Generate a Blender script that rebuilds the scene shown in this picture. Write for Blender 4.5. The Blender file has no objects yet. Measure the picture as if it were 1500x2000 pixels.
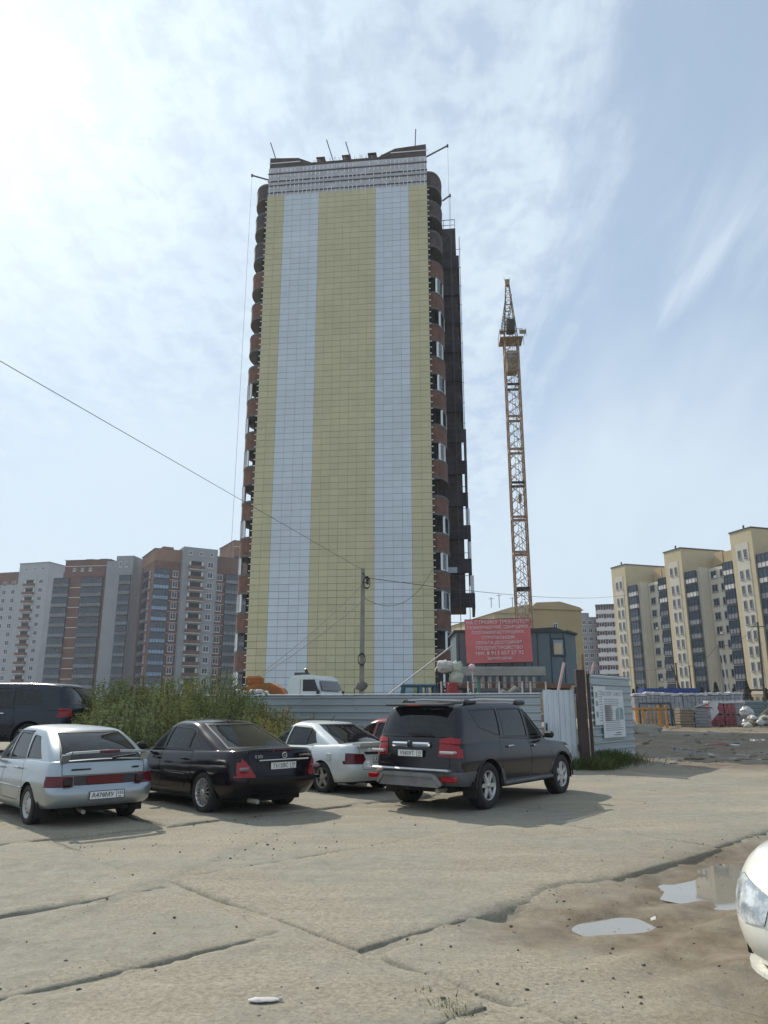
import bpy, bmesh, math, random
import numpy as np
from mathutils import Vector, Matrix, noise as mnoise
random.seed(7)
RNG = np.random.default_rng(11)
R = math.radians
sc = bpy.context.scene
C = sc.collection

# ------------------------------------------------------------------ camera, sky, sun, exposure
EYE, FPX, HZ = 1.7, 1450.0, 1380.0           # eye height, focal length and horizon row in photograph pixels
PITCH = math.atan((HZ - 1000.0) / FPX)
cd = bpy.data.cameras.new('camera')
cam = bpy.data.objects.new('camera', cd); C.objects.link(cam)
cam.location = (0, 0, EYE)
cam.rotation_euler = (math.pi / 2 + PITCH, 0, 0)
cd.sensor_fit = 'VERTICAL'; cd.sensor_height = 24.0; cd.lens = 24.0 * FPX / 2000.0
cd.clip_start = 0.1; cd.clip_end = 6000
sc.camera = cam
SUN_AZ, SUN_EL = R(-33), R(41)               # azimuth from +Y towards +X
sc.view_settings.view_transform = 'Standard'
sc.view_settings.look = 'None'
sc.view_settings.exposure = 0.16
sc.view_settings.gamma = 1.0
sc.view_settings.use_curve_mapping = False
sun_dir = Vector((math.sin(SUN_AZ) * math.cos(SUN_EL), math.cos(SUN_AZ) * math.cos(SUN_EL), math.sin(SUN_EL)))
sd = bpy.data.lights.new('sun', 'SUN'); sd.energy = 3.7; sd.angle = R(0.6); sd.color = (1.0, 0.93, 0.81)
so = bpy.data.objects.new('sun', sd); C.objects.link(so)
so.rotation_euler = sun_dir.to_track_quat('Z', 'Y').to_euler()
so.location = (-40, 60, 90)

def make_world():
    w = bpy.data.worlds.new('World'); sc.world = w; w.use_nodes = True
    nt = w.node_tree; N, L = nt.nodes, nt.links
    N.clear()
    def nd(t, **k):
        n = N.new(t)
        for a, b in k.items(): setattr(n, a, b)
        return n
    def mth(op, a, b=None, c=None, clamp=False):
        n = nd('ShaderNodeMath', operation=op, use_clamp=clamp)
        for i, v in enumerate((a, b, c)):
            if v is None: continue
            if hasattr(v, 'links'): L.new(v, n.inputs[i])
            else: n.inputs[i].default_value = v
        return n.outputs[0]
    def rng(v, a, b, lo, hi):
        n = nd('ShaderNodeMapRange', interpolation_type='SMOOTHSTEP')
        L.new(v, n.inputs['Value'])
        for k, x in zip(('From Min', 'From Max', 'To Min', 'To Max'), (a, b, lo, hi)): n.inputs[k].default_value = x
        return n.outputs[0]
    def mix(f, a, b):
        n = nd('ShaderNodeMix', data_type='RGBA')
        if hasattr(f, 'links'): L.new(f, n.inputs[0])
        else: n.inputs[0].default_value = f
        for i, v in ((6, a), (7, b)):
            if hasattr(v, 'links'): L.new(v, n.inputs[i])
            else: n.inputs[i].default_value = v
        return n.outputs[2]
    sky = nd('ShaderNodeTexSky', sky_type='NISHITA', sun_disc=False)
    sky.sun_elevation = SUN_EL; sky.sun_rotation = SUN_AZ
    sky.altitude = 100; sky.air_density = 1.1; sky.dust_density = 0.6; sky.ozone_density = 1.2
    tc = nd('ShaderNodeTexCoord')
    sep = nd('ShaderNodeSeparateXYZ'); L.new(tc.outputs['Generated'], sep.inputs[0])
    zc = mth('MAXIMUM', sep.outputs[2], 0.0)
    den = mth('ADD', zc, 0.14)
    px = mth('DIVIDE', sep.outputs[0], den); py = mth('DIVIDE', sep.outputs[1], den)
    comb = nd('ShaderNodeCombineXYZ'); L.new(px, comb.inputs[0]); L.new(py, comb.inputs[1])
    def noise(rot, scl, loc, scale, det, rough, dist):
        m = nd('ShaderNodeMapping'); L.new(comb.outputs[0], m.inputs[0])
        m.inputs['Rotation'].default_value = (0, 0, rot); m.inputs['Scale'].default_value = scl; m.inputs['Location'].default_value = loc
        t = nd('ShaderNodeTexNoise'); L.new(m.outputs[0], t.inputs['Vector'])
        t.inputs['Scale'].default_value = scale; t.inputs['Detail'].default_value = det
        t.inputs['Roughness'].default_value = rough; t.inputs['Distortion'].default_value = dist
        return t.outputs[0]
    broad = noise(R(-24), (1.0, 0.5, 1), (2.1, 0.35, 0), 1.1, 4, 0.55, 0.8)
    wisp = noise(R(-14), (1.0, 0.20, 1), (0.4, 0.2, 0), 5.5, 10, 0.64, 0.7)
    fleck = noise(R(10), (1.0, 0.75, 1), (1.7, 5.2, 0), 17.0, 8, 0.60, 0.25)
    # a wide bank of thin cirrus with a ragged edge, wisps beyond it and haze towards the horizon
    edge = mth('MULTIPLY_ADD', py, 0.12, 0.265)
    edge = mth('SUBTRACT', edge, px)
    edge = mth('ADD', edge, mth('MULTIPLY_ADD', broad, 0.34, -0.17))
    edge = mth('ADD', edge, mth('MULTIPLY_ADD', wisp, 0.22, -0.11))
    bank = rng(edge, -0.02, 0.13, 0.0, 1.0)
    v = rng(wisp, 0.36, 0.68, 0.0, 1.0)
    k = rng(fleck, 0.34, 0.62, 0.0, 1.0)
    inner = mth('MULTIPLY_ADD', k, 0.46, 0.28)
    inner = mth('MULTIPLY_ADD', v, 0.36, inner)
    m2 = mth('MULTIPLY', bank, inner)
    st = mth('ABSOLUTE', mth('ADD', mth('MULTIPLY_ADD', py, 0.20, -0.84), mth('ADD', px, mth('MULTIPLY_ADD', broad, 0.16, -0.08))))
    streak = mth('MULTIPLY', rng(st, 0.0, 0.055, 1.0, 0.0), mth('MULTIPLY', v, 0.75))
    m2 = mth('MAXIMUM', m2, streak)
    m2 = mth('MAXIMUM', m2, mth('MULTIPLY', v, rng(broad, 0.45, 0.66, 0.0, 0.55)))
    far = rng(mth('ADD', py, mth('MULTIPLY_ADD', broad, 1.6, -0.8)), 1.15, 2.2, 0.0, 0.85)
    m2 = mth('MAXIMUM', m2, mth('MULTIPLY', far, mth('MULTIPLY_ADD', broad, 0.9, 0.52)))
    hor = mth('POWER', mth('SUBTRACT', 1.0, zc, clamp=True), 4.0)
    m3 = mth('MAXIMUM', m2, mth('MULTIPLY', hor, 0.95), clamp=True)
    vd = nd('ShaderNodeVectorMath', operation='DOT_PRODUCT')
    L.new(tc.outputs['Generated'], vd.inputs[0]); vd.inputs[1].default_value = sun_dir
    cosd = mth('MAXIMUM', vd.outputs['Value'], 0.0)
    glow = mth('POWER', cosd, 7.0)               # thin cloud scatters forward: brighter towards the sun
    glow2 = mth('POWER', cosd, 40.0)
    gain = mth('ADD', mth('MULTIPLY_ADD', glow, 0.06, 0.885), mth('MULTIPLY', glow2, 0.8))
    cl = nd('ShaderNodeVectorMath', operation='SCALE'); cl.inputs[0].default_value = (8.1, 9.1, 9.7)
    L.new(gain, cl.inputs['Scale'])
    veil = mth('MAXIMUM', m3, mth('MULTIPLY', glow2, 0.65), clamp=True)
    col = mix(veil, sky.outputs[0], cl.outputs[0])
    base = mix(0.50, col, (5.6, 6.95, 8.4, 1))      # thin veil of high haze over the whole sky
    bg = nd('ShaderNodeBackground'); L.new(base, bg.inputs[0]); bg.inputs[1].default_value = 0.10
    out = nd('ShaderNodeOutputWorld'); L.new(bg.outputs[0], out.inputs[0])
make_world()

# ------------------------------------------------------------------ helpers
def ray(u, v):
    r, up = (u - 750.0) / FPX, (1000.0 - v) / FPX
    c, s = math.cos(PITCH), math.sin(PITCH)
    return Vector((r, c - up * s, s + up * c))
def G(u, v, z=0.0):
    d = ray(u, v); t = (z - EYE) / d.z
    return Vector((d.x * t, d.y * t, z))
def P(u, v, Y):
    d = ray(u, v); t = Y / d.y
    return Vector((d.x * t, Y, EYE + d.z * t))

def tag(o, label=None, cat=None, group=None, kind=None):
    if label: o['label'] = label
    if cat: o['category'] = cat
    if group: o['group'] = group
    if kind: o['kind'] = kind
    return o
def thing(name, label, cat, loc=(0, 0, 0), rz=0.0, group=None):
    o = bpy.data.objects.new(name, None); C.objects.link(o)
    o.empty_display_size = 0.3
    o.location = loc; o.rotation_euler = (0, 0, rz)
    group = group or {'car': 'cars parked in the lot', 'utility_pole': 'utility poles around the yard', 'overhead_wire': 'overhead wires and cables', 'gate_leaf': 'gate leaves of the site entrance', 'site_poster': 'posters on the gate leaf', 'paper_notice': 'paper notices on the fence'}.get(cat if cat == 'car' else name)
    return tag(o, label, cat, group)
def inst(name, me, parent=None, loc=(0, 0, 0), rot=(0, 0, 0), scale=None):
    o = bpy.data.objects.new(name, me); C.objects.link(o)
    if parent: o.parent = parent
    o.location = loc; o.rotation_euler = rot
    if scale: o.scale = scale
    return o
def mesh_from(name, verts, faces, mats, mi=None, smooth=False):
    me = bpy.data.meshes.new(name)
    me.from_pydata([tuple(v) for v in verts], [], faces)
    for m in (mats if isinstance(mats, (list, tuple)) else [mats]): me.materials.append(m)
    if mi is not None: me.polygons.foreach_set('material_index', mi)
    if smooth: me.polygons.foreach_set('use_smooth', [True] * len(me.polygons))
    me.update()
    return me

class MB:
    """collects simple solids; build() links them as one mesh object"""
    def __init__(s): s.v = []; s.f = []; s.m = []; s.sm = []
    def add(s, vs, fs, mi=0, smooth=False):
        o = len(s.v); s.v += [tuple(v) for v in vs]
        for f in fs: s.f.append([i + o for i in f]); s.m.append(mi); s.sm.append(smooth)
        return s
    def box(s, a, b, mi=0):
        (x0, y0, z0), (x1, y1, z1) = a, b
        vs = [(x0, y0, z0), (x1, y0, z0), (x1, y1, z0), (x0, y1, z0), (x0, y0, z1), (x1, y0, z1), (x1, y1, z1), (x0, y1, z1)]
        return s.add(vs, [(0, 3, 2, 1), (4, 5, 6, 7), (0, 1, 5, 4), (1, 2, 6, 5), (2, 3, 7, 6), (3, 0, 4, 7)], mi)
    def bbox(s, a, b, bev=0.01, mi=0):
        """box with chamfered edges"""
        (x0, y0, z0), (x1, y1, z1) = a, b
        bm = bmesh.new(); bmesh.ops.create_cube(bm, size=1)
        for v in bm.verts:
            v.co = Vector((x0 + (x1 - x0) * (v.co.x + .5), y0 + (y1 - y0) * (v.co.y + .5), z0 + (z1 - z0) * (v.co.z + .5)))
        bmesh.ops.bevel(bm, geom=bm.edges[:], offset=bev, segments=1, affect='EDGES')
        return s.bm(bm, mi)
    def bm(s, bm, mi=0, smooth=False, mat=None):
        bm.verts.ensure_lookup_table()
        vs = [(mat @ v.co if mat else v.co) for v in bm.verts]
        bm.verts.index_update()
        s.add(vs, [[v.index for v in f.verts] for f in bm.faces], mi, smooth); bm.free()
        return s
    def bar(s, p, q, w, h=None, mi=0, up=(0, 0, 1)):
        """rectangular bar from p to q"""
        p, q = Vector(p), Vector(q); h = h or w
        d = (q - p)
        if d.length < 1e-6: return s
        d.normalize(); u = Vector(up)
        if abs(d.dot(u)) > .98: u = Vector((1, 0, 0))
        a = d.cross(u).normalized(); b = a.cross(d).normalized()
        vs = [c + a * (w / 2 * i) + b * (h / 2 * j) for c in (p, q) for i, j in ((-1, -1), (1, -1), (1, 1), (-1, 1))]
        return s.add(vs, [(0, 1, 2, 3), (7, 6, 5, 4), (0, 4, 5, 1), (1, 5, 6, 2), (2, 6, 7, 3), (3, 7, 4, 0)], mi)
    def tube(s, pts, r, n=8, mi=0, cap=True, radii=None, smooth=True):
        pts = [Vector(p) for p in pts]; k = len(pts); vs = []; fs = []
        a = None
        for i, p in enumerate(pts):
            d = (pts[min(i + 1, k - 1)] - pts[max(i - 1, 0)]).normalized()
            if a is None:
                u = Vector((0, 0, 1)) if abs(d.z) < .9 else Vector((1, 0, 0))
                a = d.cross(u).normalized()
            else: a = (a - d * a.dot(d)).normalized()
            b = d.cross(a)
            rr = radii[i] if radii else r
            for j in range(n):
                t = 2 * math.pi * j / n
                vs.append(p + a * (rr * math.cos(t)) + b * (rr * math.sin(t)))
        for i in range(k - 1):
            for j in range(n):
                j2 = (j + 1) % n
                fs.append((i * n + j, i * n + j2, (i + 1) * n + j2, (i + 1) * n + j))
        s.add(vs, fs, mi, smooth)
        if cap:
            s.add(vs[:n], [tuple(range(n - 1, -1, -1))], mi); s.add(vs[-n:], [tuple(range(n))], mi)
        return s
    def lathe(s, prof, c=(0, 0, 0), axis='z', n=24, mi=0, smooth=True):
        """profile of (radius, height) turned about an axis"""
        vs = []; fs = []; k = len(prof)
        for i in range(n):
            t = 2 * math.pi * i / n
            for r, h in prof:
                x, y = r * math.cos(t), r * math.sin(t)
                p = (x, y, h) if axis == 'z' else ((x, h, y) if axis == 'y' else (h, x, y))
                vs.append((p[0] + c[0], p[1] + c[1], p[2] + c[2]))
        for i in range(n):
            i2 = (i + 1) % n
            for j in range(k - 1):
                fs.append((i * k + j, i2 * k + j, i2 * k + j + 1, i * k + j + 1))
        return s.add(vs, fs, mi, smooth)
    def prism(s, poly, z0, z1, mi=0, axis='z', off=(0, 0, 0)):
        n = len(poly)
        def m(p, h):
            q = (p[0], p[1], h) if axis == 'z' else ((p[0], h, p[1]) if axis == 'y' else (h, p[0], p[1]))
            return (q[0] + off[0], q[1] + off[1], q[2] + off[2])
        vs = [m(p, z0) for p in poly] + [m(p, z1) for p in poly]
        fs = [tuple(range(n - 1, -1, -1)), tuple(range(n, 2 * n))] + [(i, (i + 1) % n, n + (i + 1) % n, n + i) for i in range(n)]
        return s.add(vs, fs, mi)
    def blob(s, c, r, mi=0, sub=2, amp=.15, seed=0, freq=2.0, flat=None):
        bm = bmesh.new(); bmesh.ops.create_icosphere(bm, subdivisions=sub, radius=1)
        for v in bm.verts:
            k = 1 + amp * mnoise.noise(v.co * freq + Vector((seed * 7.3, seed * 1.7, seed)))
            v.co = Vector((c[0] + v.co.x * r[0] * k, c[1] + v.co.y * r[1] * k, c[2] + v.co.z * r[2] * k))
            if flat is not None and v.co.z < flat: v.co.z = flat
        return s.bm(bm, mi, True)
    def mesh(s, name, mats):
        mats = mats if isinstance(mats, (list, tuple)) else [mats]
        me = bpy.data.meshes.new(name); me.from_pydata(s.v, [], s.f)
        for m in mats: me.materials.append(m)
        me.polygons.foreach_set('material_index', s.m)
        me.polygons.foreach_set('use_smooth', s.sm)
        bm = bmesh.new(); bm.from_mesh(me); bmesh.ops.recalc_face_normals(bm, faces=bm.faces); bm.to_mesh(me); bm.free()
        me.update(); return me
    def build(s, name, mats, parent=None, loc=(0, 0, 0), rot=(0, 0, 0)):
        return inst(name, s.mesh(name, mats), parent, loc, rot)

def text_mesh(name, body, size, mat, parent, loc, rot, align='CENTER', ext=0.002, sx=1.0):
    cu = bpy.data.curves.new(name, 'FONT'); cu.body = body; cu.size = size
    cu.align_x = align; cu.align_y = 'CENTER'; cu.extrude = ext; cu.resolution_u = 2
    to = bpy.data.objects.new(name + '_tmp', cu); C.objects.link(to)
    dg = bpy.context.evaluated_depsgraph_get(); dg.update()
    me = bpy.data.meshes.new_from_object(to.evaluated_get(dg)); me.name = name
    bpy.data.objects.remove(to); bpy.data.curves.remove(cu)
    me.materials.clear(); me.materials.append(mat)
    o = inst(name, me, parent, loc, rot); o.scale = (sx, 1, 1)
    return o

# ------------------------------------------------------------------ materials
MATS = {}
def mat(name, col, rough=.6, metal=0., var=.12, scale=3.0, bump=0., bscale=20., col2=None, coat=0., spec=None, vrough=0., world=False, thr=None, rnd=0., stretch=None, emis=None):
    """Principled surface whose colour wanders between col*(1-var) and col*(1+var), or between col and col2"""
    m = bpy.data.materials.new(name); m.use_nodes = True; MATS[name] = m
    nt = m.node_tree; N, L = nt.nodes, nt.links
    b = N['Principled BSDF']
    b.inputs['Roughness'].default_value = rough; b.inputs['Metallic'].default_value = metal
    b.inputs['Coat Weight'].default_value = coat; b.inputs['Coat Roughness'].default_value = 0.04
    if spec is not None: b.inputs['Specular IOR Level'].default_value = spec
    if world:
        g = N.new('ShaderNodeNewGeometry'); src = g.outputs['Position']
    else:
        t = N.new('ShaderNodeTexCoord'); src = t.outputs['Object']
    if rnd or not world:
        oi = N.new('ShaderNodeObjectInfo')
        va = N.new('ShaderNodeVectorMath'); va.operation = 'ADD'; L.new(src, va.inputs[0])
        vs = N.new('ShaderNodeVectorMath'); vs.operation = 'SCALE'; vs.inputs[0].default_value = (31, 17, 23); L.new(oi.outputs['Random'], vs.inputs['Scale'])
        L.new(vs.outputs[0], va.inputs[1]); src = va.outputs[0]
    if stretch:
        mp = N.new('ShaderNodeMapping'); mp.inputs['Scale'].default_value = stretch; L.new(src, mp.inputs[0]); src = mp.outputs[0]
    n = N.new('ShaderNodeTexNoise'); L.new(src, n.inputs['Vector'])
    n.inputs['Scale'].default_value = scale; n.inputs['Detail'].default_value = 6; n.inputs['Roughness'].default_value = .6
    cr = N.new('ShaderNodeValToRGB'); L.new(n.outputs[0], cr.inputs[0])
    c1 = tuple(col) ; lo = tuple(max(0, x * (1 - var)) for x in c1); hi = tuple(min(1, x * (1 + var)) for x in c1)
    if col2: lo, hi = c1, tuple(col2)
    a, z = thr or (.3, .7)
    cr.color_ramp.elements[0].position = a; cr.color_ramp.elements[1].position = z
    cr.color_ramp.elements[0].color = (*lo, 1); cr.color_ramp.elements[1].color = (*hi, 1)
    cout = cr.outputs[0]
    if rnd:
        hv = N.new('ShaderNodeHueSaturation'); L.new(cout, hv.inputs['Color'])
        mr = N.new('ShaderNodeMapRange'); L.new(oi.outputs['Random'], mr.inputs[0]); mr.inputs['To Min'].default_value = 1 - rnd; mr.inputs['To Max'].default_value = 1 + rnd
        L.new(mr.outputs[0], hv.inputs['Value']); cout = hv.outputs[0]
    L.new(cout, b.inputs['Base Color'])
    if vrough:
        mr = N.new('ShaderNodeMapRange'); L.new(n.outputs[0], mr.inputs[0]); mr.inputs['From Min'].default_value = .3; mr.inputs['From Max'].default_value = .7
        mr.inputs['To Min'].default_value = max(.02, rough - vrough); mr.inputs['To Max'].default_value = rough + vrough
        L.new(mr.outputs[0], b.inputs['Roughness'])
    if bump:
        n2 = N.new('ShaderNodeTexNoise'); L.new(src, n2.inputs['Vector']); n2.inputs['Scale'].default_value = bscale; n2.inputs['Detail'].default_value = 5
        bp = N.new('ShaderNodeBump'); bp.inputs['Strength'].default_value = bump; bp.inputs['Distance'].default_value = .02
        L.new(n2.outputs[0], bp.inputs['Height']); L.new(bp.outputs[0], b.inputs['Normal'])
    return m
def glass_mat(name, tint, clear, rough=.03):
    """tinted pane: part of the light passes, part mirrors"""
    m = bpy.data.materials.new(name); m.use_nodes = True; MATS[name] = m
    nt = m.node_tree; N, L = nt.nodes, nt.links
    b = N['Principled BSDF']; b.inputs['Base Color'].default_value = (*tint, 1); b.inputs['Roughness'].default_value = rough
    b.inputs['Specular IOR Level'].default_value = .5
    tr = N.new('ShaderNodeBsdfTransparent'); tr.inputs[0].default_value = (.80, .88, .86, 1)
    mx = N.new('ShaderNodeMixShader'); mx.inputs[0].default_value = clear
    lw = N.new('ShaderNodeLayerWeight'); lw.inputs[0].default_value = .35
    k = N.new('ShaderNodeMath'); k.operation = 'MULTIPLY'; k.inputs[1].default_value = clear
    inv = N.new('ShaderNodeMath'); inv.operation = 'SUBTRACT'; inv.inputs[0].default_value = 1.0; L.new(lw.outputs['Fresnel'], inv.inputs[1])
    L.new(inv.outputs[0], k.inputs[0]); L.new(k.outputs[0], mx.inputs[0])
    L.new(b.outputs[0], mx.inputs[1]); L.new(tr.outputs[0], mx.inputs[2])
    L.new(mx.outputs[0], N['Material Output'].inputs[0])
    return m
mat('paint_silver', (.34, .38, .41), .32, .75, .05, 2, coat=.6)
mat('paint_black', (.006, .0045, .007), .14, 0, .2, 2, spec=.34)
mat('paint_white', (.60, .64, .64), .3, 0, .03, 2, coat=.7)
mat('paint_pearl', (.80, .79, .72), .3, 0, .03, 2, coat=.8)
mat('paint_graphite', (.014, .012, .016), .16, 0, .2, 2.5, spec=.5)
mat('paint_navy', (.010, .014, .026), .22, 0, .2, 2, spec=.5)
mat('paint_red', (.30, .03, .03), .3, 0, .1, 2, coat=.6)
mat('skid_grey', (.19, .19, .19), .55, .1, .2, 5)
mat('clad_grey', (.11, .11, .115), .6, 0, .15, 4)
mat('tyre', (.022, .021, .020), .85, 0, .35, 8, bump=.2, bscale=60)
mat('alloy', (.52, .52, .52), .35, .8, .1, 6)
mat('alloy_dirty', (.30, .27, .23), .6, .4, .2, 6)
mat('steel_rim', (.42, .42, .41), .5, .5, .15, 6)
mat('brake', (.02, .019, .018), .8, .1, .2, 8)
mat('under', (.016, .015, .014), .9, 0, .3, 6)
mat('interior', (.025, .025, .027), .8, 0, .2, 6)
mat('trim_black', (.014, .014, .015), .45, 0, .15, 6)
mat('seam', (.006, .006, .006), .9, 0, .1, 6)
mat('chrome', (.72, .73, .74), .12, 1, .04, 6)
mat('plate', (.74, .74, .72), .5, 0, .06, 10)
mat('ink', (.015, .015, .018), .6, 0, .1, 10)
mat('lens_red', (.30, .008, .012), .16, 0, .25, 30, spec=.5)
mat('lens_deep', (.11, .005, .010), .2, 0, .2, 30, spec=.5)
mat('lens_smoke', (.02, .012, .018), .2, 0, .2, 30, spec=.5)
mat('lens_grey', (.22, .15, .16), .2, 0, .2, 30)
mat('lens_clear', (.55, .52, .52), .15, .3, .15, 40, coat=.8)
mat('lens_front', (.30, .34, .37), .08, .1, .5, 11, coat=.8, col2=(.68, .71, .73), thr=(.42, .60))
mat('lens_head', (.50, .54, .57), .22, .55, .45, 9)
mat('bulb_chrome', (.85, .86, .88), .08, 1, .05, 8)
glass_mat('glass_lens', (.05, .06, .065), .75)
glass_mat('glass_clear', (.02, .03, .03), .9)
glass_mat('glass_tint', (.012, .014, .016), .22)
glass_mat('glass_dark', (.010, .011, .013), .06)
# ------------------------------------------------------------------ ground
def sstep(a, b, x):
    t = np.clip((x - a) / (b - a), 0, 1); return t * t * (3 - 2 * t)
class VNoise:
    """tileless value noise on arrays"""
    def __init__(s, seed): s.t = np.random.default_rng(seed).random((256, 256))
    def one(s, x, y):
        xi, yi = np.floor(x).astype(int), np.floor(y).astype(int); fx, fy = x - xi, y - yi
        fx = fx * fx * (3 - 2 * fx); fy = fy * fy * (3 - 2 * fy)
        g = lambda i, j: s.t[(xi + i) & 255, (yi + j) & 255]
        return (g(0, 0) * (1 - fx) + g(1, 0) * fx) * (1 - fy) + (g(0, 1) * (1 - fx) + g(1, 1) * fx) * fy
    def __call__(s, x, y, sc_, oct=4, rough=.5):
        r = 0; a = 1; tot = 0; f = 1 / sc_
        for k in range(oct):
            r = r + a * s.one(x * f + 17.3 * k, y * f - 9.1 * k); tot += a; a *= rough; f *= 2.03
        return r / tot * 2 - 1
VN, VN2, VN3 = VNoise(1), VNoise(2), VNoise(3)
J0 = np.array([-.18, 5.93]); AD = np.array([.737, .676]); QD = np.array([-.676, .737])
def pq(x, y): 
    dx, dy = x - J0[0], y - J0[1]
    return dx * AD[0] + dy * AD[1], dx * QD[0] + dy * QD[1]
# puddle hollows: centre, radii, turn, depth
HOLLOWS = [(1.95, 6.93, .40, .25, R(8), .088), (3.45, 8.30, .86, .50, R(38), .094), (4.3, 9.2, 1.1, .55, R(40), .085), (1.05, 7.05, .22, .10, R(43), .06)]
def hollow(x, y):
    d = 0
    for cx, cy, rx, ry, a, dep in HOLLOWS:
        dx, dy = x - cx, y - cy; c, s = math.cos(a), math.sin(a)
        u, v = (dx * c + dy * s) / rx, (-dx * s + dy * c) / ry
        d = np.maximum(d, dep * np.exp(-(u * u + v * v) * .8) * 1.25)
    return d
def yardmask(x, y): return sstep(5.5, 8, x) * sstep(20.5, 23, y) * (1 - sstep(60, 80, y))
def gheight(x, y):
    p, q = pq(x, y)
    near = 1 - sstep(25, 60, np.hypot(x, y))
    h = .012 * VN(x, y, .9) + .010 * VN2(x, y, .22, 3)
    h = h + .55 * sstep(-3.5, -8.5, x) * sstep(16.2, 20, y) * (1 - sstep(40, 60, y))
    slabs = sstep(-4.2, -3.6, q) * (1 - sstep(12.0, 13.0, q)) * (1 - sstep(8.2, 9.0, p + .4 * VN3(x, y, 2.)))
    h = h - .010 * slabs + .034 * slabs * VN3(x, y, .8, 3)
    soil = sstep(.5, 1.6, p + .5 * VN2(x, y, 1.1)) * (1 - sstep(-.45, .3, q))
    h = h - .025 * soil + soil * (.018 * VN3(x * 1.0, y, .35, 4) + .014 * np.sin((q * 5.3 + .5 * VN(x, y, 1.3)) * 2.4))
    h = h - hollow(x, y)
    h = h + .010 * np.sin((q + .25 * VN(x, y, 3.)) * 4.2) * (1 - slabs) * near
    ym = yardmask(x, y)
    h = h + ym * (.06 * VN3(x * .5, y * .35, 1.6, 4) + .13 * VN(x, y * .6, 1.1, 4, .6) + .02)
    h = h + .30 * np.exp(-(((x - 6.4) / 1.5) ** 2 + ((y - 22.3) / .8) ** 2))
    return h * np.maximum(near * .95 + .05, yardmask(x, y))
def dampness(x, y):
    p, q = pq(x, y)
    d = 0
    for cx, cy, rx, ry, a, dep in HOLLOWS[:3]:
        dx, dy = x - cx, y - cy; c, s = math.cos(a), math.sin(a)
        u, v = (dx * c + dy * s) / (rx * 1.5), (-dx * s + dy * c) / (ry * 1.5)
        d = np.maximum(d, np.clip(1.5 * np.exp(-(u * u + v * v) * .9) * (1 + .5 * VN2(x, y, .3, 3)), 0, 1))
    soil = sstep(.1, 1.9, p + 1.0 * VN2(x, y, 1.1)) * (1 - sstep(-.5, .45, q + .3 * VN3(x, y, .6)))
    d = np.maximum(d, soil * (.72 + .35 * VN(x, y, .8)))
    ym = yardmask(x, y)
    d = np.maximum(d, ym * np.clip(.8 + 1.1 * VN2(x, y * .6, 2.5, 4) , 0, 1))
    d = np.maximum(d, .30 * np.clip(VN3(x, y * 1.6, 2.2, 4) * 2.2 - .25, 0, 1))
    d = d * (1 + .55 * VN(x, y, .2, 4) + .35 * VN2(x, y, .06, 2))
    return np.clip(d, 0, 1)

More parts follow.
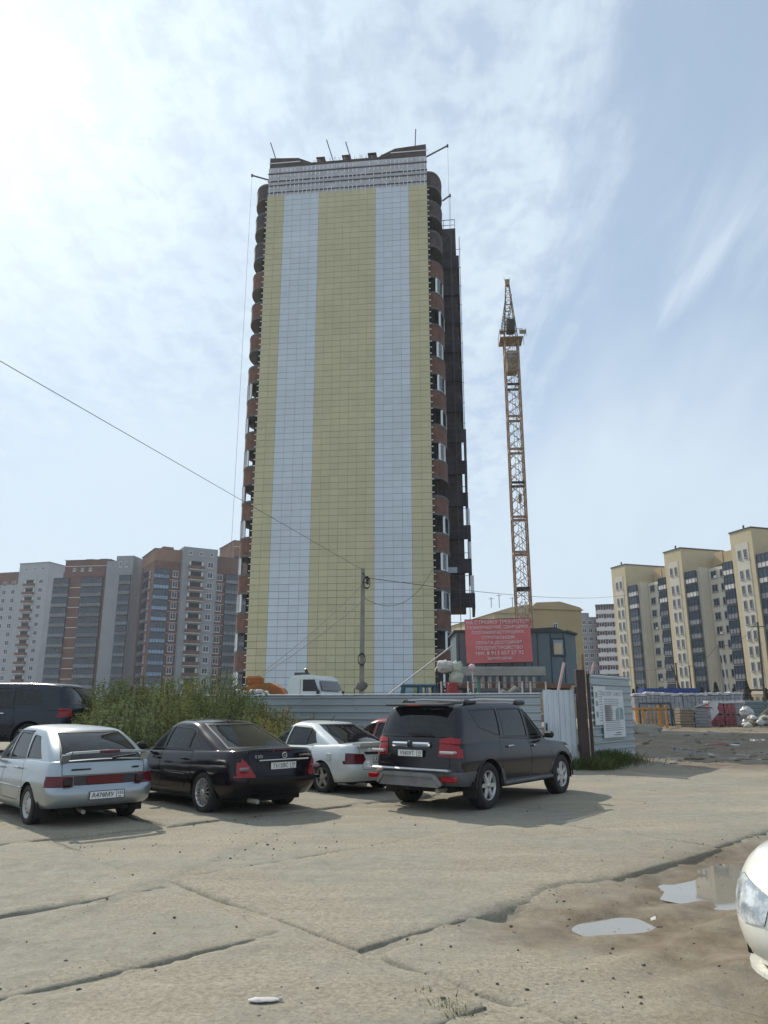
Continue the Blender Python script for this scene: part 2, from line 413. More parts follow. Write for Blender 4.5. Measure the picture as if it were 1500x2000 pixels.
def ground_material():
    m = bpy.data.materials.new('ground_dust'); m.use_nodes = True
    nt = m.node_tree; N, L = nt.nodes, nt.links; b = N['Principled BSDF']
    g = N.new('ShaderNodeNewGeometry')
    def nz(sc_, det, rough=.6):
        t = N.new('ShaderNodeTexNoise'); L.new(g.outputs['Position'], t.inputs['Vector'])
        t.inputs['Scale'].default_value = sc_; t.inputs['Detail'].default_value = det; t.inputs['Roughness'].default_value = rough; return t.outputs[0]
    def ramp(v, a, z, c0, c1):
        r = N.new('ShaderNodeValToRGB'); L.new(v, r.inputs[0]); r.color_ramp.elements[0].position = a; r.color_ramp.elements[1].position = z
        r.color_ramp.elements[0].color = (*c0, 1); r.color_ramp.elements[1].color = (*c1, 1); return r.outputs[0]
    def mix(f, a, c, mode='MIX'):
        n = N.new('ShaderNodeMix'); n.data_type = 'RGBA'; n.blend_type = mode
        if hasattr(f, 'links'): L.new(f, n.inputs[0])
        else: n.inputs[0].default_value = f
        L.new(a, n.inputs[6])
        if hasattr(c, 'links'): L.new(c, n.inputs[7])
        else: n.inputs[7].default_value = (*c, 1)
        return n.outputs[2]
    def ramp_f(v, a, z):
        n = N.new('ShaderNodeMapRange'); n.interpolation_type = 'SMOOTHSTEP'; L.new(v, n.inputs[0]); n.inputs['From Min'].default_value = a; n.inputs['From Max'].default_value = z; n.inputs['To Max'].default_value = .7; return n.outputs[0]
    at = N.new('ShaderNodeAttribute'); at.attribute_name = 'damp'
    col = ramp(nz(.55, 8), .32, .68, (.225, .198, .148), (.36, .325, .252))
    col = mix(.55, col, ramp(nz(3.1, 8, .7), .3, .72, (.185, .16, .118), (.385, .35, .272)))
    mp = N.new('ShaderNodeMapping'); mp.vector_type = 'POINT'; mp.inputs['Rotation'].default_value = (0, 0, R(-42.5)); mp.inputs['Scale'].default_value = (.35, 1.9, 1); L.new(g.outputs['Position'], mp.inputs[0])
    tt = N.new('ShaderNodeTexNoise'); L.new(mp.outputs[0], tt.inputs['Vector']); tt.inputs['Scale'].default_value = 1.0; tt.inputs['Detail'].default_value = 9; tt.inputs['Roughness'].default_value = .68; tt.inputs['Distortion'].default_value = .4
    col = mix(.5, col, ramp(tt.outputs[0], .34, .66, (.17, .142, .098), (.43, .39, .30)))
    col = mix(.5, col, ramp(nz(28, 5, .7), .35, .66, (.135, .116, .084), (.40, .363, .282)))
    col = mix(ramp_f(nz(.42, 5, .6), .44, .60), col, ramp(nz(5, 8, .7), .3, .7, (.165, .158, .130), (.31, .30, .25)))
    spk = ramp(nz(34, 4, .6), .60, .67, (0, 0, 0), (1, 1, 1))
    bw = N.new('ShaderNodeRGBToBW'); L.new(spk, bw.inputs[0])
    k = N.new('ShaderNodeMath'); k.operation = 'MULTIPLY'; k.inputs[1].default_value = .6; L.new(bw.outputs[0], k.inputs[0])
    col = mix(k.outputs[0], col, (.13, .115, .095))
    soil = ramp(nz(2.3, 8, .7), .3, .7, (.10, .075, .047), (.22, .172, .115))
    col = mix(at.outputs['Fac'], col, soil)
    L.new(col, b.inputs['Base Color'])
    mr = N.new('ShaderNodeMapRange'); L.new(at.outputs['Fac'], mr.inputs[0]); mr.inputs['To Min'].default_value = .95; mr.inputs['To Max'].default_value = .72
    L.new(mr.outputs[0], b.inputs['Roughness']); b.inputs['Specular IOR Level'].default_value = .25
    bp = N.new('ShaderNodeBump'); bp.inputs['Strength'].default_value = .8; bp.inputs['Distance'].default_value = .02
    bp2 = N.new('ShaderNodeBump'); bp2.inputs['Strength'].default_value = .6; bp2.inputs['Distance'].default_value = .006
    L.new(nz(9, 8, .65), bp.inputs['Height']); L.new(nz(70, 4, .6), bp2.inputs['Height']); L.new(bp.outputs[0], bp2.inputs['Normal'])
    L.new(bp2.outputs[0], b.inputs['Normal'])
    return m
GROUND = ground_material()
def axis_pts(a, b, step, lo, hi, gr=1.16):
    mid = list(np.arange(a, b + 1e-6, step)); s = step; x = b; up = []
    while x < hi: s *= gr; x += s; up.append(x)
    s = step; x = a; dn = []
    while x > lo: s *= gr; x -= s; dn.append(x)
    return np.array(dn[::-1] + mid + up)
def sheet(name, X, Y, Z, mats, parent=None, smooth=True):
    ny, nx = X.shape
    V = np.stack([X.ravel(), Y.ravel(), Z.ravel()], 1)
    idx = np.arange(nx * ny).reshape(ny, nx)
    F = np.stack([idx[:-1, :-1].ravel(), idx[:-1, 1:].ravel(), idx[1:, 1:].ravel(), idx[1:, :-1].ravel()], 1)
    return raw_mesh(name, V, F, mats, parent, smooth)
def raw_mesh(name, V, F, mats, parent=None, smooth=False):
    me = bpy.data.meshes.new(name); n, k = F.shape
    me.vertices.add(len(V)); me.vertices.foreach_set('co', np.ascontiguousarray(V, dtype=np.float32).ravel())
    me.loops.add(n * k); me.loops.foreach_set('vertex_index', np.ascontiguousarray(F, dtype=np.int32).ravel())
    me.polygons.add(n); me.polygons.foreach_set('loop_start', np.arange(0, n * k, k, dtype=np.int32))
    try: me.polygons.foreach_set('loop_total', np.full(n, k, dtype=np.int32))
    except Exception: pass
    for m in (mats if isinstance(mats, (list, tuple)) else [mats]): me.materials.append(m)
    me.update(calc_edges=True); me.validate()
    if smooth: me.polygons.foreach_set('use_smooth', np.ones(n, dtype=bool))
    return inst(name, me, parent)
def add_damp(o, X, Y, k=1.0):
    at = o.data.attributes.new('damp', 'FLOAT', 'POINT')
    at.data.foreach_set('value', (dampness(X, Y) * k).ravel().astype(np.float32))
gx = axis_pts(-6, 6.5, .055, -2600, 6.5); gx = np.concatenate([gx, np.arange(6.5, 30, .22)[1:], axis_pts(30, 30.4, .3, 30, 2600, 1.13)])
gy = axis_pts(3.4, 15, .055, -900, 15, 1.12); gy = np.concatenate([gy, np.arange(15, 60, .2)[1:], axis_pts(60, 60.4, .3, 60, 3200, 1.11)])
X, Y = np.meshgrid(gx, gy)
ground = sheet('ground', X, Y, gheight(X, Y), GROUND); add_damp(ground, X, Y); tag(ground, kind='structure')

# concrete road slabs laid over the ground, dusty and half buried
yard = thing('concrete_paving', None, None); tag(yard, kind='structure')
def slab(p0, p1, q0, q1, z=0.0, tilt=(0, 0), k=0):
    cell = .045 if q1 < 6.2 and p0 > -6.2 and p1 < 7.5 else .08
    n, m = max(6, int((p1 - p0) / cell)), max(6, int((q1 - q0) / cell))
    pad = lambda a, b, k_: np.concatenate([[a - .004], np.linspace(a, b, k_), [b + .004]])
    pp, qq = np.meshgrid(pad(p0, p1, n), pad(q0, q1, m))
    x = J0[0] + pp * AD[0] + qq * QD[0]; y = J0[1] + pp * AD[1] + qq * QD[1]
    e = np.minimum(np.minimum(pp - p0, p1 - pp), np.minimum(qq - q0, q1 - qq))
    wob = .07 * VN3(x + k, y, .5, 5, .6) + .05 * VN(x, y + k, .12, 3) + .12 * np.clip(VN2(x - k, y, .9, 3) - .22, 0, 1) + (.30 * np.exp(-((pp - 2.75) / .45) ** 2 - (qq / .5) ** 2) if q0 > 0 and q0 < .1 and p0 > 0 else 0)
    cx, cy = (p0 + p1) / 2, (q0 + q1) / 2
    zz = z + .010 * VN(x, y, 1.4) + .004 * VN2(x, y, .15, 3) + tilt[0] * (pp - cx) + tilt[1] * (qq - cy)
    edge = e - np.clip(wob, -.02, .4)
    zz = zz - .012 * (1 - sstep(-.02, .14, edge)) - .045 * (1 - sstep(-.06, .03, edge)) - hollow(x, y) * .6
    zz = np.where(e < -1e-4, -.17, zz)
    o = sheet('concrete_slab', x, y, zz, GROUND, yard)
    add_damp(o, x, y, .9 if p0 > 0 and q1 < 0 else .55)
    return o
for a in [(.04, 5.98, .04, 3.0, .022, (0, .004)), (6.04, 12.0, .10, 3.0, .012), (.03, 7.2, 3.05, 6.18, .004), (7.25, 12, 3.05, 6.18, .0),
          (-4.4, 1.6, 6.26, 9.2, .022), (1.69, 7.6, 6.24, 9.2, .024), (-4.4, 1.6, 9.26, 12.2, .012), (1.66, 7.6, 9.27, 12.2, .014), (-10.4, -4.5, 6.24, 9.2, .01), (-10.4, -4.5, 9.26, 12.2, .01),
          (-6.1, -.06, .78, 2.66, .006), (-6.1, -.05, 2.73, 6.17, .020, (0, .003)), (-6.1, -.09, -1.25, .72, .010), (-6.1, -.16, -3.4, -1.32, .008), (.06, .95, -3.3, -.09, .006), (-12.2, -6.16, .78, 6.17, .008)]:
    slab(a[0], a[1], a[2], a[3], a[4], a[5] if len(a) > 5 else (0, 0), k=a[0] * 3 + a[2])

mat('puddle_water', (.21, .195, .165), .03, 0, .06, 2, spec=.9)
def puddle(cx, cy, rx, ry, z, name='puddle', a=0., m='puddle_water', n=40):
    vs = [(0, 0, 0)] + [(rx * math.cos(t), ry * math.sin(t), 0) for t in [2 * math.pi * k / n for k in range(n)]]
    o = inst(name, mesh_from(name, vs, [(0, 1 + k, 1 + (k + 1) % n) for k in range(n)], MATS[m]), None, (cx, cy, z), (0, 0, a))
    return tag(o, kind='structure')
puddle(1.97, 6.93, .62, .42, -.096)
puddle(3.92, 8.80, 1.60, 1.60, -.093, a=R(40))
yp = puddle(0, 0, 1, 1, -.022, 'yard_puddle'); yp.location = (15, 37, -.026); yp.scale = (10, 16, 1)

# pebbles and crumbs of earth
mat('pebble_stone', (.12, .105, .085), .95, 0, .5, 20)
def scatter_stones():
    ico = bmesh.new(); bmesh.ops.create_icosphere(ico, subdivisions=1, radius=1); ico.verts.ensure_lookup_table()
    V0 = np.array([v.co[:] for v in ico.verts]); F0 = np.array([[v.index for v in f.verts] for f in ico.faces]); ico.free()
    vs, fs = [], []; o = 0
    cl = [(RNG.uniform(-5, 5), RNG.uniform(5, 14)) for _ in range(14)]
    for i in range(1900):
        if i % 2: 
            c = cl[RNG.integers(len(cl))]; x, y = RNG.normal(c[0], .45), RNG.normal(c[1], .5)
        else:
            y = 4.2 + 17 * RNG.random() ** 1.5; x = RNG.uniform(-.55, .55) * y
        s = .003 + .013 * RNG.random() ** 5
        sq = np.array([s * RNG.uniform(.8, 1.5), s * RNG.uniform(.8, 1.3), s * RNG.uniform(.5, .9)])
        z = float(gheight(np.array([x]), np.array([y]))[0])
        z = max(z, .008) + s * .25
        v = V0 * sq * (1 + RNG.uniform(-.25, .25, (len(V0), 1))) + np.array([x, y, z])
        vs.append(v); fs.append(F0 + o); o += len(V0)
    return raw_mesh('pebbles', np.concatenate(vs), np.concatenate(fs), MATS['pebble_stone'])
def scatter_clods():
    b = MB()
    for i in range(230):
        y = 24 + 34 * random.random() ** 1.3; x = random.uniform(.31, .60) * y + 1.0; s = .03 + .13 * random.random() ** 3
        b.blob((x, y, float(gheight(np.array([x]), np.array([y]))[0]) + s * .1), (s * random.uniform(1, 2.2), s * random.uniform(1, 1.8), s * .35), 0 if random.random() < .85 else 1, 1, .5, i, 2.5)
    return b.build('mud_clods', [GROUND_SOIL, MATS['pebble_pale']])
mat('pebble_pale', (.34, .32, .29), .9, 0, .3, 6)
GROUND_SOIL = mat('soil_clod', (.16, .13, .09), .85, 0, .4, 4)
tag(scatter_clods(), 'clods of mud and rubble over the wet yard', 'clods', kind='stuff')
tag(scatter_stones(), 'small dark pebbles and crumbs of earth over the dusty lot', 'pebbles', kind='stuff')
# ------------------------------------------------------------------ vehicles
def curve(pts):
    """monotone cubic through the points"""
    xs = [p[0] for p in pts]; ys = [p[1] for p in pts]; n = len(xs)
    d = [(ys[i + 1] - ys[i]) / (xs[i + 1] - xs[i]) for i in range(n - 1)]
    m = [d[0]] + [0 if d[i - 1] * d[i] <= 0 else 2 * d[i - 1] * d[i] / (d[i - 1] + d[i]) for i in range(1, n - 1)] + [d[-1]] if n > 2 else [d[0], d[0]]
    def f(x):
        if x <= xs[0]: return ys[0]
        if x >= xs[-1]: return ys[-1]
        i = 0
        while x > xs[i + 1]: i += 1
        h = xs[i + 1] - xs[i]; t = (x - xs[i]) / h
        return ((1 + 2 * t) * (1 - t) ** 2 * ys[i] + t * (1 - t) ** 2 * h * m[i] + t * t * (3 - 2 * t) * ys[i + 1] + t * t * (t - 1) * h * m[i + 1])
    return f

QS = [0, .15, .3, .45, .58, .7, .79, .86, .915, .955, .982, .996, 1]
def outline(xf, xr, w, df, dr, n, ns=30, e=2.6):
    """half plan outline from the middle of the front to the middle of the rear"""
    pts = []
    for q in QS: pts.append((xf - df * (1 - (1 - q ** e) ** (1 / e)), q * w))
    a, b = xf - df, xr + dr
    for i in range(1, ns): pts.append((a + (b - a) * i / ns, w))
    for q in reversed(QS): pts.append((xr + dr * (1 - (1 - q ** e) ** (1 / e)), q * w))
    return pts

def body_bm(S):
    bm = bmesh.new()
    zt, z0 = curve(S['zt']), curve(S['z0'])
    nose, tail, wp = curve(S['nose']), curve(S['tail']), curve(S['wp'])
    plan = curve(S['plan']); W = S['W'] / 2; crown = S.get('crown', .05)
    def grid(rows):
        vr = [[bm.verts.new(p) for p in r] for r in rows]
        for a, b in zip(vr, vr[1:]):
            for i in range(len(a) - 1):
                q = [a[i], a[i + 1], b[i + 1], b[i]]
                if len({tuple(round(c, 5) for c in v.co) for v in q}) >= 3:
                    try: bm.faces.new(q).smooth = True
                    except ValueError: pass
    ts = [0, .03, .09, .18, .28, .38, .48, .58, .68, .77, .85, .91, .95, .98, 1.0]
    for sy in (1, -1):
        rows = []
        for t in ts:
            r = []
            for x, y in outline(S['xf'] - nose(t), S['xr'] + tail(t), W * wp(t), S['df'], S['dr'], 0):
                y *= plan(x)
                a, b = z0(x), zt(x) + crown * max(0, 1 - (y / W) ** 2) * t * t
                r.append((x, sy * y, a + (b - a) * t))
            rows.append(r)
        top = rows[-1]
        for f in (.06, .14, .26, .45, .7, 1.0):
            rows.append([(x, y * (1 - f), zt(x) + crown * (1 - (y * (1 - f) / W) ** 2)) for x, y, z in top])
        grid(rows)
        g = S['gh']
        ss = [0, .1, .22, .36, .5, .64, .77, .87, .93, .97, .99, 1.0]
        zr = curve(g['roof']); crn = g.get('crown', .05)
        fx, rx, wf = curve(g['front']), curve(g['rear']), curve(g['w'])
        rows = []
        for s in ss:
            r = []
            for x, y in outline(fx(s), rx(s), wf(s), g['df'], g['dr'], 0, e=g.get('e', 2.4)):
                zb = zt(x) + crown * max(0, 1 - (y / W) ** 2) - .03
                ztp = zr(x) - crn * (y / wf(1)) ** 2 if s == 1 else zr(x) - crn * min(1, (y / wf(s)) ** 2)
                r.append((x, sy * y, zb + (ztp - zb) * s))
            rows.append(r)
        top = rows[-1]
        for f in (.05, .12, .25, .45, .7, 1.0):
            rows.append([(x, y * (1 - f), zr(x) - crn * (y * (1 - f) / wf(1)) ** 2) for x, y, z in top])
        grid(rows)
    bmesh.ops.remove_doubles(bm, verts=bm.verts, dist=1e-4)
    bmesh.ops.recalc_face_normals(bm, faces=bm.faces)
    cen = Vector((0, 0, .8))
    for f in bm.faces:   # outward
        c = f.calc_center_median()
        if f.normal.dot(Vector((c.x * .15, c.y, c.z - .75))) < -1e-3 and abs(f.normal.dot(Vector((c.x * .15, c.y, c.z - .75)))) > .05: pass
    return bm

def inset_poly(poly, d):
    """convex polygon moved inwards by d (outwards when negative)"""
    n = len(poly); A = sum(poly[i][0] * poly[(i + 1) % n][1] - poly[(i + 1) % n][0] * poly[i][1] for i in range(n)) / 2
    sgn = 1 if A > 0 else -1; out = []
    for i in range(n):
        p0, p1, p2 = (Vector(poly[(i + k) % n]) for k in (-1, 0, 1))
        e1 = (p1 - p0).normalized(); e2 = (p2 - p1).normalized()
        n1 = Vector((-e1.y, e1.x)) * sgn; n2 = Vector((-e2.y, e2.x)) * sgn
        k = 1 + n1.dot(n2)
        out.append(tuple(p1 + (n1 + n2) * (d / max(k, .35))))
    return out

AX = {'y': (0, 2), 'x': (1, 2), 'z': (0, 1)}
def region(bm, poly, axis, sel):
    """cut the surface along the polygon's outline and return the faces inside it"""
    i, j = AX[axis]; n = len(poly)
    A = sum(poly[k][0] * poly[(k + 1) % n][1] - poly[(k + 1) % n][0] * poly[k][1] for k in range(n))
    sg = 1 if A > 0 else -1
    lo = (min(p[0] for p in poly) - .001, min(p[1] for p in poly) - .001); hi = (max(p[0] for p in poly) + .001, max(p[1] for p in poly) + .001)
    def near(f):
        a = [v.co[i] for v in f.verts]; b = [v.co[j] for v in f.verts]
        return max(a) > lo[0] and min(a) < hi[0] and max(b) > lo[1] and min(b) < hi[1] and sel(f.calc_center_median(), f.normal)
    cand = [f for f in bm.faces if near(f)]
    for k in range(n):
        p, q = poly[k], poly[(k + 1) % n]
        e = (q[0] - p[0], q[1] - p[1]); nr = (e[1] * sg, -e[0] * sg)   # outward
        ln = math.hypot(*nr)
        if ln < 1e-6: continue
        co = [0, 0, 0]; no = [0, 0, 0]; co[i], co[j] = p; no[i], no[j] = nr[0] / ln, nr[1] / ln
        es = {e_ for f in cand for e_ in f.edges}; vs = {v for f in cand for v in f.verts}
        r = bmesh.ops.bisect_plane(bm, geom=list(cand) + list(es) + list(vs), dist=1e-5, plane_co=co, plane_no=no)
        fs = {g for g in r['geom'] if isinstance(g, bmesh.types.BMFace)} | {f for f in cand if f.is_valid}
        C0, N0 = Vector(co), Vector(no)
        cand = [f for f in fs if (f.calc_center_median() - C0).dot(N0) < 1e-5]
    return cand

def take(bm, faces, off=0.0):
    """move faces out of bm into plain vertex and face lists"""
    idx = {}; vs = []; fs = []
    for f in faces:
        r = []
        for v in f.verts:
            if v not in idx:
                idx[v] = len(vs); nn = v.normal
                vs.append(v.co + nn * off)
            r.append(idx[v])
        fs.append(r)
    bmesh.ops.delete(bm, geom=list(faces), context='FACES')
    return vs, fs

def SIDE(s, up=None): return lambda c, n: c.y * s > .3 and abs(n.y) > .35
def REAR(c, n): return c.x < 0 and abs(n.x) > .12
def FRONT(c, n): return c.x > 0 and abs(n.x) > .12
def circle(cx, cz, r, n=22): return [(cx + r * math.cos(2 * math.pi * k / n), cz + r * math.sin(2 * math.pi * k / n)) for k in range(n)]

def seat_mesh(M):
    b = MB()
    b.bbox((-.28, -.25, .28), (.28, .25, .48), .06)
    bm = bmesh.new(); bmesh.ops.create_cube(bm, size=1)
    bmesh.ops.scale(bm, vec=(.16, .5, .66), verts=bm.verts); bmesh.ops.bevel(bm, geom=bm.edges[:], offset=.05, segments=2, affect='EDGES')
    b.bm(bm, 0, True, Matrix.Translation((-.30, 0, .74)) @ Matrix.Rotation(R(-14), 4, 'Y'))
    bm = bmesh.new(); bmesh.ops.create_cube(bm, size=1)
    bmesh.ops.scale(bm, vec=(.1, .28, .18), verts=bm.verts); bmesh.ops.bevel(bm, geom=bm.edges[:], offset=.035, segments=2, affect='EDGES')
    b.bm(bm, 0, True, Matrix.Translation((-.40, 0, 1.17)))
    return b.mesh('seat', M['interior'])

def wheel_meshes(r, wd, rim, style, nsp):
    """tyre and rim, turned about y, outer face towards +y"""
    h = wd / 2
    b = MB()
    b.lathe([(rim * .97, -h * .82), (rim * 1.02, -h), (r * .90, -h), (r * .965, -h * .86), (r, -h * .55), (r, -h * .30), (r * .985, -h * .28), (r * .985, -h * .22), (r, -h * .2), (r, h * .2), (r * .985, h * .22), (r * .985, h * .28), (r, h * .3), (r, h * .55), (r * .965, h * .86), (r * .90, h), (rim * 1.02, h), (rim * .97, h * .82)], axis='y', n=36)
    tyre = b.mesh('tyre', MATS['tyre'])
    b = MB()
    b.lathe([(rim * .99, h * .84), (rim * .99, h * .93), (rim * .93, h * .90), (rim * .90, h * .45), (rim * .88, -h * .8)], axis='y', n=36)
    b.lathe([(rim * .92, h * .02), (0.001, h * .05)], axis='y', n=24, mi=1)          # dark brake behind the spokes
    y0, y1 = h * .62, h * .86
    if style == 'steel':
        b.lathe([(rim * .93, h * .75), (rim * .72, h * .50), (rim * .55, h * .62), (rim * .34, h * .80), (.001, h * .82)], axis='y', n=28)
        for k in range(nsp):
            a = 2 * math.pi * k / nsp
            b.lathe([(.001, h * .60), (rim * .10, h * .585)], c=(rim * .62 * math.cos(a), .006, rim * .62 * math.sin(a)), axis='y', n=8, mi=1)
    else:
        for k in range(nsp):
            a = 2 * math.pi * k / nsp
            wi, wo = style
            def pt(rad, da, y): return (rad * math.cos(a) - da * math.sin(a), y, rad * math.sin(a) + da * math.cos(a))
            r0, r1 = rim * .16, rim * .93
            vs = [pt(r0, -wi, y0), pt(r0, wi, y0), pt(r1, wo, y0 + .005), pt(r1, -wo, y0 + .005), pt(r0, -wi * .7, y1), pt(r0, wi * .7, y1), pt(r1, wo * .75, y1 + .004), pt(r1, -wo * .75, y1 + .004)]
            b.add(vs, [(4, 5, 6, 7), (0, 1, 5, 4), (1, 2, 6, 5), (2, 3, 7, 6), (3, 0, 4, 7)])
        b.lathe([(rim * .24, y0), (rim * .22, y1 + .006), (rim * .12, y1 + .012), (.001, y1 + .012)], axis='y', n=16)
    return tyre, b

def make_car(name, label, S, loc, az):
    root = thing(name, label, 'car', loc, math.pi / 2 - az)
    if S.get('group'): root['group'] = S['group']
    paint = MATS[S['paint']]
    bm = body_bm(S)
    hw = S['wb'] / 2; wr = S['wr']; ar = S['arch']; ZT = curve(S['zt'])
    V = lambda f: f
    parts = []
    # wheel arches
    for s in (1, -1):
        for cx in (hw, -hw):
            fs = region(bm, circle(cx, wr, ar), 'y', lambda c, n, s=s: c.y * s > S['W'] * .28 and c.z < ar + wr + .05 and c.z < .95)
            if fs: bmesh.ops.delete(bm, geom=fs, context='FACES')
    bm.normal_update()
    def part(nm, poly, axis, sel, m, off=.0, lab=None, parent=None, inset=None):
        fs = region(bm, poly, axis, sel)
        if not fs: return None
        bm.normal_update()
        if inset:      # a dark seam round the piece
            d, sm = inset
            inner = region(bm, inset_poly(poly, d), axis, sel)
            inn = set(inner)
            fs_now = [f for f in bm.faces if f not in inn and f.is_valid]
            full = region(bm, poly, axis, sel)
            ring = [f for f in full if f not in inn]
            vs, ff = take(bm, ring, -.012)
            if ff: inst(S.get('seam_name', 'seam'), mesh_from('seam', vs, ff, MATS[sm], None, True), parent or root)
            fs = [f for f in inner if f.is_valid]
        if not fs: return None
        back = [[tuple(v.co - v.normal * .05 - Vector((v.co.x, v.co.y, 0)).normalized() * .03) for v in f.verts] for f in fs] if m == 'glass_lens' else None
        vs, ff = take(bm, fs, off)
        if back:
            bv = [p for f in back for p in f]; c = 0; bf = []
            for f in back: bf.append(list(range(c, c + len(f)))); c += len(f)
            inst('lamp_reflector', mesh_from('lamp_reflector', bv, bf, MATS['lens_head'], None, True), parent or root)
        me = mesh_from(nm, vs, ff, m if isinstance(m, list) else MATS[m] if isinstance(m, str) else m, None, True)
        o = inst(nm, me, parent or root)
        if lab: o['label'] = lab
        return o
    # glass, with its black rubber round it
    for gpoly, kind in S['side_glass']:
        for s in (1, -1):
            tr = part('window_trim', inset_poly(gpoly, -.022), 'y', SIDE(s), S.get('trim', 'trim_black'), .001, inset=None) if False else None
            fs = region(bm, inset_poly(gpoly, -.02), 'y', SIDE(s))
            inner = region(bm, gpoly, 'y', SIDE(s)); inn = set(inner)
            full = [f for f in region(bm, inset_poly(gpoly, -.02), 'y', SIDE(s)) if f not in inn]
            bm.normal_update()
            vi = take(bm, [f for f in inner if f.is_valid], -.008); vf = take(bm, [f for f in full if f.is_valid], .002)
            g = inst('side_window', mesh_from('side_window', *vi, MATS[kind], None, True), root)
            if vf[1]: inst('window_trim', mesh_from('window_trim', *vf, MATS['trim_black'], None, True), g)
    for nm, poly, kind, sel in (('windshield', S['ws'], S.get('ws_glass', 'glass_clear'), lambda c, n: c.x > S['ws_x'] and abs(n.x) > .2 and abs(n.y) < .6 and c.z > S['ws_z']), ('rear_window', S['rw'], S.get('rw_glass', 'glass_dark'), lambda c, n: c.x < S['rw_x'] and abs(n.x) > .22 and abs(n.y) < .5 and c.z > S['rw_z'])):
        p2 = [(-y, z) for y, z in poly]; full = [(y, z) for y, z in poly] + list(reversed(p2))
        big = inset_poly(full, -.025)
        region(bm, big, 'x', sel)
        inner = region(bm, full, 'x', sel); inn = set(inner)
        ring = [f for f in region(bm, big, 'x', sel) if f not in inn]
        bm.normal_update()
        vi = take(bm, [f for f in inner if f.is_valid], -.006); vf = take(bm, [f for f in ring if f.is_valid], .0)
        g = inst(nm, mesh_from(nm, *vi, MATS[kind], None, True), root)
        if vf[1]: inst('window_trim', mesh_from('window_trim', *vf, MATS['trim_black'], None, True), g)
    # lamps and other marked regions, each with its own selection
    for nm, poly, axis, sel, m, off, lab in S.get('regions', []):
        part(nm, poly, axis, sel, m, off, lab)
    # doors
    for dpoly, hx, hz in S.get('doors', []):
        for s in (1, -1):
            sel = lambda c, n, s=s: c.y * s > .3 and abs(n.y) > .3 and c.z < S['belt_cut']
            d = part('door', dpoly, 'y', sel, [paint], 0, inset=(.009, 'seam'))
            if d:
                b = MB(); y = s * (S['W'] / 2 * S['handle_y'])
                b.bbox((hx - .10, min(y, y + s * .03), hz - .016), (hx + .10, max(y, y + s * .03), hz + .016), .01)
                b.build('handle', MATS[S.get('handle', S['paint'])], d)
    for nm, poly, axis, sel in S.get('panels', []):
        part(nm, poly, axis, sel, [paint], 0, inset=(.008, 'seam'))
    # cabin
    cab = region(bm, [(S['cab'][0], -.62), (S['cab'][1], -.62), (S['cab'][1], .62), (S['cab'][0], .62)], 'z', lambda c, n: c.z < ZT(c.x) + S.get('crown', .05) + .004 and n.z * n.z > .8)
    if cab:
        vs, ff = take(bm, cab, 0)
        o = inst('cabin_floor', mesh_from('cabin_floor', [Vector((v.x, v.y, v.z - .42)) for v in vs], ff, MATS['interior'], None, True), root)
    # lower bands in another colour
    bm.normal_update()
    for nm, poly, m in S.get('bands', []):
        for s in (1, -1):
            fs = region(bm, poly, 'y', lambda c, n, s=s: c.y * s > -.001)
            vs, ff = take(bm, fs, .0)
            if ff: inst(nm, mesh_from(nm, vs, ff, MATS[m], None, True), root)
    bme = bpy.data.meshes.new('body'); bm.to_mesh(bme); bm.free()
    bme.materials.append(paint); bme.polygons.foreach_set('use_smooth', [True] * len(bme.polygons))
    inst('body', bme, root)
    # underside and wheel housings
    b = MB(); gz = S['ug']
    b.box((S['xr'] + .35, -S['W'] / 2 * .62, gz), (S['xf'] - .35, S['W'] / 2 * .62, gz + .16))
    b.box((-hw + ar, -S['W'] / 2 * .9, gz + .02), (hw - ar, S['W'] / 2 * .9, gz + .12))
    for cx in (hw, -hw):
        b.bar((cx, -S['W'] / 2 + .1, wr), (cx, S['W'] / 2 - .1, wr), .09)
        for s in (1, -1):
            n = 16; vs = []; fs = []
            y1, y0 = s * (S['W'] / 2 - .035), s * S['W'] * .26
            for k in range(n + 1):
                a = math.pi * (1.12 * k / n - .06)
                for y in (y1, y0): vs.append((cx + (ar + .004) * math.cos(a), y, wr + (ar + .004) * math.sin(a)))
            fs = [(2 * k, 2 * k + 1, 2 * k + 3, 2 * k + 2) for k in range(n)]
            b.add(vs, fs); o = len(vs)
            b.add([vs[2 * k + 1] for k in range(n + 1)] + [(cx, y0, wr)], [(k, k + 1, n + 1) for k in range(n)])
    b.build('underbody', MATS['under'], root)
    # arch lips
    if S.get('lip'):
        for cx in (hw, -hw):
            for s in (1, -1):
                pts = []
                for k in range(15):
                    a = math.pi * (k / 14 * 1.06 - .03); pts.append((cx + (ar + .012) * math.cos(a), s * (S['W'] / 2 * .985), wr + (ar + .012) * math.sin(a)))
                MB().tube(pts, .016, 6).build('arch_lip', MATS[S['lip']], root)
    # wheels
    tyre, rb = wheel_meshes(wr, S['tw'], S['rim'], S['spoke'], S['nsp'])
    rim = rb.mesh('rim', [MATS[S.get('rim_mat', 'alloy')], MATS['brake']])
    for cx in (hw, -hw):
        for s in (1, -1):
            wo = thing('wheel', None, None); wo.parent = root; wo.location = (cx, s * (S['W'] / 2 - S['tw'] / 2 - S.get('w_in', .03)), wr)
            wo.rotation_euler = (0, random.uniform(0, 3), 0 if s > 0 else math.pi)
            inst('tyre', tyre, wo); inst('rim', rim, wo)
    # seats
    sm = seat_mesh(MATS)
    z = S.get('seat_z', .1)
    for x, ys in S.get('seats', [(.25, (.36, -.36)), (-.38, (.36, -.36))]):
        for y in ys: inst('seat', sm, root, (x, y, z))
    b = MB(); b.bbox((S['cab'][1] - .35, -.6, S['dash_z'] - .14), (S['cab'][1] - .02, .6, S['dash_z']), .05); b.build('dashboard', MATS['interior'], root)
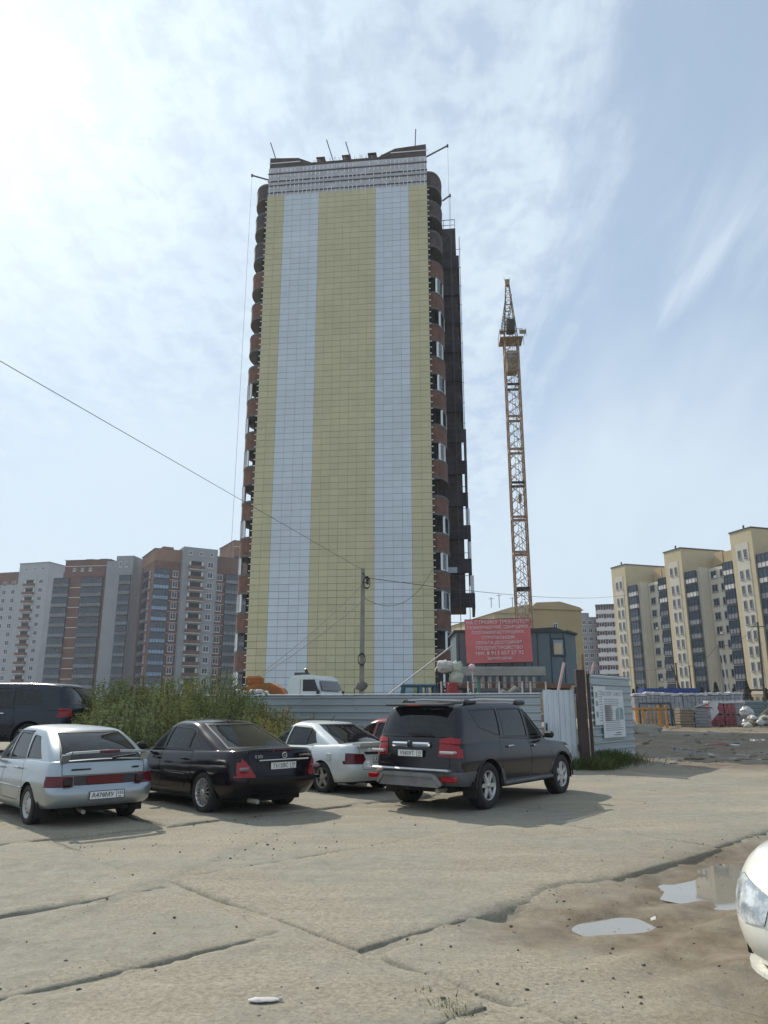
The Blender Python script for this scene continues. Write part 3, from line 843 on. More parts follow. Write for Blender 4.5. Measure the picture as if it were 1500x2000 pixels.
    b = MB(); cx, cz = S['cab'][1] - .52, S['dash_z'] + .02
    b.tube([(cx + .07 * math.cos(t), .36 + .18 * math.sin(t), cz + .17 * math.cos(t)) for t in [2 * math.pi * k / 16 for k in range(17)]], .014, 6)
    b.bar((cx, .36 - .17, cz), (cx, .36 + .17, cz), .03); b.build('steering_wheel', MATS['interior'], root)
    # mirrors
    for s in (1, -1):
        mx, my, mz = S['mirror']
        b = MB(); b.bbox((mx - .05, min(s * my, s * (my + .19)), mz - .06), (mx + .06, max(s * my, s * (my + .19)), mz + .065), .035)
        b.bar((mx + .03, s * (my - .04), mz - .04), (mx, s * (my + .05), mz - .02), .05, .03)
        b.build('mirror', MATS[S.get('mirror_mat', 'trim_black')], root)
    return root

def plate(root, S_, loc, rot, size=(.52, .112), left='А478МУ', right='155'):
    o = MB().bbox((-size[0] / 2, -size[1] / 2, -.006), (size[0] / 2, size[1] / 2, .004), .004).build('number_plate', MATS['plate'], root, loc, rot)
    fr = MB(); w, h = size[0] / 2, size[1] / 2
    for a, b_ in (((-w, -h), (w, -h)), ((w, -h), (w, h)), ((w, h), (-w, h)), ((-w, h), (-w, -h))): fr.bar((a[0], a[1], .006), (b_[0], b_[1], .006), .008, .004)
    fr.bar((w * .54, -h, .006), (w * .54, h, .006), .005, .004)
    fr.build('plate_frame', MATS['ink'], o)
    text_mesh('lettering', left, .088, MATS['ink'], o, (-w * .24, -.004, .006), (0, 0, 0), sx=1.02)
    text_mesh('lettering', right, .062, MATS['ink'], o, (w * .77, .012, .006), (0, 0, 0))
    text_mesh('lettering', 'RUS', .026, MATS['ink'], o, (w * .74, -.036, .006), (0, 0, 0))
    return o
PLATE_ROT = (math.pi / 2, 0, -math.pi / 2)        # faces the rear of the car
def lamp_block(nm, root, a, b, m, bev=.012, lab=None):
    o = MB().bbox(a, b, bev).build(nm, MATS[m], root)
    if lab: o['label'] = lab
    return o
# ------------------------------------------------------------------ the unfinished tower
mat('tile_yellow', (.53, .485, .30), .45, 0, .07, .35, rnd=.03)
mat('tile_blue', (.57, .635, .70), .45, 0, .05, .35, rnd=.025)
mat('tile_back', (.20, .20, .18), .9, 0, .2, 1)
mat('insulation', (.50, .50, .53), .9, 0, .14, 1.2)
mat('rail_metal', (.10, .10, .12), .6, .3, .2, 2)
mat('brick_brown', (.165, .088, .066), .9, 0, .3, 2.0, bump=.3, bscale=12)
mat('brick_dark', (.085, .066, .064), .9, 0, .35, 1.6)
mat('concrete', (.30, .29, .27), .9, 0, .2, 1.5)
mat('concrete_dark', (.13, .125, .12), .9, 0, .25, 1.0)
mat('upvc', (.82, .83, .84), .4, 0, .05, 3)
mat('recess_shade', (.02, .02, .022), .9, 0, .3, 1)  # near-black colour standing for the shade inside open bays and recesses
mat('net_dark', (.07, .062, .068), .9, 0, .4, .7)
glass_mat('pane', (.24, .29, .36), .0, .06)  # pale blue base colour stands in for reflected sky
TW = 14.43; TL = Vector((-10.54, 57.77, 0)); TRZ = math.atan2(-1.63, 14.34)
tower = thing('residential_tower', 'tall unfinished apartment tower clad in yellow and pale blue stripes of panels', 'tower', TL, TRZ)
FH = 3.0; ZTOP = 46.35
def build_tower():
    t = tower
    MB().box((.05, .12, -.3), (TW - .05, 21, 49.0)).build('wall', MATS['concrete_dark'], t)
    MB().box((.02, .02, 0), (TW - .02, .118, ZTOP)).build('cladding_backing', MATS['tile_back'], t)
    # cladding panels: 19 columns, 85 rows
    cols = []; x = 0.0
    widths = [('y', .775)] * 2 + [('b', .80)] * 4 + [('y', .728)] * 7 + [('b', .74)] * 4 + [('y', .81)] * 2
    k = TW / sum(w for _, w in widths)
    for c, w in widths: cols.append((x, x + w * k, c)); x += w * k
    RH = ZTOP / 85; GH, GV = .026, .016
    meshes = {}
    def pmesh(c, w):
        key = (c, round(w, 3))
        if key not in meshes:
            b = MB(); b.bbox((GV / 2, -.028, GH / 2), (w - GV / 2, .0, RH - GH / 2), .006)
            meshes[key] = b.mesh('cladding_panel', MATS['tile_yellow' if c == 'y' else 'tile_blue'])
        return meshes[key]
    rest = MB()
    for r in range(85):
        z = r * RH
        for x0, x1, c in cols:
            if 5 <= r < 20: inst('cladding_panel', pmesh(c, x1 - x0), t, (x0 + random.uniform(-.002, .002), random.uniform(-.002, .002), z), (random.uniform(-.003, .003), 0, random.uniform(-.003, .003)))
            else:
                d = random.uniform(-.002, .002); tl = random.uniform(-.003, .003)
                a, b_, za, zb = x0 + GV / 2, x1 - GV / 2, z + GH / 2, z + RH - GH / 2
                y0, y1 = -.028 + d, -.028 + d + tl
                rest.add([(a, y0, za), (b_, y0, za), (b_, y1, zb), (a, y1, zb), (a, .018, za), (b_, .018, za), (b_, .018, zb), (a, .018, zb)], [(0, 1, 2, 3), (4, 5, 1, 0), (3, 2, 6, 7), (0, 3, 7, 4), (1, 5, 6, 2)], 0 if c == 'y' else 1)
    o = rest.build('cladding_panel', [MATS['tile_yellow'], MATS['tile_blue']], t); tag(o, kind='stuff')
    tone = o.data.attributes.new('tone', 'FLOAT', 'FACE'); rv = np.repeat(RNG.normal(0, .018, len(o.data.polygons) // 5 + 1), 5)[:len(o.data.polygons)]
    tone.data.foreach_set('value', rv.astype(np.float32))
    for nm in ('tile_yellow', 'tile_blue'):
        nt = MATS[nm].node_tree; p = nt.nodes['Principled BSDF']; src = p.inputs['Base Color'].links[0].from_socket
        a = nt.nodes.new('ShaderNodeAttribute'); a.attribute_name = 'tone'; m1 = nt.nodes.new('ShaderNodeMath'); m1.operation = 'ADD'; m1.inputs[1].default_value = 1.0; nt.links.new(a.outputs['Fac'], m1.inputs[0])
        h = nt.nodes.new('ShaderNodeHueSaturation'); nt.links.new(src, h.inputs['Color']); nt.links.new(m1.outputs[0], h.inputs['Value']); nt.links.new(h.outputs[0], p.inputs['Base Color'])
    # bare insulation and carrier rails above the cladding
    b = MB(); nx = 14
    for i in range(nx):
        for j in range(6):
            b.box((TW / nx * i + .008, .03 + random.uniform(0, .02), ZTOP + .02 + .5 * j), (TW / nx * (i + 1) - .008, .117, ZTOP + .5 * j + .51))
    o = b.build('insulation_board', MATS['insulation'], t); tag(o, kind='stuff')
    for z in (ZTOP + .35, ZTOP + 1.1, ZTOP + 1.55, ZTOP + 2.35):
        MB().box((-.05, -.05, z - .03), (TW + .05, .028, z + .03)).build('carrier_rail', MATS['rail_metal'], t)
    b = MB()
    for i in range(38):
        xx = TW / 38 * (i + .5)
        for j in range(5): 
            if random.random() < .8: b.box((xx - .025, -.09, ZTOP + .12 + .58 * j + random.uniform(-.05, .05)), (xx + .025, -.052, ZTOP + .45 + .58 * j))
        b.box((xx - .015, -.115, ZTOP - .12), (xx + .015, -.092, ZTOP + .25))
    tag(b.build('rail_bracket', MATS['upvc'], t), kind='stuff')
    b = MB()
    for r in range(85):
        for xx, s in ((TW, 1), (0, -1)):
            b.box((min(xx, xx + s * .17), .0, r * RH + .02), (max(xx, xx + s * .17), .10, r * RH + .07))
    tag(b.build('edge_bracket', MATS['upvc'], t), kind='stuff')
    # parapet of brick, stepped
    b = MB(); b.box((.1, .14, 49.0), (TW - .1, .5, 49.75)); b.build('parapet', MATS['brick_dark'], t)
    MB().prism([(.05, 49.0), (4.2, 49.0), (3.9, 49.76), (2.7, 50.35), (.05, 50.55)], .13, .55, axis='y').build('parapet', MATS['brick_dark'], t)
    MB().prism([(9.6, 49.0), (TW - .05, 49.0), (TW - .05, 50.7), (11.6, 50.5), (10.3, 49.9)], .13, .55, axis='y').build('parapet', MATS['brick_dark'], t)
    MB().box((-.02, .08, 49.9), (2.9, .12, 49.97)).build('carrier_rail', MATS['upvc'], t)
    MB().box((11.2, .08, 50.0), (TW + .1, .12, 50.07)).build('carrier_rail', MATS['upvc'], t)
    for xx in (4.6, 7.0, 9.4): 
        b = MB(); b.bbox((xx - .32, .9, 49), (xx + .32, 1.6, 50.75), .02); b.box((xx - .4, .82, 50.75), (xx + .4, 1.68, 50.86)); b.build('chimney', MATS['brick_dark'], t)
    for xx, dx, h in ((.9, -1.0, 52.6), (6.1, -.9, 52.4), (7.7, -.7, 52.0)):
        MB().tube([(xx, .8, 49.3), (xx + dx, .5, h)], .05, 6).build('roof_pole', MATS['rail_metal'], t)
    MB().tube([(13.3, .8, 49.3), (13.45, .8, 53.0)], .05, 6).build('roof_pole', MATS['rail_metal'], t)
    b = MB()
    for i in range(34):
        xx = 3.9 + 7.0 * random.random(); b.tube([(xx, .3, 49.7), (xx + random.uniform(-.1, .1), .3, 50.0 + .4 * random.random())], .015, 4)
    tag(b.build('rebar', MATS['rail_metal'], t), kind='stuff')
    # hoist beams with hanging ropes at both corners
    for x0, x1, z0, z1, zb in ((.3, -1.75, 48.7, 49.25, 12.0), (TW - .2, TW + 1.9, 50.0, 50.75, 30.0), (TW + 1.3, TW + 2.0, 45.3, 45.5, 30.0)):
        b = MB(); b.bar((x0, 1.0, z0), (x1, .6, z1), .10); b.bar((x1, .6, z1 - .15), (x1, .6, z1 + .12), .14); b.build('hoist_beam', MATS['rail_metal'], t)
        MB().tube([(x1, .6, z1), (x1 - .1 * (1 if x1 < 0 else 0), .6, zb)], .012, 4).build('hoist_rope', MATS['rail_metal'], t)
    # rounded bays on both sides
    def half_round(x0, s, yc, ry, rx, n=12, sh=0.):
        return [(x0 + s * (rx + sh) * math.sin(math.pi * k / n) ** .8, yc - (ry + sh) * math.cos(math.pi * k / n)) for k in range(n + 1)]
    def ring_wall(pts, z0, z1, th, s, m, nm, lip=None):
        b = MB(); n = len(pts)
        inn = [(p[0] - s * th, p[1]) for p in pts]
        vs = [(p[0], p[1], z) for z in (z0, z1) for p in pts] + [(p[0], p[1], z) for z in (z0, z1) for p in inn]
        for k in range(n - 1):
            b.add([vs[k], vs[k + 1], vs[n + k + 1], vs[n + k]], [(0, 1, 2, 3)], 0, True)
            b.add([vs[2 * n + k], vs[2 * n + k + 1], vs[3 * n + k + 1], vs[3 * n + k]], [(0, 1, 2, 3)], 0, True)
            b.add([vs[n + k], vs[n + k + 1], vs[3 * n + k + 1], vs[3 * n + k]], [(0, 1, 2, 3)])
            b.add([vs[k], vs[k + 1], vs[2 * n + k + 1], vs[2 * n + k]], [(0, 1, 2, 3)])
        return b.mesh(nm, m)
    for x0, s, rx in ((TW - .05, 1, 1.25), (.05, -1, 1.55)):
        pts = half_round(x0, s, 2.2, 2.0, rx)
        band = ring_wall(pts, 0, 1.40, .25, s, MATS['brick_brown'], 'bay_parapet')
        band_top = ring_wall(pts, 0, 1.40, .25, s, MATS['brick_dark'], 'bay_parapet')
        fl = MB(); fl.prism([(p[0], p[1]) for p in half_round(x0, s, 2.2, 2.0, rx, sh=.03)], -.12, 0.06); flm = fl.mesh('bay_slab', MATS['concrete_dark'])
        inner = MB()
        inner.box((min(x0, x0 + s * .45), .5, 0), (max(x0, x0 + s * .45), 3.9, 1.62)); innm = inner.mesh('bay_recess', MATS['recess_shade'])
        # window set along the curve: frames and panes
        def bay_window(sel):
            b = MB(); P2 = half_round(x0, s, 2.2, 1.93, rx - .07, 12)
            for k in sel:
                p, q = P2[k], P2[k + 1]
                b.bar((p[0], p[1], 0), (p[0], p[1], 1.48), .20, .15, 0); b.bar((q[0], q[1], 0), (q[0], q[1], 1.48), .20, .15, 0)
                for z in (.06, 1.42): b.bar((p[0], p[1], z), (q[0], q[1], z), .14, .14, 0)
                b.add([(p[0], p[1], .06), (q[0], q[1], .06), (q[0], q[1], 1.42), (p[0], p[1], 1.42)], [(0, 1, 2, 3)], 1)
            return b.mesh('bay_window', [MATS['upvc'], MATS['pane']])
        wr_ = [bay_window([2, 3]), bay_window([3, 4, 5]), bay_window([2, 3, 4])]
        wl_ = [bay_window([2, 3, 4, 5]), bay_window([3, 4, 5])]
        for k in range(-1, 15):
            zc = 3.55 + 3 * k
            if zc < 1: zc = .9
            inst('bay_parapet', band if k < 12 else band_top, t, (0, 0, zc + .80)); inst('bay_slab', flm, t, (0, 0, zc + .80))
            inst('bay_slab', flm, t, (0, 0, zc + 2.26))
            inst('bay_recess', innm, t, (0, 0, zc - .74))
            if s > 0:
                if k <= 11 and k != 5: inst('bay_window', wr_[k % 3], t, (0, 0, zc - .73))
            elif k <= 8: inst('bay_window', wl_[k % 2], t, (0, 0, zc - .73))
    # balcony stack further back on the right side, still wrapped in scaffolding
    b = MB(); b.box((TW - .2, 8.0, 10.4), (TW + 2.35, 17, 47.4)); b.build('rear_wing', MATS['brick_dark'], t)
    MB().box((TW - .2, 8.6, 0), (TW + .6, 17, 10.38)).build('rear_wing', MATS['brick_dark'], t)
    bal = MB(); bal.box((TW + 2.37, 7.9, 0), (TW + 2.62, 15, 1.25)); bal.box((TW + .6, 7.72, 0), (TW + 2.62, 7.88, 1.25)); balm = bal.mesh('balcony', MATS['net_dark'])
    for k in range(12):
        dx = .55 if k == 0 else .35 if k < 3 else .2 if k < 6 else .0
        inst('balcony', balm, t, (dx, 0, 9.9 + 3 * k))
    for k, dx in ((0, .5), (1, .35), (2, .3)):
        MB().box((TW + 2.30 + dx, 7.9, 11.2 + 3 * k), (TW + 2.62 + dx, 9.2, 12.7 + 3 * k)).build('balcony_glazing', MATS['upvc'], t)
    sc_ = MB()
    for xx in (TW + .9, TW + 1.9, TW + 2.7):
        sc_.tube([(xx, 7.4, 0), (xx, 7.4, 46)], .03, 5)
    for k in range(23): sc_.tube([(TW + .6, 7.4, 2 * k + .6), (TW + 2.8, 7.4, 2 * k + .6)], .025, 5)
    sc_.build('scaffold', MATS['rail_metal'], t)
    b = MB()
    for xx in (TW + .2, TW + 1.2, TW + 2.3): b.bar((xx, 8.3, 47.4), (xx, 8.3, 48.6), .05)
    b.bar((TW + .2, 8.3, 48.6), (TW + 2.3, 8.3, 48.6), .05); b.bar((TW + .2, 8.3, 48.0), (TW + 2.3, 8.3, 48.0), .04); b.build('roof_rail', MATS['rail_metal'], t)
    MB().box((TW + .8, 7.6, 12.9), (TW + 1.7, 7.9, 13.4)).build('cloth_bundle', MATS['tile_blue'], t)
build_tower()

# ------------------------------------------------------------------ apartment houses
mat('wall_brick_red', (.15, .078, .064), .9, 0, .18, .4)
mat('wall_brick_sunlit', (.25, .145, .095), .9, 0, .18, .4)  # brick with the warm tone of its sunlit faces put into the colour
mat('wall_grey', (.27, .28, .30), .9, 0, .1, .3)
mat('wall_pale', (.36, .375, .40), .9, 0, .08, .3)
mat('wall_cream', (.50, .425, .28), .9, 0, .08, .3)
mat('wall_ochre', (.42, .33, .19), .9, 0, .08, .3)
mat('wall_white', (.54, .51, .43), .9, 0, .07, .3)
mat('wall_maroon', (.14, .035, .045), .85, 0, .15, .4)
mat('band_white', (.62, .60, .58), .9, 0, .06, .4)
mat('roof_felt', (.09, .09, .09), .95, 0, .2, .6)
mat('far_frame', (.60, .61, .62), .6, 0, .06, 2)
mat('dark_frame', (.04, .05, .065), .5, .2, .15, 2)
glass_mat('far_pane', (.018, .026, .036), .0, .10)
glass_mat('loggia_pane', (.035, .055, .08), .0, .12)
mat('loggia_panel', (.165, .175, .19), .6, 0, .15, .6, rnd=.25)
mat('loggia_blue', (.20, .30, .42), .5, 0, .15, .6, rnd=.2)
UNIT = {}
def unit(kind, w, h, m1=None):
    """one storey's window, glazed loggia or balcony; origin at its lower left on the wall plane, outside is -y"""
    key = (kind, round(w, 2), round(h, 2), m1)
    if key in UNIT: return UNIT[key]
    b = MB()
    if kind == 'window':
        b.box((0, -.02, 0), (w, .06, h), 1)
        for a, c in (((0, -.06, 0), (.12, -.021, h)), ((w - .12, -.06, 0), (w, -.021, h)), ((.121, -.06, h - .12), (w - .121, -.021, h)), ((.121, -.06, 0), (w - .121, -.021, .12)), ((w * .5 - .05, -.058, .121), (w * .5 + .05, -.0212, h - .121))): b.box(a, c, 0)
        b.box((-.1, -.16, -.12), (w + .1, -.0, -.002), 0)
        me = b.mesh('window', [MATS[m1 or 'far_frame'], MATS['far_pane']])
    elif kind == 'loggia':
        d = .55
        b.box((0, -d, 0), (w, .0, .22), 0)
        b.box((.02, -d + .03, .22), (w - .02, -.0, 1.15), 2)
        b.box((.04, -d + .06, 1.15), (w - .04, -.0, h - .12), 1)
        b.box((0, -d, h - .12), (w, 0, h - .01), 0)
        n = max(2, int(w / .8))
        for i in range(n + 1):
            x = (w - .08) * i / n; b.box((x, -d - .01, .221), (x + .08, -d + .05, h - .121), 0)
        b.box((0, -d - .005, 1.12), (w, -d + .045, 1.20), 0)
        me = b.mesh('loggia', [MATS['dark_frame'], MATS['loggia_pane'], MATS[m1 or 'loggia_panel']])
    elif kind == 'balcony':
        b.box((.1, -.03, 0), (w - .1, .0, h - .25), 1)  # flat dark sheet painted as the shaded recess behind the balcony
        b.box((0, -1.0, -.15), (w, 0, 0), 2); b.box((0, -1.0, 0), (w, -.9, 1.0), 0)
        b.box((0, -.9, 0), (.1, 0, 1.0), 0); b.box((w - .1, -.9, 0), (w, 0, 1.0), 0)
        for x in (.12, w - .62): b.box((x, -.05, 1.0), (x + .5, -.031, h - .35), 2)
        me = b.mesh('balcony', [MATS[m1 or 'wall_brick_red'], MATS['recess_shade'], MATS['far_frame']])
    UNIT[key] = me; return me
def strips(root, x0, y0, lst, z0, fh, nf, rot=0., skip=()):
    """facade made of vertical strips: (width, wall material, projection, what is on every floor)"""
    x = x0; out = {}
    for w, wm, pr, items in lst:
        z1 = z0 + fh * nf
        if wm: MB().box((x, y0 - pr, 0), (x + w, y0 + .3, z1 if items is None or not items else z1)).build('wall', MATS[wm], root)
        for it in items or []:
            kind, dx, iw, ih, dz = it[:5]; m1 = it[5] if len(it) > 5 else None
            me = unit(kind, iw, ih, m1)
            for k in range(nf):
                if (kind, k) in skip: continue
                inst(kind, me, root, (x + dx, y0 - pr, z0 + fh * k + dz))
        x += w
    return x
def at_px(u, v, Y): p = P(u, v, Y); return Vector((p.x, p.y, 0))

def left_houses():
    fh = 2.9
    # c: the middle house with the grey projecting part
    o = at_px(287, 1300, 199); c = thing('apartment_house', 'brown and grey apartment house with red balconies down its grey middle beside the tower', 'building', o, R(30), 'apartment houses beyond the weeds')
    MB().box((0, .3, 0), (30, 16, 43.2)).build('wall', MATS['wall_brick_red'], c)
    MB().box((-.05, .28, 40.4), (7.2, 16.05, 43.6)).build('attic', MATS['wall_brick_sunlit'], c)
    b = MB(); b.box((-.3, .2, 43.6), (7.3, 16.2, 43.75)); b.build('roof', MATS['roof_felt'], c)
    MB().box((7.2, -1.6, 0), (16.8, .28, 44.6)).build('wall', MATS['wall_grey'], c)
    MB().box((7.25, .35, 43.3), (16.8, 8, 44.6)).build('attic', MATS['wall_grey'], c)
    strips(c, 0, .3, [(4.2, None, 0, [('loggia', 0, 4.1, 2.8, 0, 'loggia_blue')]), (3.0, None, 0, [('window', .9, 1.5, 1.7, .8)])], .6, fh, 13)
    strips(c, 7.2, -1.6, [(9.6, None, 0, [('balcony', 1.6, 4.2, 2.6, .1), ('window', 6.9, 1.6, 1.6, .9)])], .6, fh, 14)
    for x in (8.6, 11.6, 14.6): inst('window', unit('window', 1.0, 1.0), c, (x, -1.62, 42.4))
    strips(c, 16.8, .3, [(3.0, None, 0, [('window', .7, 1.6, 1.7, .8)]), (9.6, None, .0, [('loggia', .2, 4.5, 2.8, 0), ('loggia', 4.9, 4.5, 2.8, 0)])], .6, fh, 13)
    MB().box((16.8, .25, 39.0), (30.1, 16.05, 43.0)).build('attic', MATS['wall_brick_red'], c)
    for k in range(13): MB().box((-.06, .2, .6 + fh * k - .13), (30.06, .29, .6 + fh * k - .01)).build('floor_band', MATS['band_white'], c)
    for k in range(13):
        inst('loggia', unit('loggia', 4.1, 2.8), c, (-.02, 11, .6 + fh * k), (0, 0, -math.pi / 2)); inst('window', unit('window', 1.5, 1.7), c, (-.02, 5.5, .6 + fh * k + .8), (0, 0, -math.pi / 2))
    MB().box((3, 5, 43.7), (6, 8, 45.4)).build('roof_box', MATS['wall_brick_sunlit'], c)
    # d: taller brick house behind
    o = at_px(446, 1300, 212); d = thing('apartment_house', 'tallest red brick apartment house partly hidden behind the yellow and blue tower', 'building', o, R(30), 'apartment houses beyond the weeds')
    MB().box((0, .3, 0), (24, 14, 48.6)).build('wall', MATS['wall_brick_sunlit'], d)
    MB().box((-.2, .1, 48.6), (24.2, 14.2, 48.8)).build('roof', MATS['roof_felt'], d)
    MB().box((-.06, .24, 46.9), (24, .3, 47.05)).build('floor_band', MATS['band_white'], d)
    strips(d, 0, .3, [(4.5, None, 0, [('loggia', .2, 4.2, 2.8, 0, 'loggia_blue')]), (4, None, 0, [('window', 1, 1.6, 1.7, .8)])], .6, fh, 15)
    # b: house with glazed loggias and a grey stair part
    o = at_px(103, 1300, 216); b_ = thing('apartment_house', 'brown apartment house with two columns of glazed loggias and a brick stripe between', 'building', o, R(-8), 'apartment houses beyond the weeds')
    MB().box((0, .3, 0), (14.4, 16, 40.0)).build('wall', MATS['wall_brick_red'], b_)
    MB().box((.4, .2, 38.6), (14.5, 16.1, 43.4)).build('attic', MATS['wall_brick_red'], b_)
    MB().box((.2, .0, 43.4), (14.7, 16.3, 43.55)).build('roof', MATS['roof_felt'], b_)
    MB().box((.3, .12, 41.6), (14.6, .2, 41.75)).build('floor_band', MATS['band_white'], b_)
    for x in (3, 5.5, 8): inst('window', unit('window', .9, .9), b_, (x, .18, 40.2))
    for x in (4.5, 9.0): MB().box((x, 4, 43.56), (x + 2.4, 6, 44.5)).build('roof_box', MATS['wall_brick_red'], b_)
    strips(b_, -2.6, .3, [(5.0, None, .0, [('loggia', 0, 4.9, 2.8, 0)])], .6, fh, 13)
    strips(b_, 6.2, .3, [(6.6, None, .0, [('loggia', 0, 6.5, 2.8, 0)])], .6, fh, 13)
    MB().box((-2.65, .3, 0), (0, 14, 38.4)).build('wall', MATS['wall_brick_red'], b_)
    for k in range(13): MB().box((2.4, .22, .6 + fh * k - .14), (6.2, .298, .6 + fh * k + .04)).build('floor_band', MATS['band_white'], b_)
    MB().box((14.4, -1.5, 0), (17.6, 15, 42.6)).build('wall', MATS['wall_grey'], b_)
    MB().box((17.6, -2.2, 0), (22.8, 15, 43.9)).build('wall', MATS['wall_grey'], b_)
    for x in (18.6, 20.4): inst('window', unit('window', .8, 1.6), b_, (x, -2.22, 40.6))
    strips(b_, 17.6, -2.2, [(5.2, None, 0, [('loggia', 1.6, 3.4, 2.8, 0)])], .6, fh, 13)
    # a: far left
    o = at_px(-70, 1300, 268); a = thing('apartment_house', 'grey apartment house farthest away with a column of small red balconies', 'building', o, R(-16), 'apartment houses beyond the weeds')
    MB().box((0, .3, 0), (19.5, 14, 44.0)).build('wall', MATS['wall_pale'], a); MB().box((-.1, .25, 44.001), (19.5, 14, 48.5)).build('attic', MATS['wall_brick_red'], a)
    MB().box((19.5, -1.0, 0), (32, 14, 51.0)).build('wall', MATS['wall_pale'], a)
    MB().box((19.3, -1.2, 51.0), (32.2, 14.2, 51.2)).build('roof', MATS['roof_felt'], a)
    strips(a, 0, .3, [(4, None, 0, [('window', 1, 1.6, 1.7, .8)]), (7, None, 0, [('loggia', .5, 6, 2.8, 0)]), (3.5, None, 0, [('window', 1, 1.6, 1.7, .8)]), (5, None, 0, [('window', 1.4, 1.6, 1.7, .8)])], .6, 3.0, 15)
    strips(a, 19.5, -1.0, [(12.5, None, 0, [('balcony', 3.0, 4.4, 2.6, .1), ('window', 9.0, 1.7, 1.6, .9)])], .6, 3.0, 15)
    for x in (22, 25.5, 29): inst('window', unit('window', 1.0, 1.0), a, (x, -1.02, 48.4))
left_houses()

def right_house():
    # facade runs away from us: local x along it from the near end to the far end, -y is its sunlit side
    fh = 2.9
    A, B = Vector((73.5, 141.0)), Vector((58.0, 190.0)); d = (B - A).normalized()
    # local +x along d, local -y must point to the left (towards -X)
    rz = math.atan2(d.y, d.x)
    r = thing('apartment_house', 'long cream and ochre apartment house with tall tower bays receding behind the yard', 'building', (A.x, A.y, 0), rz)
    # with +x pointing away from us, +y points to the left (-X), so the facade is the +y side
    def wall(nm, m, x0, x1, y0, y1, z0, z1): return MB().box((x0, y0, z0), (x1, y1, z1)).build(nm, MATS[m], r)
    RZ = math.pi   # units face +y
    def put(kind, w, h, xr, y, z, m1=None):      # xr: right edge seen from outside -> larger x first
        return inst(kind, unit(kind, w, h, m1), r, (xr, y, z), (0, 0, RZ))
    L = 20.2
    for k in range(-2, 3):
        x = k * L - 1.0
        # tower bay: ochre shaft with a pale inlay and paired narrow windows
        wall('tower_bay', 'wall_cream' if False else 'wall_ochre', x, x + 5.6, -3, 3.4, 0, 3.9)
        wall('tower_bay', 'wall_cream', x, x + 5.6, -8, 3.4, 3.9, 35.0)
        wall('inlay', 'wall_white', x + 1.2, x + 4.4, 3.4, 3.47, 3.9, 32.5)
        for f in range(10):
            z = .9 + fh * f + (1.1 if f == 9 else 0)
            for dx in (2.45, 3.95): put('window', .75, 1.7 if f else 1.2, x + dx, 3.49 if f else 3.42, z + 1.4, 'wall_grey')
        wall('roof', 'roof_felt', x - .15, x + 5.75, -8.1, 3.55, 35.0, 35.25)
        # roof huts with pipes
        wall('roof_box', 'wall_ochre', x - 4.5, x - 2.0, -6, -3.5, 31.2, 34.0); wall('roof_box', 'wall_ochre', x - 8.5, x - 5.2, -6, -3.2, 31.2, 33.6)
        MB().tube([(x + 3.2, 2.0, 35.2), (x + 3.2, 2.0, 36.3)], .18, 8).build('vent_pipe', MATS['roof_felt'], r)
        # recessed middle between this bay and the nearer one
        xa, xb = x - L + 5.6, x
        dy = 2.4; wall('wall', 'wall_ochre', xa, xb, -9, -2.2 + dy, 0, 3.9); wall('wall', 'wall_white', xa, xb, -9, -2.2 + dy, 3.9, 29.2)
        wall('attic', 'wall_cream', xa, xb, -9, -4.6, 29.2, 33.0)
        wall('parapet', 'wall_white', xa, xb, -2.5 + dy, -2.15 + dy, 29.2, 29.9)
        # glazed balcony column beside the bay on its near side, with a pale fin
        for f in range(10):
            z = .6 + fh * f
            put('loggia', 3.0, 2.8, x - .25, dy + (.25 if f not in (0,) else -.2), z + .2, 'band_white' if f in (0, 8, 9) else None)
            put('loggia', 2.6, 2.8, xa + 3.0, .4 + dy, z + .2, 'band_white' if f in (0, 8, 9) else None)
        wall('wall', 'wall_white', xa + .1, xa + 3.1, -2.15 + dy, -.02 + dy, 0, 29.9); wall('wall', 'wall_white', x - 3.3, x - .1, -2.15 + dy, -.02 + dy, 0, 29.9)
        wall('fin', 'wall_white', x - 3.9, x - 3.35, -2.1 + dy, -.3 + dy, 0, 30.2)
        for f in range(10):
            z = .6 + fh * f
            put('window', 1.6, 1.6, xa + 9.9, -2.13 + dy, z + 1.0, 'wall_grey'); put('window', 1.5, 1.6, xa + 7.2, -2.13 + dy, z + 1.0, 'wall_grey')
            put('window', .8, 1.5, xa + 4.6, -2.13 + dy, z + 1.0, 'wall_grey')
            if (f * 7 + k) % 4 == 0: MB().bbox((xa + 8.0, -2.1 + dy, z + .9), (xa + 8.7, -1.75 + dy, z + 1.45), .03).build('air_conditioner', MATS['far_frame'], r)
        MB().box((xa, -2.14 + dy, 3.85), (xb, -1.95 + dy, 4.1)).build('floor_band', MATS['band_white'], r)
right_house()

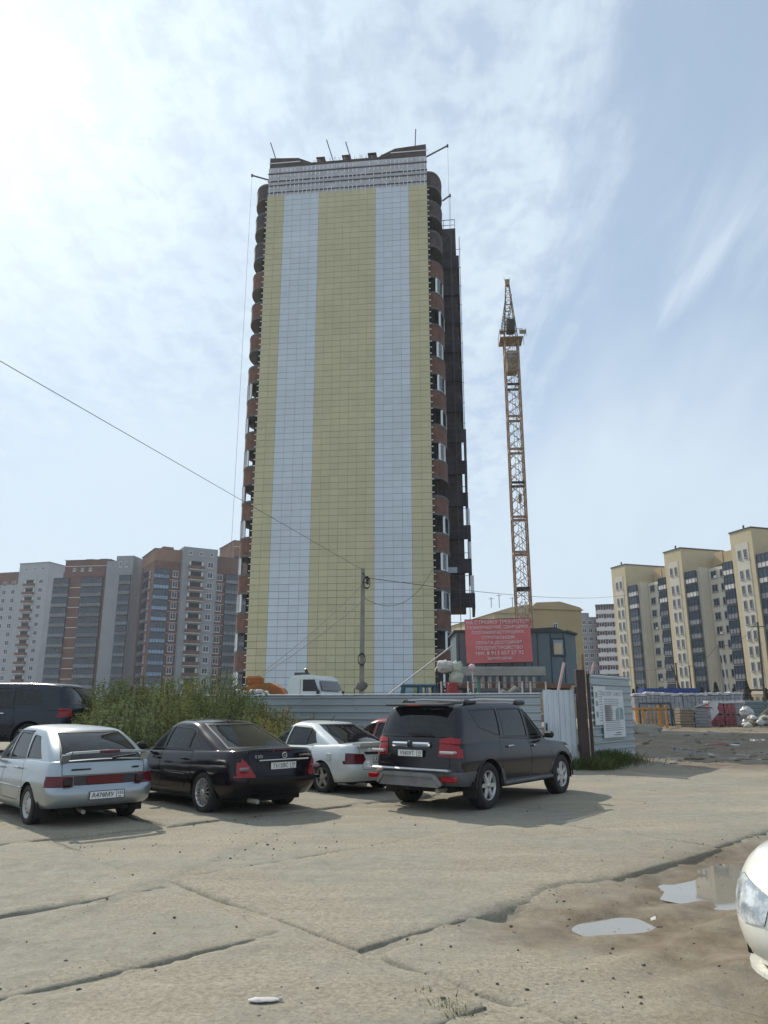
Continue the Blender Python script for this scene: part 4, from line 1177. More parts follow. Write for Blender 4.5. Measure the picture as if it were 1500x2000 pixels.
def far_houses():
    o = at_px(1042, 1300, 128); a = thing('apartment_house', 'plain sand coloured house with a sloping roof edge behind the crane mast', 'building', o, R(14))
    MB().box((0, 0, 0), (9.6, 30, 18.0)).build('wall', MATS['wall_ochre'], a)
    MB().box((-6.5, .6, 0), (-.02, 26, 17.2)).build('wall', MATS['wall_cream'], a)
    MB().prism([(-.3, 18.0), (9.9, 18.0), (9.2, 18.5), (5.5, 19.4), (1.0, 19.1)], -.3, 30.3, axis='y').build('roof', MATS['wall_ochre'], a)
    MB().prism([(-6.8, 17.2), (-.04, 17.2), (-.04, 18.8), (-3.5, 18.2)], .3, 26, axis='y').build('roof', MATS['wall_cream'], a)
    inst('window', unit('window', .9, 1.1), a, (4.0, -.02, 14.6))
    for x in (1.2, 6.6):
        for z in (3, 6, 9): inst('window', unit('window', 1.5, 1.5), a, (x, -.02, z))
    b = MB()
    for x, h in ((-4.5, 1.6), (-6.0, 1.0), (-2.0, 1.2)): b.bar((x, 3, 18.4), (x, 3, 19.2 + h), .08); b.bar((x - .5, 3, 18.9 + h), (x + .5, 3, 19.0 + h), .06)
    b.build('roof_aerial', MATS['dark_frame'], a)
    o = at_px(1139, 1300, 262); g = thing('apartment_house', 'grey panel house seen far off between the hut and the striped house', 'building', o, 0)
    MB().box((0, 0, 0), (6.8, 12, 32.2)).build('wall', MATS['wall_grey'], g)
    for k in range(11): 
        for x in (.6, 2.7, 4.8): inst('window', unit('window', 1.4, 1.5), g, (x, -.02, 1.0 + 2.85 * k))
    MB().box((1, 3, 32.2), (4, 7, 34)).build('roof_box', MATS['wall_grey'], g)
    o = at_px(1171, 1300, 258); s = thing('apartment_house', 'house striped maroon and white far behind the gate', 'building', o, R(-18))
    MB().box((0, .3, 0), (9, 14, 35.6)).build('wall', MATS['wall_maroon'], s)
    for k in range(12): 
        MB().box((-.05, -.25, .8 + 2.9 * k), (9.0, .29, 2.05 + 2.9 * k)).build('balcony_band', MATS['band_white'], s)
        for x in (.8, 3.4, 6.0): inst('window', unit('window', 1.8, 1.4), s, (x, .28, 2.2 + 2.9 * k))
    MB().box((-.05, -.25, 35.3), (9, 14, 36.0)).build('roof', MATS['roof_felt'], s)
far_houses()
# ------------------------------------------------------------------ tower crane
mat('crane_pale', (.34, .27, .20), .8, .1, .4, 1)
mat('crane_rust', (.36, .24, .17), .8, .2, .45, 1.5)
mat('crane_yellow', (.26, .19, .115), .7, .1, .35, 1.2)
mat('crane_dark', (.055, .05, .045), .8, .2, .3, 2)
def crane():
    o = at_px(1023, 1205, 90); r = thing('tower_crane', 'rusty yellow tower crane standing beyond the tower with its slim lattice mast', 'crane', o, R(-4))
    w = .88; ZM = P(994, 668, 90).z; ZA = P(990, 556, 90).z - ZM
    b = MB()
    for x in (-w, w):
        for y in (-w, w): b.bar((x, y, 0), (x, y, ZM), .19)
    b.build('mast_leg', MATS['crane_rust'], r)
    n = 0; z = 2.2; lat = MB()
    while z < ZM - 1:
        rg = MB()
        for (p, q) in (((-w, -w), (w, -w)), ((w, -w), (w, w)), ((w, w), (-w, w)), ((-w, w), (-w, -w))):
            rg.bar((*p, z), (*q, z), .16, .30)
        rg.build('mast_collar', MATS['crane_rust' if n % 3 else 'crane_dark'], r)
        for j in range(3):
            za, zb = z + .3 + j * 1.42, z + .3 + (j + 1) * 1.42
            for (p, q) in (((-w, -w), (w, -w)), ((w, w), (-w, w)), ((w, -w), (w, w)), ((-w, w), (-w, -w))):
                if zb < ZM: 
                    lat.bar((*p, za), (*q, zb), .075); lat.bar((p[0] * .05 + q[0] * .05, p[1], zb), (*q, za), .045)
        lat.bar((.25, 0, z), (.25, 0, z + 4.4), .05); lat.bar((-.12, 0, z), (-.12, 0, z + 4.4), .05)
        for j in range(11): lat.bar((-.12, 0, z + .4 * j), (.25, 0, z + .4 * j), .03)
        if n in (1, 5): lat.box((.05, -.2, z + 2.1), (.42, .25, z + 3.1))
        z += 4.45; n += 1
    lat.build('lattice', MATS['crane_pale'], r)
    b = MB(); b.bbox((-w + .22, -w + .1, ZM - 4.6), (w - .25, w - .1, ZM - 1.6), .08); b.build('cab', MATS['crane_yellow'], r)
    MB().box((-w + .3, -w + .06, ZM - 2.6), (w - .35, -w + .098, ZM - 1.8)).build('cab_window', MATS['pane'], r)
    p = MB(); p.box((-1.5, -1.3, ZM + 0.00), (1.5, 1.3, ZM + 0.16))
    for x in (-1.5, 1.9):
        for y in (-1.3, 1.3): p.bar((x, y, ZM + 0.16), (x, y, ZM + 1.20), .06)
        p.bar((x, -1.3, ZM + 1.20), (x, 1.3, ZM + 1.20), .06); p.box((min(x, x * .55), -1.25, ZM + 0.50), (max(x, x * .55), -1.2, ZM + 1.10))
    p.bar((-1.5, -1.3, ZM + 1.20), (1.5, -1.3, ZM + 1.20), .06); p.build('platform', MATS['crane_yellow'], r)
    h = MB(); top = Vector((-.1, 0, ZM + ZA))
    for x in (-.85, .85):
        for y in (-.8, .8): h.bar((x, y, ZM + 0.10), (top.x + .22 * (1 if x > 0 else -1), top.y + .18 * (1 if y > 0 else -1), top.z), .13)
    for k in range(8):
        f0, f1 = k / 8, (k + 1) / 8
        def at(sx, f): return (top.x * f + sx * (.85 * (1 - f) + .22 * f), -.8 * (1 - f) - .18 * f, ZM + 0.10 + f * (ZA - .1))
        h.bar(at(-1, f0), at(1, f1), .06); h.bar(at(1, f0), at(-1, f1), .05); h.bar(at(-1, f1), at(1, f1), .06)
    h.bbox((top.x - .3, -.3, ZM + ZA - .2), (top.x + .3, .3, ZM + ZA + .7), .05); h.bar((top.x - .3, 0, ZM + ZA + .6), (top.x - .42, 0, ZM + ZA + 1.1), .05); h.bar((top.x + .3, 0, ZM + ZA + .6), (top.x + .42, 0, ZM + ZA + 1.1), .05)
    h.build('tower_head', MATS['crane_yellow'], r)
    g = MB()    # short lattice arm towards the street
    for x in (-1.25, -.55):
        for z in (ZM + 0.80, ZM + 1.70): g.bar((x, -.8, z), (x, -8.0, z + .6), .08)
    for k in range(10):
        y = -.8 - .72 * k; g.bar((-1.25, y, ZM + 0.80 + .06 * k), (-.55, y, ZM + 0.80 + .06 * k), .05); g.bar((-1.25, y, ZM + 1.70 + .06 * k), (-1.25, y - .72, ZM + 0.80 + .06 * k), .05)
    g.build('jib', MATS['crane_dark'], r)
    b = MB(); b.bbox((-.6, -1.5, ZM + 0.90), (.5, -.2, ZM + 2.70), .1); b.build('winch', MATS['crane_dark'], r)
    b = MB(); b.bbox((-2.6, -2.6, -.2), (2.6, 2.6, .9), .1); b.build('base', MATS['crane_rust'], r)
crane()

# ------------------------------------------------------------------ fence of corrugated sheets, gate and poster board
mat('sheet_zinc', (.36, .405, .425), .42, .35, .10, .8, rnd=.06, stretch=(.6, 1, 2))
mat('sheet_pale', (.52, .58, .63), .45, .2, .10, 1.2, rnd=.04)
mat('post_brown', (.055, .038, .034), .75, .1, .3, 2)
mat('post_green', (.06, .22, .13), .7, 0, .3, 3)
mat('paper_white', (.66, .67, .68), .8, 0, .06, 2)
mat('print_grey', (.20, .22, .25), .8, 0, .2, 6)
mat('print_green', (.28, .36, .36), .8, 0, .15, 6)
mat('print_red', (.52, .40, .43), .8, 0, .1, 6)
mat('timber', (.24, .19, .13), .9, 0, .25, 3)
def ribbed(w, h, axis='h', pitch=.20, dep=.05, th=.012):
    """profiled sheet in local x (width) and z (height), ribs along x (h) or z (v)"""
    n = int((h if axis == 'h' else w) / pitch); L_ = (h if axis == 'h' else w); prof = []
    for i in range(n):
        a = L_ * i / n; s = L_ / n
        prof += [(a, 0), (a + s * .52, 0), (a + s * .64, -dep), (a + s * .88, -dep)]
    prof.append((L_, 0))
    vs = []; fs = []
    for a, d in prof:
        for e in (0, 1):
            for t in (0, th):
                vs.append((w * e, d + t, a) if axis == 'h' else (a, d + t, h * e))
    for i in range(len(prof) - 1):
        o = i * 4
        fs += [(o, o + 2, o + 6, o + 4), (o + 1, o + 5, o + 7, o + 3), (o, o + 4, o + 5, o + 1), (o + 2, o + 3, o + 7, o + 6)]
    return vs, fs
def fence():
    A = Vector((-6.3, 26.3, 0)); B = Vector((4.50, 22.0, 0)); d = (B - A); n = 6; d.normalize()
    rz = math.atan2(d.y, d.x)
    r = thing('site_fence', 'long pale blue corrugated metal fence with horizontal ribs behind the parked cars', 'fence', A, rz)
    w = (B - A).length / n
    me = mesh_from('sheet', *ribbed(w - .01, 1.94), MATS['sheet_zinc'])
    for k in range(n):
        inst('sheet', me, r, (w * k, random.uniform(-.012, .012), .10 + random.uniform(-.01, .01)), (random.uniform(-.012, .012), 0, 0))
        MB().box((w * k - .035, .05, 0), (w * k + .035, .12, 2.06)).build('post', MATS['post_brown'], r)
        c = MB(); c.bbox((w * k + .005, -.06, 2.045), (w * (k + 1) - .005, .06, 2.085), .008); c.build('cap_strip', MATS['sheet_pale'], r)
    for z in (.5, 1.6): MB().box((0, .045, z), (w * n, .09, z + .05)).build('rail', MATS['post_brown'], r)
    for x, z, ww, hh in ((w * n - .86, 1.55, .32, .36), (w * n - .78, 1.28, .2, .2)):
        nt = thing('paper_notice', 'larger white paper notice on the corrugated fence by the gate' if ww > .3 else 'smaller white paper notice below another on the corrugated fence', 'notice', A + d * x + Vector((0, 0, z)), rz)
        MB().box((-ww / 2, -.062, -hh / 2), (ww / 2, -.055, hh / 2)).build('paper', MATS['paper_white'], nt)
        b = MB()
        for k in range(4): b.box((-ww * .35, -.0655, hh * .3 - k * hh * .18), (ww * random.uniform(.1, .36), -.0625, hh * .3 - k * hh * .18 + .02))
        b.build('text_line', MATS['print_grey'], nt)
    # gate leaf with upright ribs
    G0 = Vector((4.56, 21.95, 0)); G1 = Vector((5.48, 21.9, 0)); dd = (G1 - G0).normalized()
    g = thing('gate_leaf', 'pale corrugated gate leaf with upright ribs beside the brown gate post', 'gate', G0, math.atan2(dd.y, dd.x))
    me = mesh_from('sheet', *ribbed(.445, 2.18, 'v', .115, .02), MATS['sheet_pale'])
    for k in range(2): inst('sheet', me, g, (.45 * k, 0, -.02))
    b = MB(); b.box((0, .02, 0), (.05, .06, 2.14)); b.box((.85, .02, 0), (.9, .06, 2.14)); b.box((.05, .02, 2.06), (.85, .06, 2.12)); b.box((.05, .02, .1), (.85, .06, .16)); b.build('gate_frame', MATS['post_brown'], g)
    MB().bbox((.03, -.06, 1.0), (.07, -.02, 1.25), .008).build('lock_plate', MATS['trim_black'], g)
    # brown post
    p = thing('gate_post', 'thick dark brown steel gate post between the gate leaf and the poster board', 'post', (5.60, 21.75, 0))
    b = MB(); b.bbox((-.125, -.12, -.3), (.125, .12, 2.72), .015); b.build('column', MATS['post_brown'], p)
    for z in (.5, 2.05): MB().tube([(-.17, -.1, z), (-.17, -.1, z + .18)], .035, 8).build('hinge', MATS['trim_black'], p)
    q = thing('steel_channel', 'thin dark channel standing just right of the thick gate post', 'post', (5.86, 21.85, 0))
    b = MB(); b.box((-.03, -.05, -.2), (.03, .05, 2.60)); b.box((-.06, -.052, -.2), (-.031, -.02, 2.60)); b.build('column', MATS['post_brown'], q)
    # poster board leaf
    H0 = Vector((5.93, 21.95, 0)); H1 = Vector((7.83, 24.3, 0)); dd = (H1 - H0); w = dd.length; dd.normalize()
    h = thing('gate_leaf', 'bluish corrugated gate leaf with horizontal ribs carrying the site posters', 'gate', H0, math.atan2(dd.y, dd.x))
    me = mesh_from('sheet', *ribbed(w, 2.46, 'h', .19, .035), MATS['sheet_zinc']); inst('sheet', me, h, (0, 0, .14))
    b = MB(); 
    for x in (0, w * .5, w - .06): b.box((x, .03, .1), (x + .06, .09, 2.56))
    b.box((0, .03, 2.561), (w, .09, 2.62)); b.build('gate_frame', MATS['post_brown'], h)
    MB().bbox((w - .5, -.1, .0), (w + .35, .3, .14), .02).build('threshold', MATS['concrete_dark'], h)
    rz2 = math.atan2(dd.y, dd.x)
    def poster(label, x0, x1, z0, z1, yoff):
        t = thing('site_poster', label, 'poster', H0 + dd * x0, rz2)
        MB().box((0, -.052 + yoff, z0), (x1 - x0, -.044 + yoff, z1)).build('sheet', MATS['paper_white'], t); return t
    W1 = 1.62
    t = poster('large white site passport poster with a title and two building pictures', .62, .62 + W1, .82, 2.18, -.012)
    yy = -.0655
    text_mesh('lettering', 'ПАСПОРТ ОБЪЕКТА', .165, MATS['print_grey'], t, (W1 / 2, yy, 2.06), (math.pi / 2, 0, 0), ext=.0005)
    b = MB(); z = 1.90
    rg = random.Random(4)
    while z > 1.0:
        lim = .52 if 1.30 < z < 1.70 else .92
        b.box((W1 * .09, yy, z), (W1 * rg.uniform(lim - .2, lim), yy + .001, z + .016)); z -= .055
    b.box((W1 * .55, yy, .93), (W1 * .78, yy + .001, .96)); b.box((W1 * .45, yy, .875), (W1 * .8, yy + .001, .90)); b.build('text_line', MATS['print_grey'], t)
    MB().box((W1 * .10, yy + .0015, 1.28), (W1 * .44, yy + .003, 1.74)).build('pink_field', MATS['print_red'], t)
    b = MB()
    b.prism([(W1 * .58, 1.32), (W1 * .75, 1.32), (W1 * .75, 1.68), (W1 * .66, 1.66), (W1 * .58, 1.58)], yy, yy + .001, axis='y'); b.prism([(W1 * .78, 1.32), (W1 * .95, 1.32), (W1 * .95, 1.60), (W1 * .87, 1.68), (W1 * .78, 1.66)], yy, yy + .001, axis='y')
    b.build('picture', MATS['print_green'], t)
    t = poster('narrower white poster half covered by the large site poster', .10, .95, 1.18, 2.28, 0)
    b = MB()
    for z, h_ in ((1.95, .16), (1.72, .14), (1.4, .16)): b.box((.10, -.0535, z), (.26, -.0525, z + h_))
    b.build('picture', MATS['print_green'], t)
    b = MB()
    for k in range(12): b.box((.32, -.0535, 1.3 + .075 * k), (.5 + .1 * rg.random(), -.0525, 1.315 + .075 * k))
    b.build('text_line', MATS['print_grey'], t)
fence()

# ------------------------------------------------------------------ behind the fence
mat('banner_red', (.58, .15, .15), .6, 0, .12, 1.5)
mat('letter_white', (.72, .66, .66), .7, 0, .08, 5)
mat('hut_blue', (.115, .155, .175), .6, .1, .15, .9)
mat('hut_roof', (.06, .07, .075), .7, .1, .2, 1)
mat('sack_white', (.50, .48, .46), .9, 0, .12, 2)
mat('sack_olive', (.42, .43, .35), .9, 0, .15, 2)
mat('ball_pink', (.60, .42, .46), .7, 0, .15, 5)
mat('barrel_red', (.26, .02, .02), .5, .1, .25, 2)
mat('orange_rust', (.30, .105, .025), .7, .1, .35, 1.6)
mat('tractor_blue', (.05, .12, .18), .5, .1, .25, 2)
mat('pole_concrete', (.25, .235, .21), .9, 0, .15, 2)
mat('cable_black', (.03, .03, .032), .6, 0, .1, 2)
mat('pipe_pale', (.55, .50, .48), .6, .1, .2, 2)
mat('pipe_rust', (.22, .12, .08), .8, .2, .3, 2)
mat('pipe_pink', (.55, .36, .34), .7, .0, .2, 2)
mat('tarp_blue', (.02, .055, .22), .5, 0, .15, 1.5)
def site():
    Yh = 31.0
    # site hut
    z0, z1 = P(1000, 1338, Yh).z, P(1000, 1230, Yh).z
    xl, xc = P(930, 1300, Yh).x, P(1107, 1300, Yh).x
    h = thing('site_hut', 'blue grey metal site hut with one window behind the red banner', 'hut', (xl, Yh, 0))
    W_ = xc - xl
    b = MB(); b.prism([(-.8, 0), (W_, 0), (W_ + .75, 1.3), (W_ + .7, 2.6), (-.8, 2.6)], z0 + .05, z1 - .1); b.build('wall', MATS['hut_blue'], h)
    b = MB(); b.prism([(-.9, z1 - .1), (W_ + .1, z1 - .1), (W_ - .4, z1 + .10), (W_ * .5, z1 + .02), (-.9, z1 - .02)], -.08, 2.7, axis='y'); b.prism([(W_ + .1, -.08), (W_ + .85, 1.25), (W_ + .8, 2.7), (W_ - .4, 2.7)], z1 - .1, z1 - .02); b.build('roof', MATS['hut_roof'], h)
    wx0, wx1 = P(1077, 1260, Yh).x - xl, P(1104, 1260, Yh).x - xl; wz0, wz1 = P(1090, 1282, Yh).z, P(1090, 1246, Yh).z
    f = MB()
    for a, c in (((wx0, -.05, wz0), (wx0 + .07, -.002, wz1)), ((wx1 - .07, -.05, wz0), (wx1, -.002, wz1)), ((wx0 + .07, -.05, wz1 - .07), (wx1 - .07, -.002, wz1)), ((wx0 + .07, -.05, wz0), (wx1 - .07, -.002, wz0 + .07))): f.box(a, c)
    win = f.build('window', MATS['hut_roof'], h)
    MB().box((wx0 + .07, -.02, wz0 + .07), (wx1 - .07, -.004, wz1 - .07)).build('pane', MATS['pane'], win)
    MB().box((wx0 + .10, -.032, wz0 + .09), (wx0 + .42, -.022, wz1 - .22)).build('window_board', MATS['wall_cream'], win)
    b = MB()
    for i in range(9): b.box((-.7 + (W_ + .6) * i / 8, -.02, z0 + .1), (-.66 + (W_ + .6) * i / 8, -.0015, z1 - .15))
    b.build('wall_rib', MATS['hut_roof'], h)
    b = MB(); b.box((-.8, -.1, z0 - .12), (W_ + .1, 2.5, z0 + .05))
    for x in (-.6, W_ / 2, W_ - .2): b.box((x, .1, 0), (x + .3, 2.3, z0 - .12))
    b.build('footing', MATS['pipe_rust'], h)
    # red recruitment banner on its frame
    Yb = 30.0
    a, c = P(912, 1297, Yb), P(1041, 1293, Yb); tl = P(912, 1213, Yb); tr = P(1040, 1207, Yb)
    w, hh = c.x - a.x, (tl.z + tr.z) / 2 - (a.z + c.z) / 2
    r = thing('banner', 'red recruitment banner with white lettering in front of the blue grey hut', 'banner', (a.x, Yb, a.z + .02), 0); r.rotation_euler = (0, R(-1.6), 0)
    nx, nz = 14, 8; vs = [(w * i / nx, .02 * math.sin(i * 1.1 + j * .5), hh * j / nz) for j in range(nz + 1) for i in range(nx + 1)]
    vs2 = [(x, y + .012, z) for x, y, z in vs]; N_ = len(vs)
    fs = []
    for j in range(nz):
        for i in range(nx):
            q = j * (nx + 1) + i; fs += [(q, q + 1, q + nx + 2, q + nx + 1), (N_ + q, N_ + q + nx + 1, N_ + q + nx + 2, N_ + q + 1)]
    inst('cloth', mesh_from('cloth', vs + vs2, fs, MATS['banner_red'], None, True), r)
    b = MB()
    for p, q in (((0, .06, -.0), (w, .06, -.0)), ((0, .06, hh), (w, .06, hh)), ((.03, .06, -1.2), (.03, .06, hh)), ((w - .03, .06, -1.2), (w - .03, .06, hh)), ((w / 2, .06, -1.2), (w / 2, .06, hh))): b.bar(p, q, .05)
    b.build('frame', MATS['hut_roof'], r)
    lines = [('НА СТРОЙКУ ТРЕБУЮТСЯ', .95), ('РАЗНОРАБОЧИЕ, СВАРЩИКИ,', .94), ('ПЛОТНИКИ-БЕТОНЩИКИ,', .80), ('СТРОПАЛЬЩИК', .50), ('ОПЛАТА ДОСТОЙНАЯ', .70), ('ТРУДОУСТРОЙСТВО', .72), ('тел. 8 913 657 27 92', .74), ('Звоните сейчас', .38)]
    for i, (s, fr) in enumerate(lines):
        o = text_mesh('lettering', s, .20, MATS['letter_white'], r, (w / 2, -.034, hh * (.925 - .118 * i)), (math.pi / 2, 0, 0), ext=.003)
        ww = max(v.co.x for v in o.data.vertices) - min(v.co.x for v in o.data.vertices)
        k = w * fr / ww; o.scale = (k, min(1.05, max(k, .85)), 1)
    # concrete balustrade elements in front
    Yc = 28.5
    x0, x1 = P(900, 1310, Yc).x, P(1066, 1310, Yc).x; za, zb = P(980, 1320, Yc).z, P(980, 1302, Yc).z; zlow = P(980, 1343, Yc).z
    e = thing('concrete_balustrade', 'grey concrete beam on a row of short concrete posts under the red banner', 'balustrade', (x0, Yc, 0))
    MB().bbox((0, 0, za), (x1 - x0, .35, zb), .02).build('beam', MATS['concrete'], e)
    for k in range(9): 
        xx = .55 + (x1 - x0 - 1.0) * k / 8.0
        MB().bbox((xx - .06, .06, zlow - .02), (xx + .06, .26, za - .002), .012).build('post', MATS['concrete'], e)
    MB().bbox((.3, .02, zlow - .16), (x1 - x0, .32, zlow - .022), .02).build('beam', MATS['concrete_dark'], e)
    MB().box((.4, .05, 0), (x1 - x0 - .3, .33, zlow - .165)).build('footing', MATS['concrete_dark'], e)
    # thin railing with mixed posts just behind the fence
    Yr = 25.8; rr = thing('pipe_railing', 'thin pipe railing with short uneven posts just above the fence', 'railing', (0, Yr, 0))
    zt = P(950, 1334, Yr).z
    MB().tube([(P(855, 1334, Yr).x, 0, zt), (P(1072, 1332, Yr).x, 0, zt + .02)], .018, 6).build('rail', MATS['pipe_rust'], rr)
    for u in (862, 914, 935, 975, 1020, 1036, 1066):
        x = P(u, 1340, Yr).x; MB().tube([(x, 0, 0), (x, 0, zt + (.05 if u != 935 else .12))], .03 if u != 935 else .05, 6).build('post', MATS['post_green' if u == 935 else 'pipe_pale'], rr)
    # heaped stones and blocks under it
    k = thing('rubble_heap', 'dark heap of broken blocks behind the fence beside the red barrel', 'heap', (0, 27.2, 0))
    b = MB()
    for i in range(26):
        x = P(random.uniform(890, 1010), 1350, 27.2).x; b.blob((x, random.uniform(-.3, .3), 1.2 + random.uniform(-.2, .9)), (random.uniform(.2, .35),) * 3, i % 2, 1, .5, i)
    for i in range(10): b.blob((P(895 + 12 * i, 1350, 27.2).x, 0, .6), (.6, .5, .7), 0, 1, .4, i)
    tag(b.build('rubble', [MATS['concrete_dark'], MATS['brick_dark']], k), kind='stuff')
    # sacks, ball and barrel
    Ys = 27.0
    def sack(label, u, v, ru, rv, m, nm='big_bag', seed=1, cat='sack'):
        p = P(u, v, Ys); s = p.y / 1450.0
        t = thing(nm, label, cat, (p.x, p.y, p.z)); b = MB(); b.blob((0, 0, 0), (ru * s, ru * s * .8, rv * s), 0, 3, .50, seed, 3.2); b.build('bag' if nm != 'ball' else 'shell', MATS[m], t); return t
    s1 = sack('white cloth bundle draped over a dark frame at the tower corner', 869, 1300, 16, 10, 'sack_white', 'cloth_bundle', 3, 'bundle')
    b = MB(); b.tube([(-.30, 0, -.1), (-.32, 0, -1.9)], .03, 6); b.tube([(.20, 0, -.1), (.20, 0, -1.9)], .03, 6); b.box((-.26, .05, -1.15), (-.06, .12, -.15)); b.box((.02, .05, -1.15), (.16, .12, -.15)); b.blob((0, .1, -.12), (.34, .25, .16), 1, 2, .3, 5); b.build('stand', [MATS['trim_black'], MATS['sack_white']], s1)
    s2 = sack('olive big bag of building material standing behind the fence', 892, 1305, 11, 13, 'sack_olive', 'big_bag', 7)
    b = MB(); b.blob((-.02, 0, -.36), (.25, .2, .30), 0, 3, .4, 9); b.bbox((-.55, -.2, -.75), (.35, .2, -.68), .01, 1); b.bbox((-.4, -.15, -2.6), (-.3, .15, -.76), .01, 1); b.bbox((.2, -.15, -2.6), (.3, .15, -.76), .01, 1); b.build('stand', [MATS['sack_olive'], MATS['trim_black']], s2)
    s3 = sack('pink rounded bundle on top of the balustrade beam end', 922, 1304, 6.0, 6.5, 'ball_pink', 'bundle', 2, 'bundle')
    MB().tube([(0, .0, -.05), (.05, .05, -1.6), (.05, .1, -2.6)], .03, 6).build('stem', MATS['pipe_pale'], s3)
    p = P(883, 1346, 26.6); t = thing('barrel', 'red steel barrel standing behind the fence below the olive big bag', 'barrel', (p.x, p.y, 0))
    b = MB(); zt = P(883, 1333, 26.6).z; b.lathe([(.001, zt - .9), (.19, zt - .9), (.2, zt - .6), (.19, zt - .58), (.2, zt - .3), (.19, zt - .28), (.2, zt), (.17, zt - .01), (.001, zt - .03)], n=20); b.build('drum', MATS['barrel_red'], t)
    MB().box((-.25, -.25, 0), (.25, .25, zt - .9)).build('plinth', MATS['concrete_dark'], t)
    # concrete pole with coils of cable
    Yp = 40.0; p = P(706, 1360, Yp); top = P(709, 1110, Yp)
    t = thing('utility_pole', 'concrete utility pole in front of the tower with black cable coils on it', 'pole', (p.x, Yp, 0))
    hgt = top.z; b = MB()
    n = 4; ba, ta = .145, .095
    b.add([(-ba, -ba, -.5), (ba, -ba, -.5), (ba, ba, -.5), (-ba, ba, -.5), (-ta + .03, -ta, hgt), (ta + .03, -ta, hgt), (ta + .03, ta, hgt), (-ta + .03, ta, hgt)], [(0, 3, 2, 1), (4, 5, 6, 7), (0, 1, 5, 4), (1, 2, 6, 5), (2, 3, 7, 6), (3, 0, 4, 7)]); b.build('shaft', MATS['pole_concrete'], t)
    b = MB(); b.bar((0, -.12, hgt - .25), (.32, -.12, hgt - .75), .05); b.bar((0, -.12, hgt - .8), (.3, -.12, hgt - .8), .05); b.build('bracket', MATS['rail_metal'], t)
    def coil(x, z, rx, rz, m=.022):
        b = MB()
        for k in range(4): b.tube([((x + rx * math.cos(a)), -.16 - .02 * k, z + (rz + .02 * k) * math.sin(a)) for a in [2 * math.pi * i / 20 for i in range(21)]], m, 5, cap=False)
        return b
    z = P(716, 1139, Yp).z; b = coil(.25, z, .17, .28); b.bbox((.2, -.3, z - .1), (.36, -.12, z + .22), .03); b.build('cable_coil', MATS['cable_black'], t)
    z = P(705, 1288, Yp).z; coil(.0, z, .19, .26, .018).build('cable_coil', MATS['cable_black'], t)
    b = MB(); zb = P(706, 1340, Yp).z; b.blob((0, -.05, zb), (.30, .25, .28), 0, 2, .35, 4); b.tube([(-.4, 0, 0), (-.38, 0, zb - .1)], .03, 5); b.build('junction_box', MATS['concrete_dark'], t)
    # overhead wires
    def wire(label, a, b_, sag, r=.012, n=24):
        a, b_ = Vector(a), Vector(b_); t = thing('overhead_wire', label, 'wire', a)
        pts = []
        for i in range(n + 1):
            f = i / n; q = a.lerp(b_, f) - a; q.z -= sag * 4 * f * (1 - f); pts.append(q)
        MB().tube(pts, r, 5).build('cable', MATS['cable_black'], t); return t
    tp = Vector((p.x + .03, Yp, hgt - .1))
    w0 = P(0, 705, 15.0)
    e = tp + (w0 - tp) * 1.75
    wire('overhead wire running from the pole top up to the left past the camera', tp, e, .0, .009)
    wire('upper of two slack cables from the pole down to the weeds on the left', (p.x, Yp - .1, P(700, 1142, Yp).z), P(478, 1338, 34), .25, .013)
    wire('lower of two slack cables from the pole down to the weeds on the left', (p.x, Yp - .1, P(700, 1175, Yp).z), P(470, 1345, 34), .2, .013)
    wire('cable sagging from the pole to the right edge of the tower', (p.x + .1, Yp, P(712, 1168, Yp).z), Vector((3.72, 56.0, P(846, 1112, 56).z)), 1.35, .015)
    wire('long wire from the pole past the crane mast to the right', (p.x + .1, Yp, P(712, 1128, Yp).z), Vector((52, 150, P(1195, 1156, 150).z)), 1.2, .02)
    # pale boom pipe leaning up to the right
    a, b_ = P(738, 1372, 33), P(906, 1244, 33); t = thing('leaning_pipe', 'long pale pipe slanting up in front of the tower base', 'pipe', a)
    MB().tube([Vector((0, 0, 0)) - (b_ - a) * .25, b_ - a], .03, 8).build('tube', MATS['pipe_pale'], t)
    for lab, u0, v0, u1, v1, Y, m, rr_ in (('pink and white pole leaning over the gate leaf', 1088, 1362, 1102, 1294, 24, 'pipe_pink', .045), ('pink pole leaning behind the poster board', 1150, 1345, 1160, 1294, 25, 'pipe_pink', .04), ('thin rusty upright pipe behind the brown gate post', 1141, 1380, 1137, 1278, 25, 'pipe_rust', .04)):
        a, b_ = P(u0, v0, Y), P(u1, v1, Y); t = thing('leaning_pole' if 'pink' in lab else 'upright_pipe', lab, 'pole', (a.x, a.y, 0)); dz = Vector((0, 0, a.z))
        MB().tube([Vector((0, 0, 0)) if 'pink' not in lab else dz - (b_ - a) * 1.2, b_ - a + dz], rr_, 8).build('tube', MATS[m], t)
site()

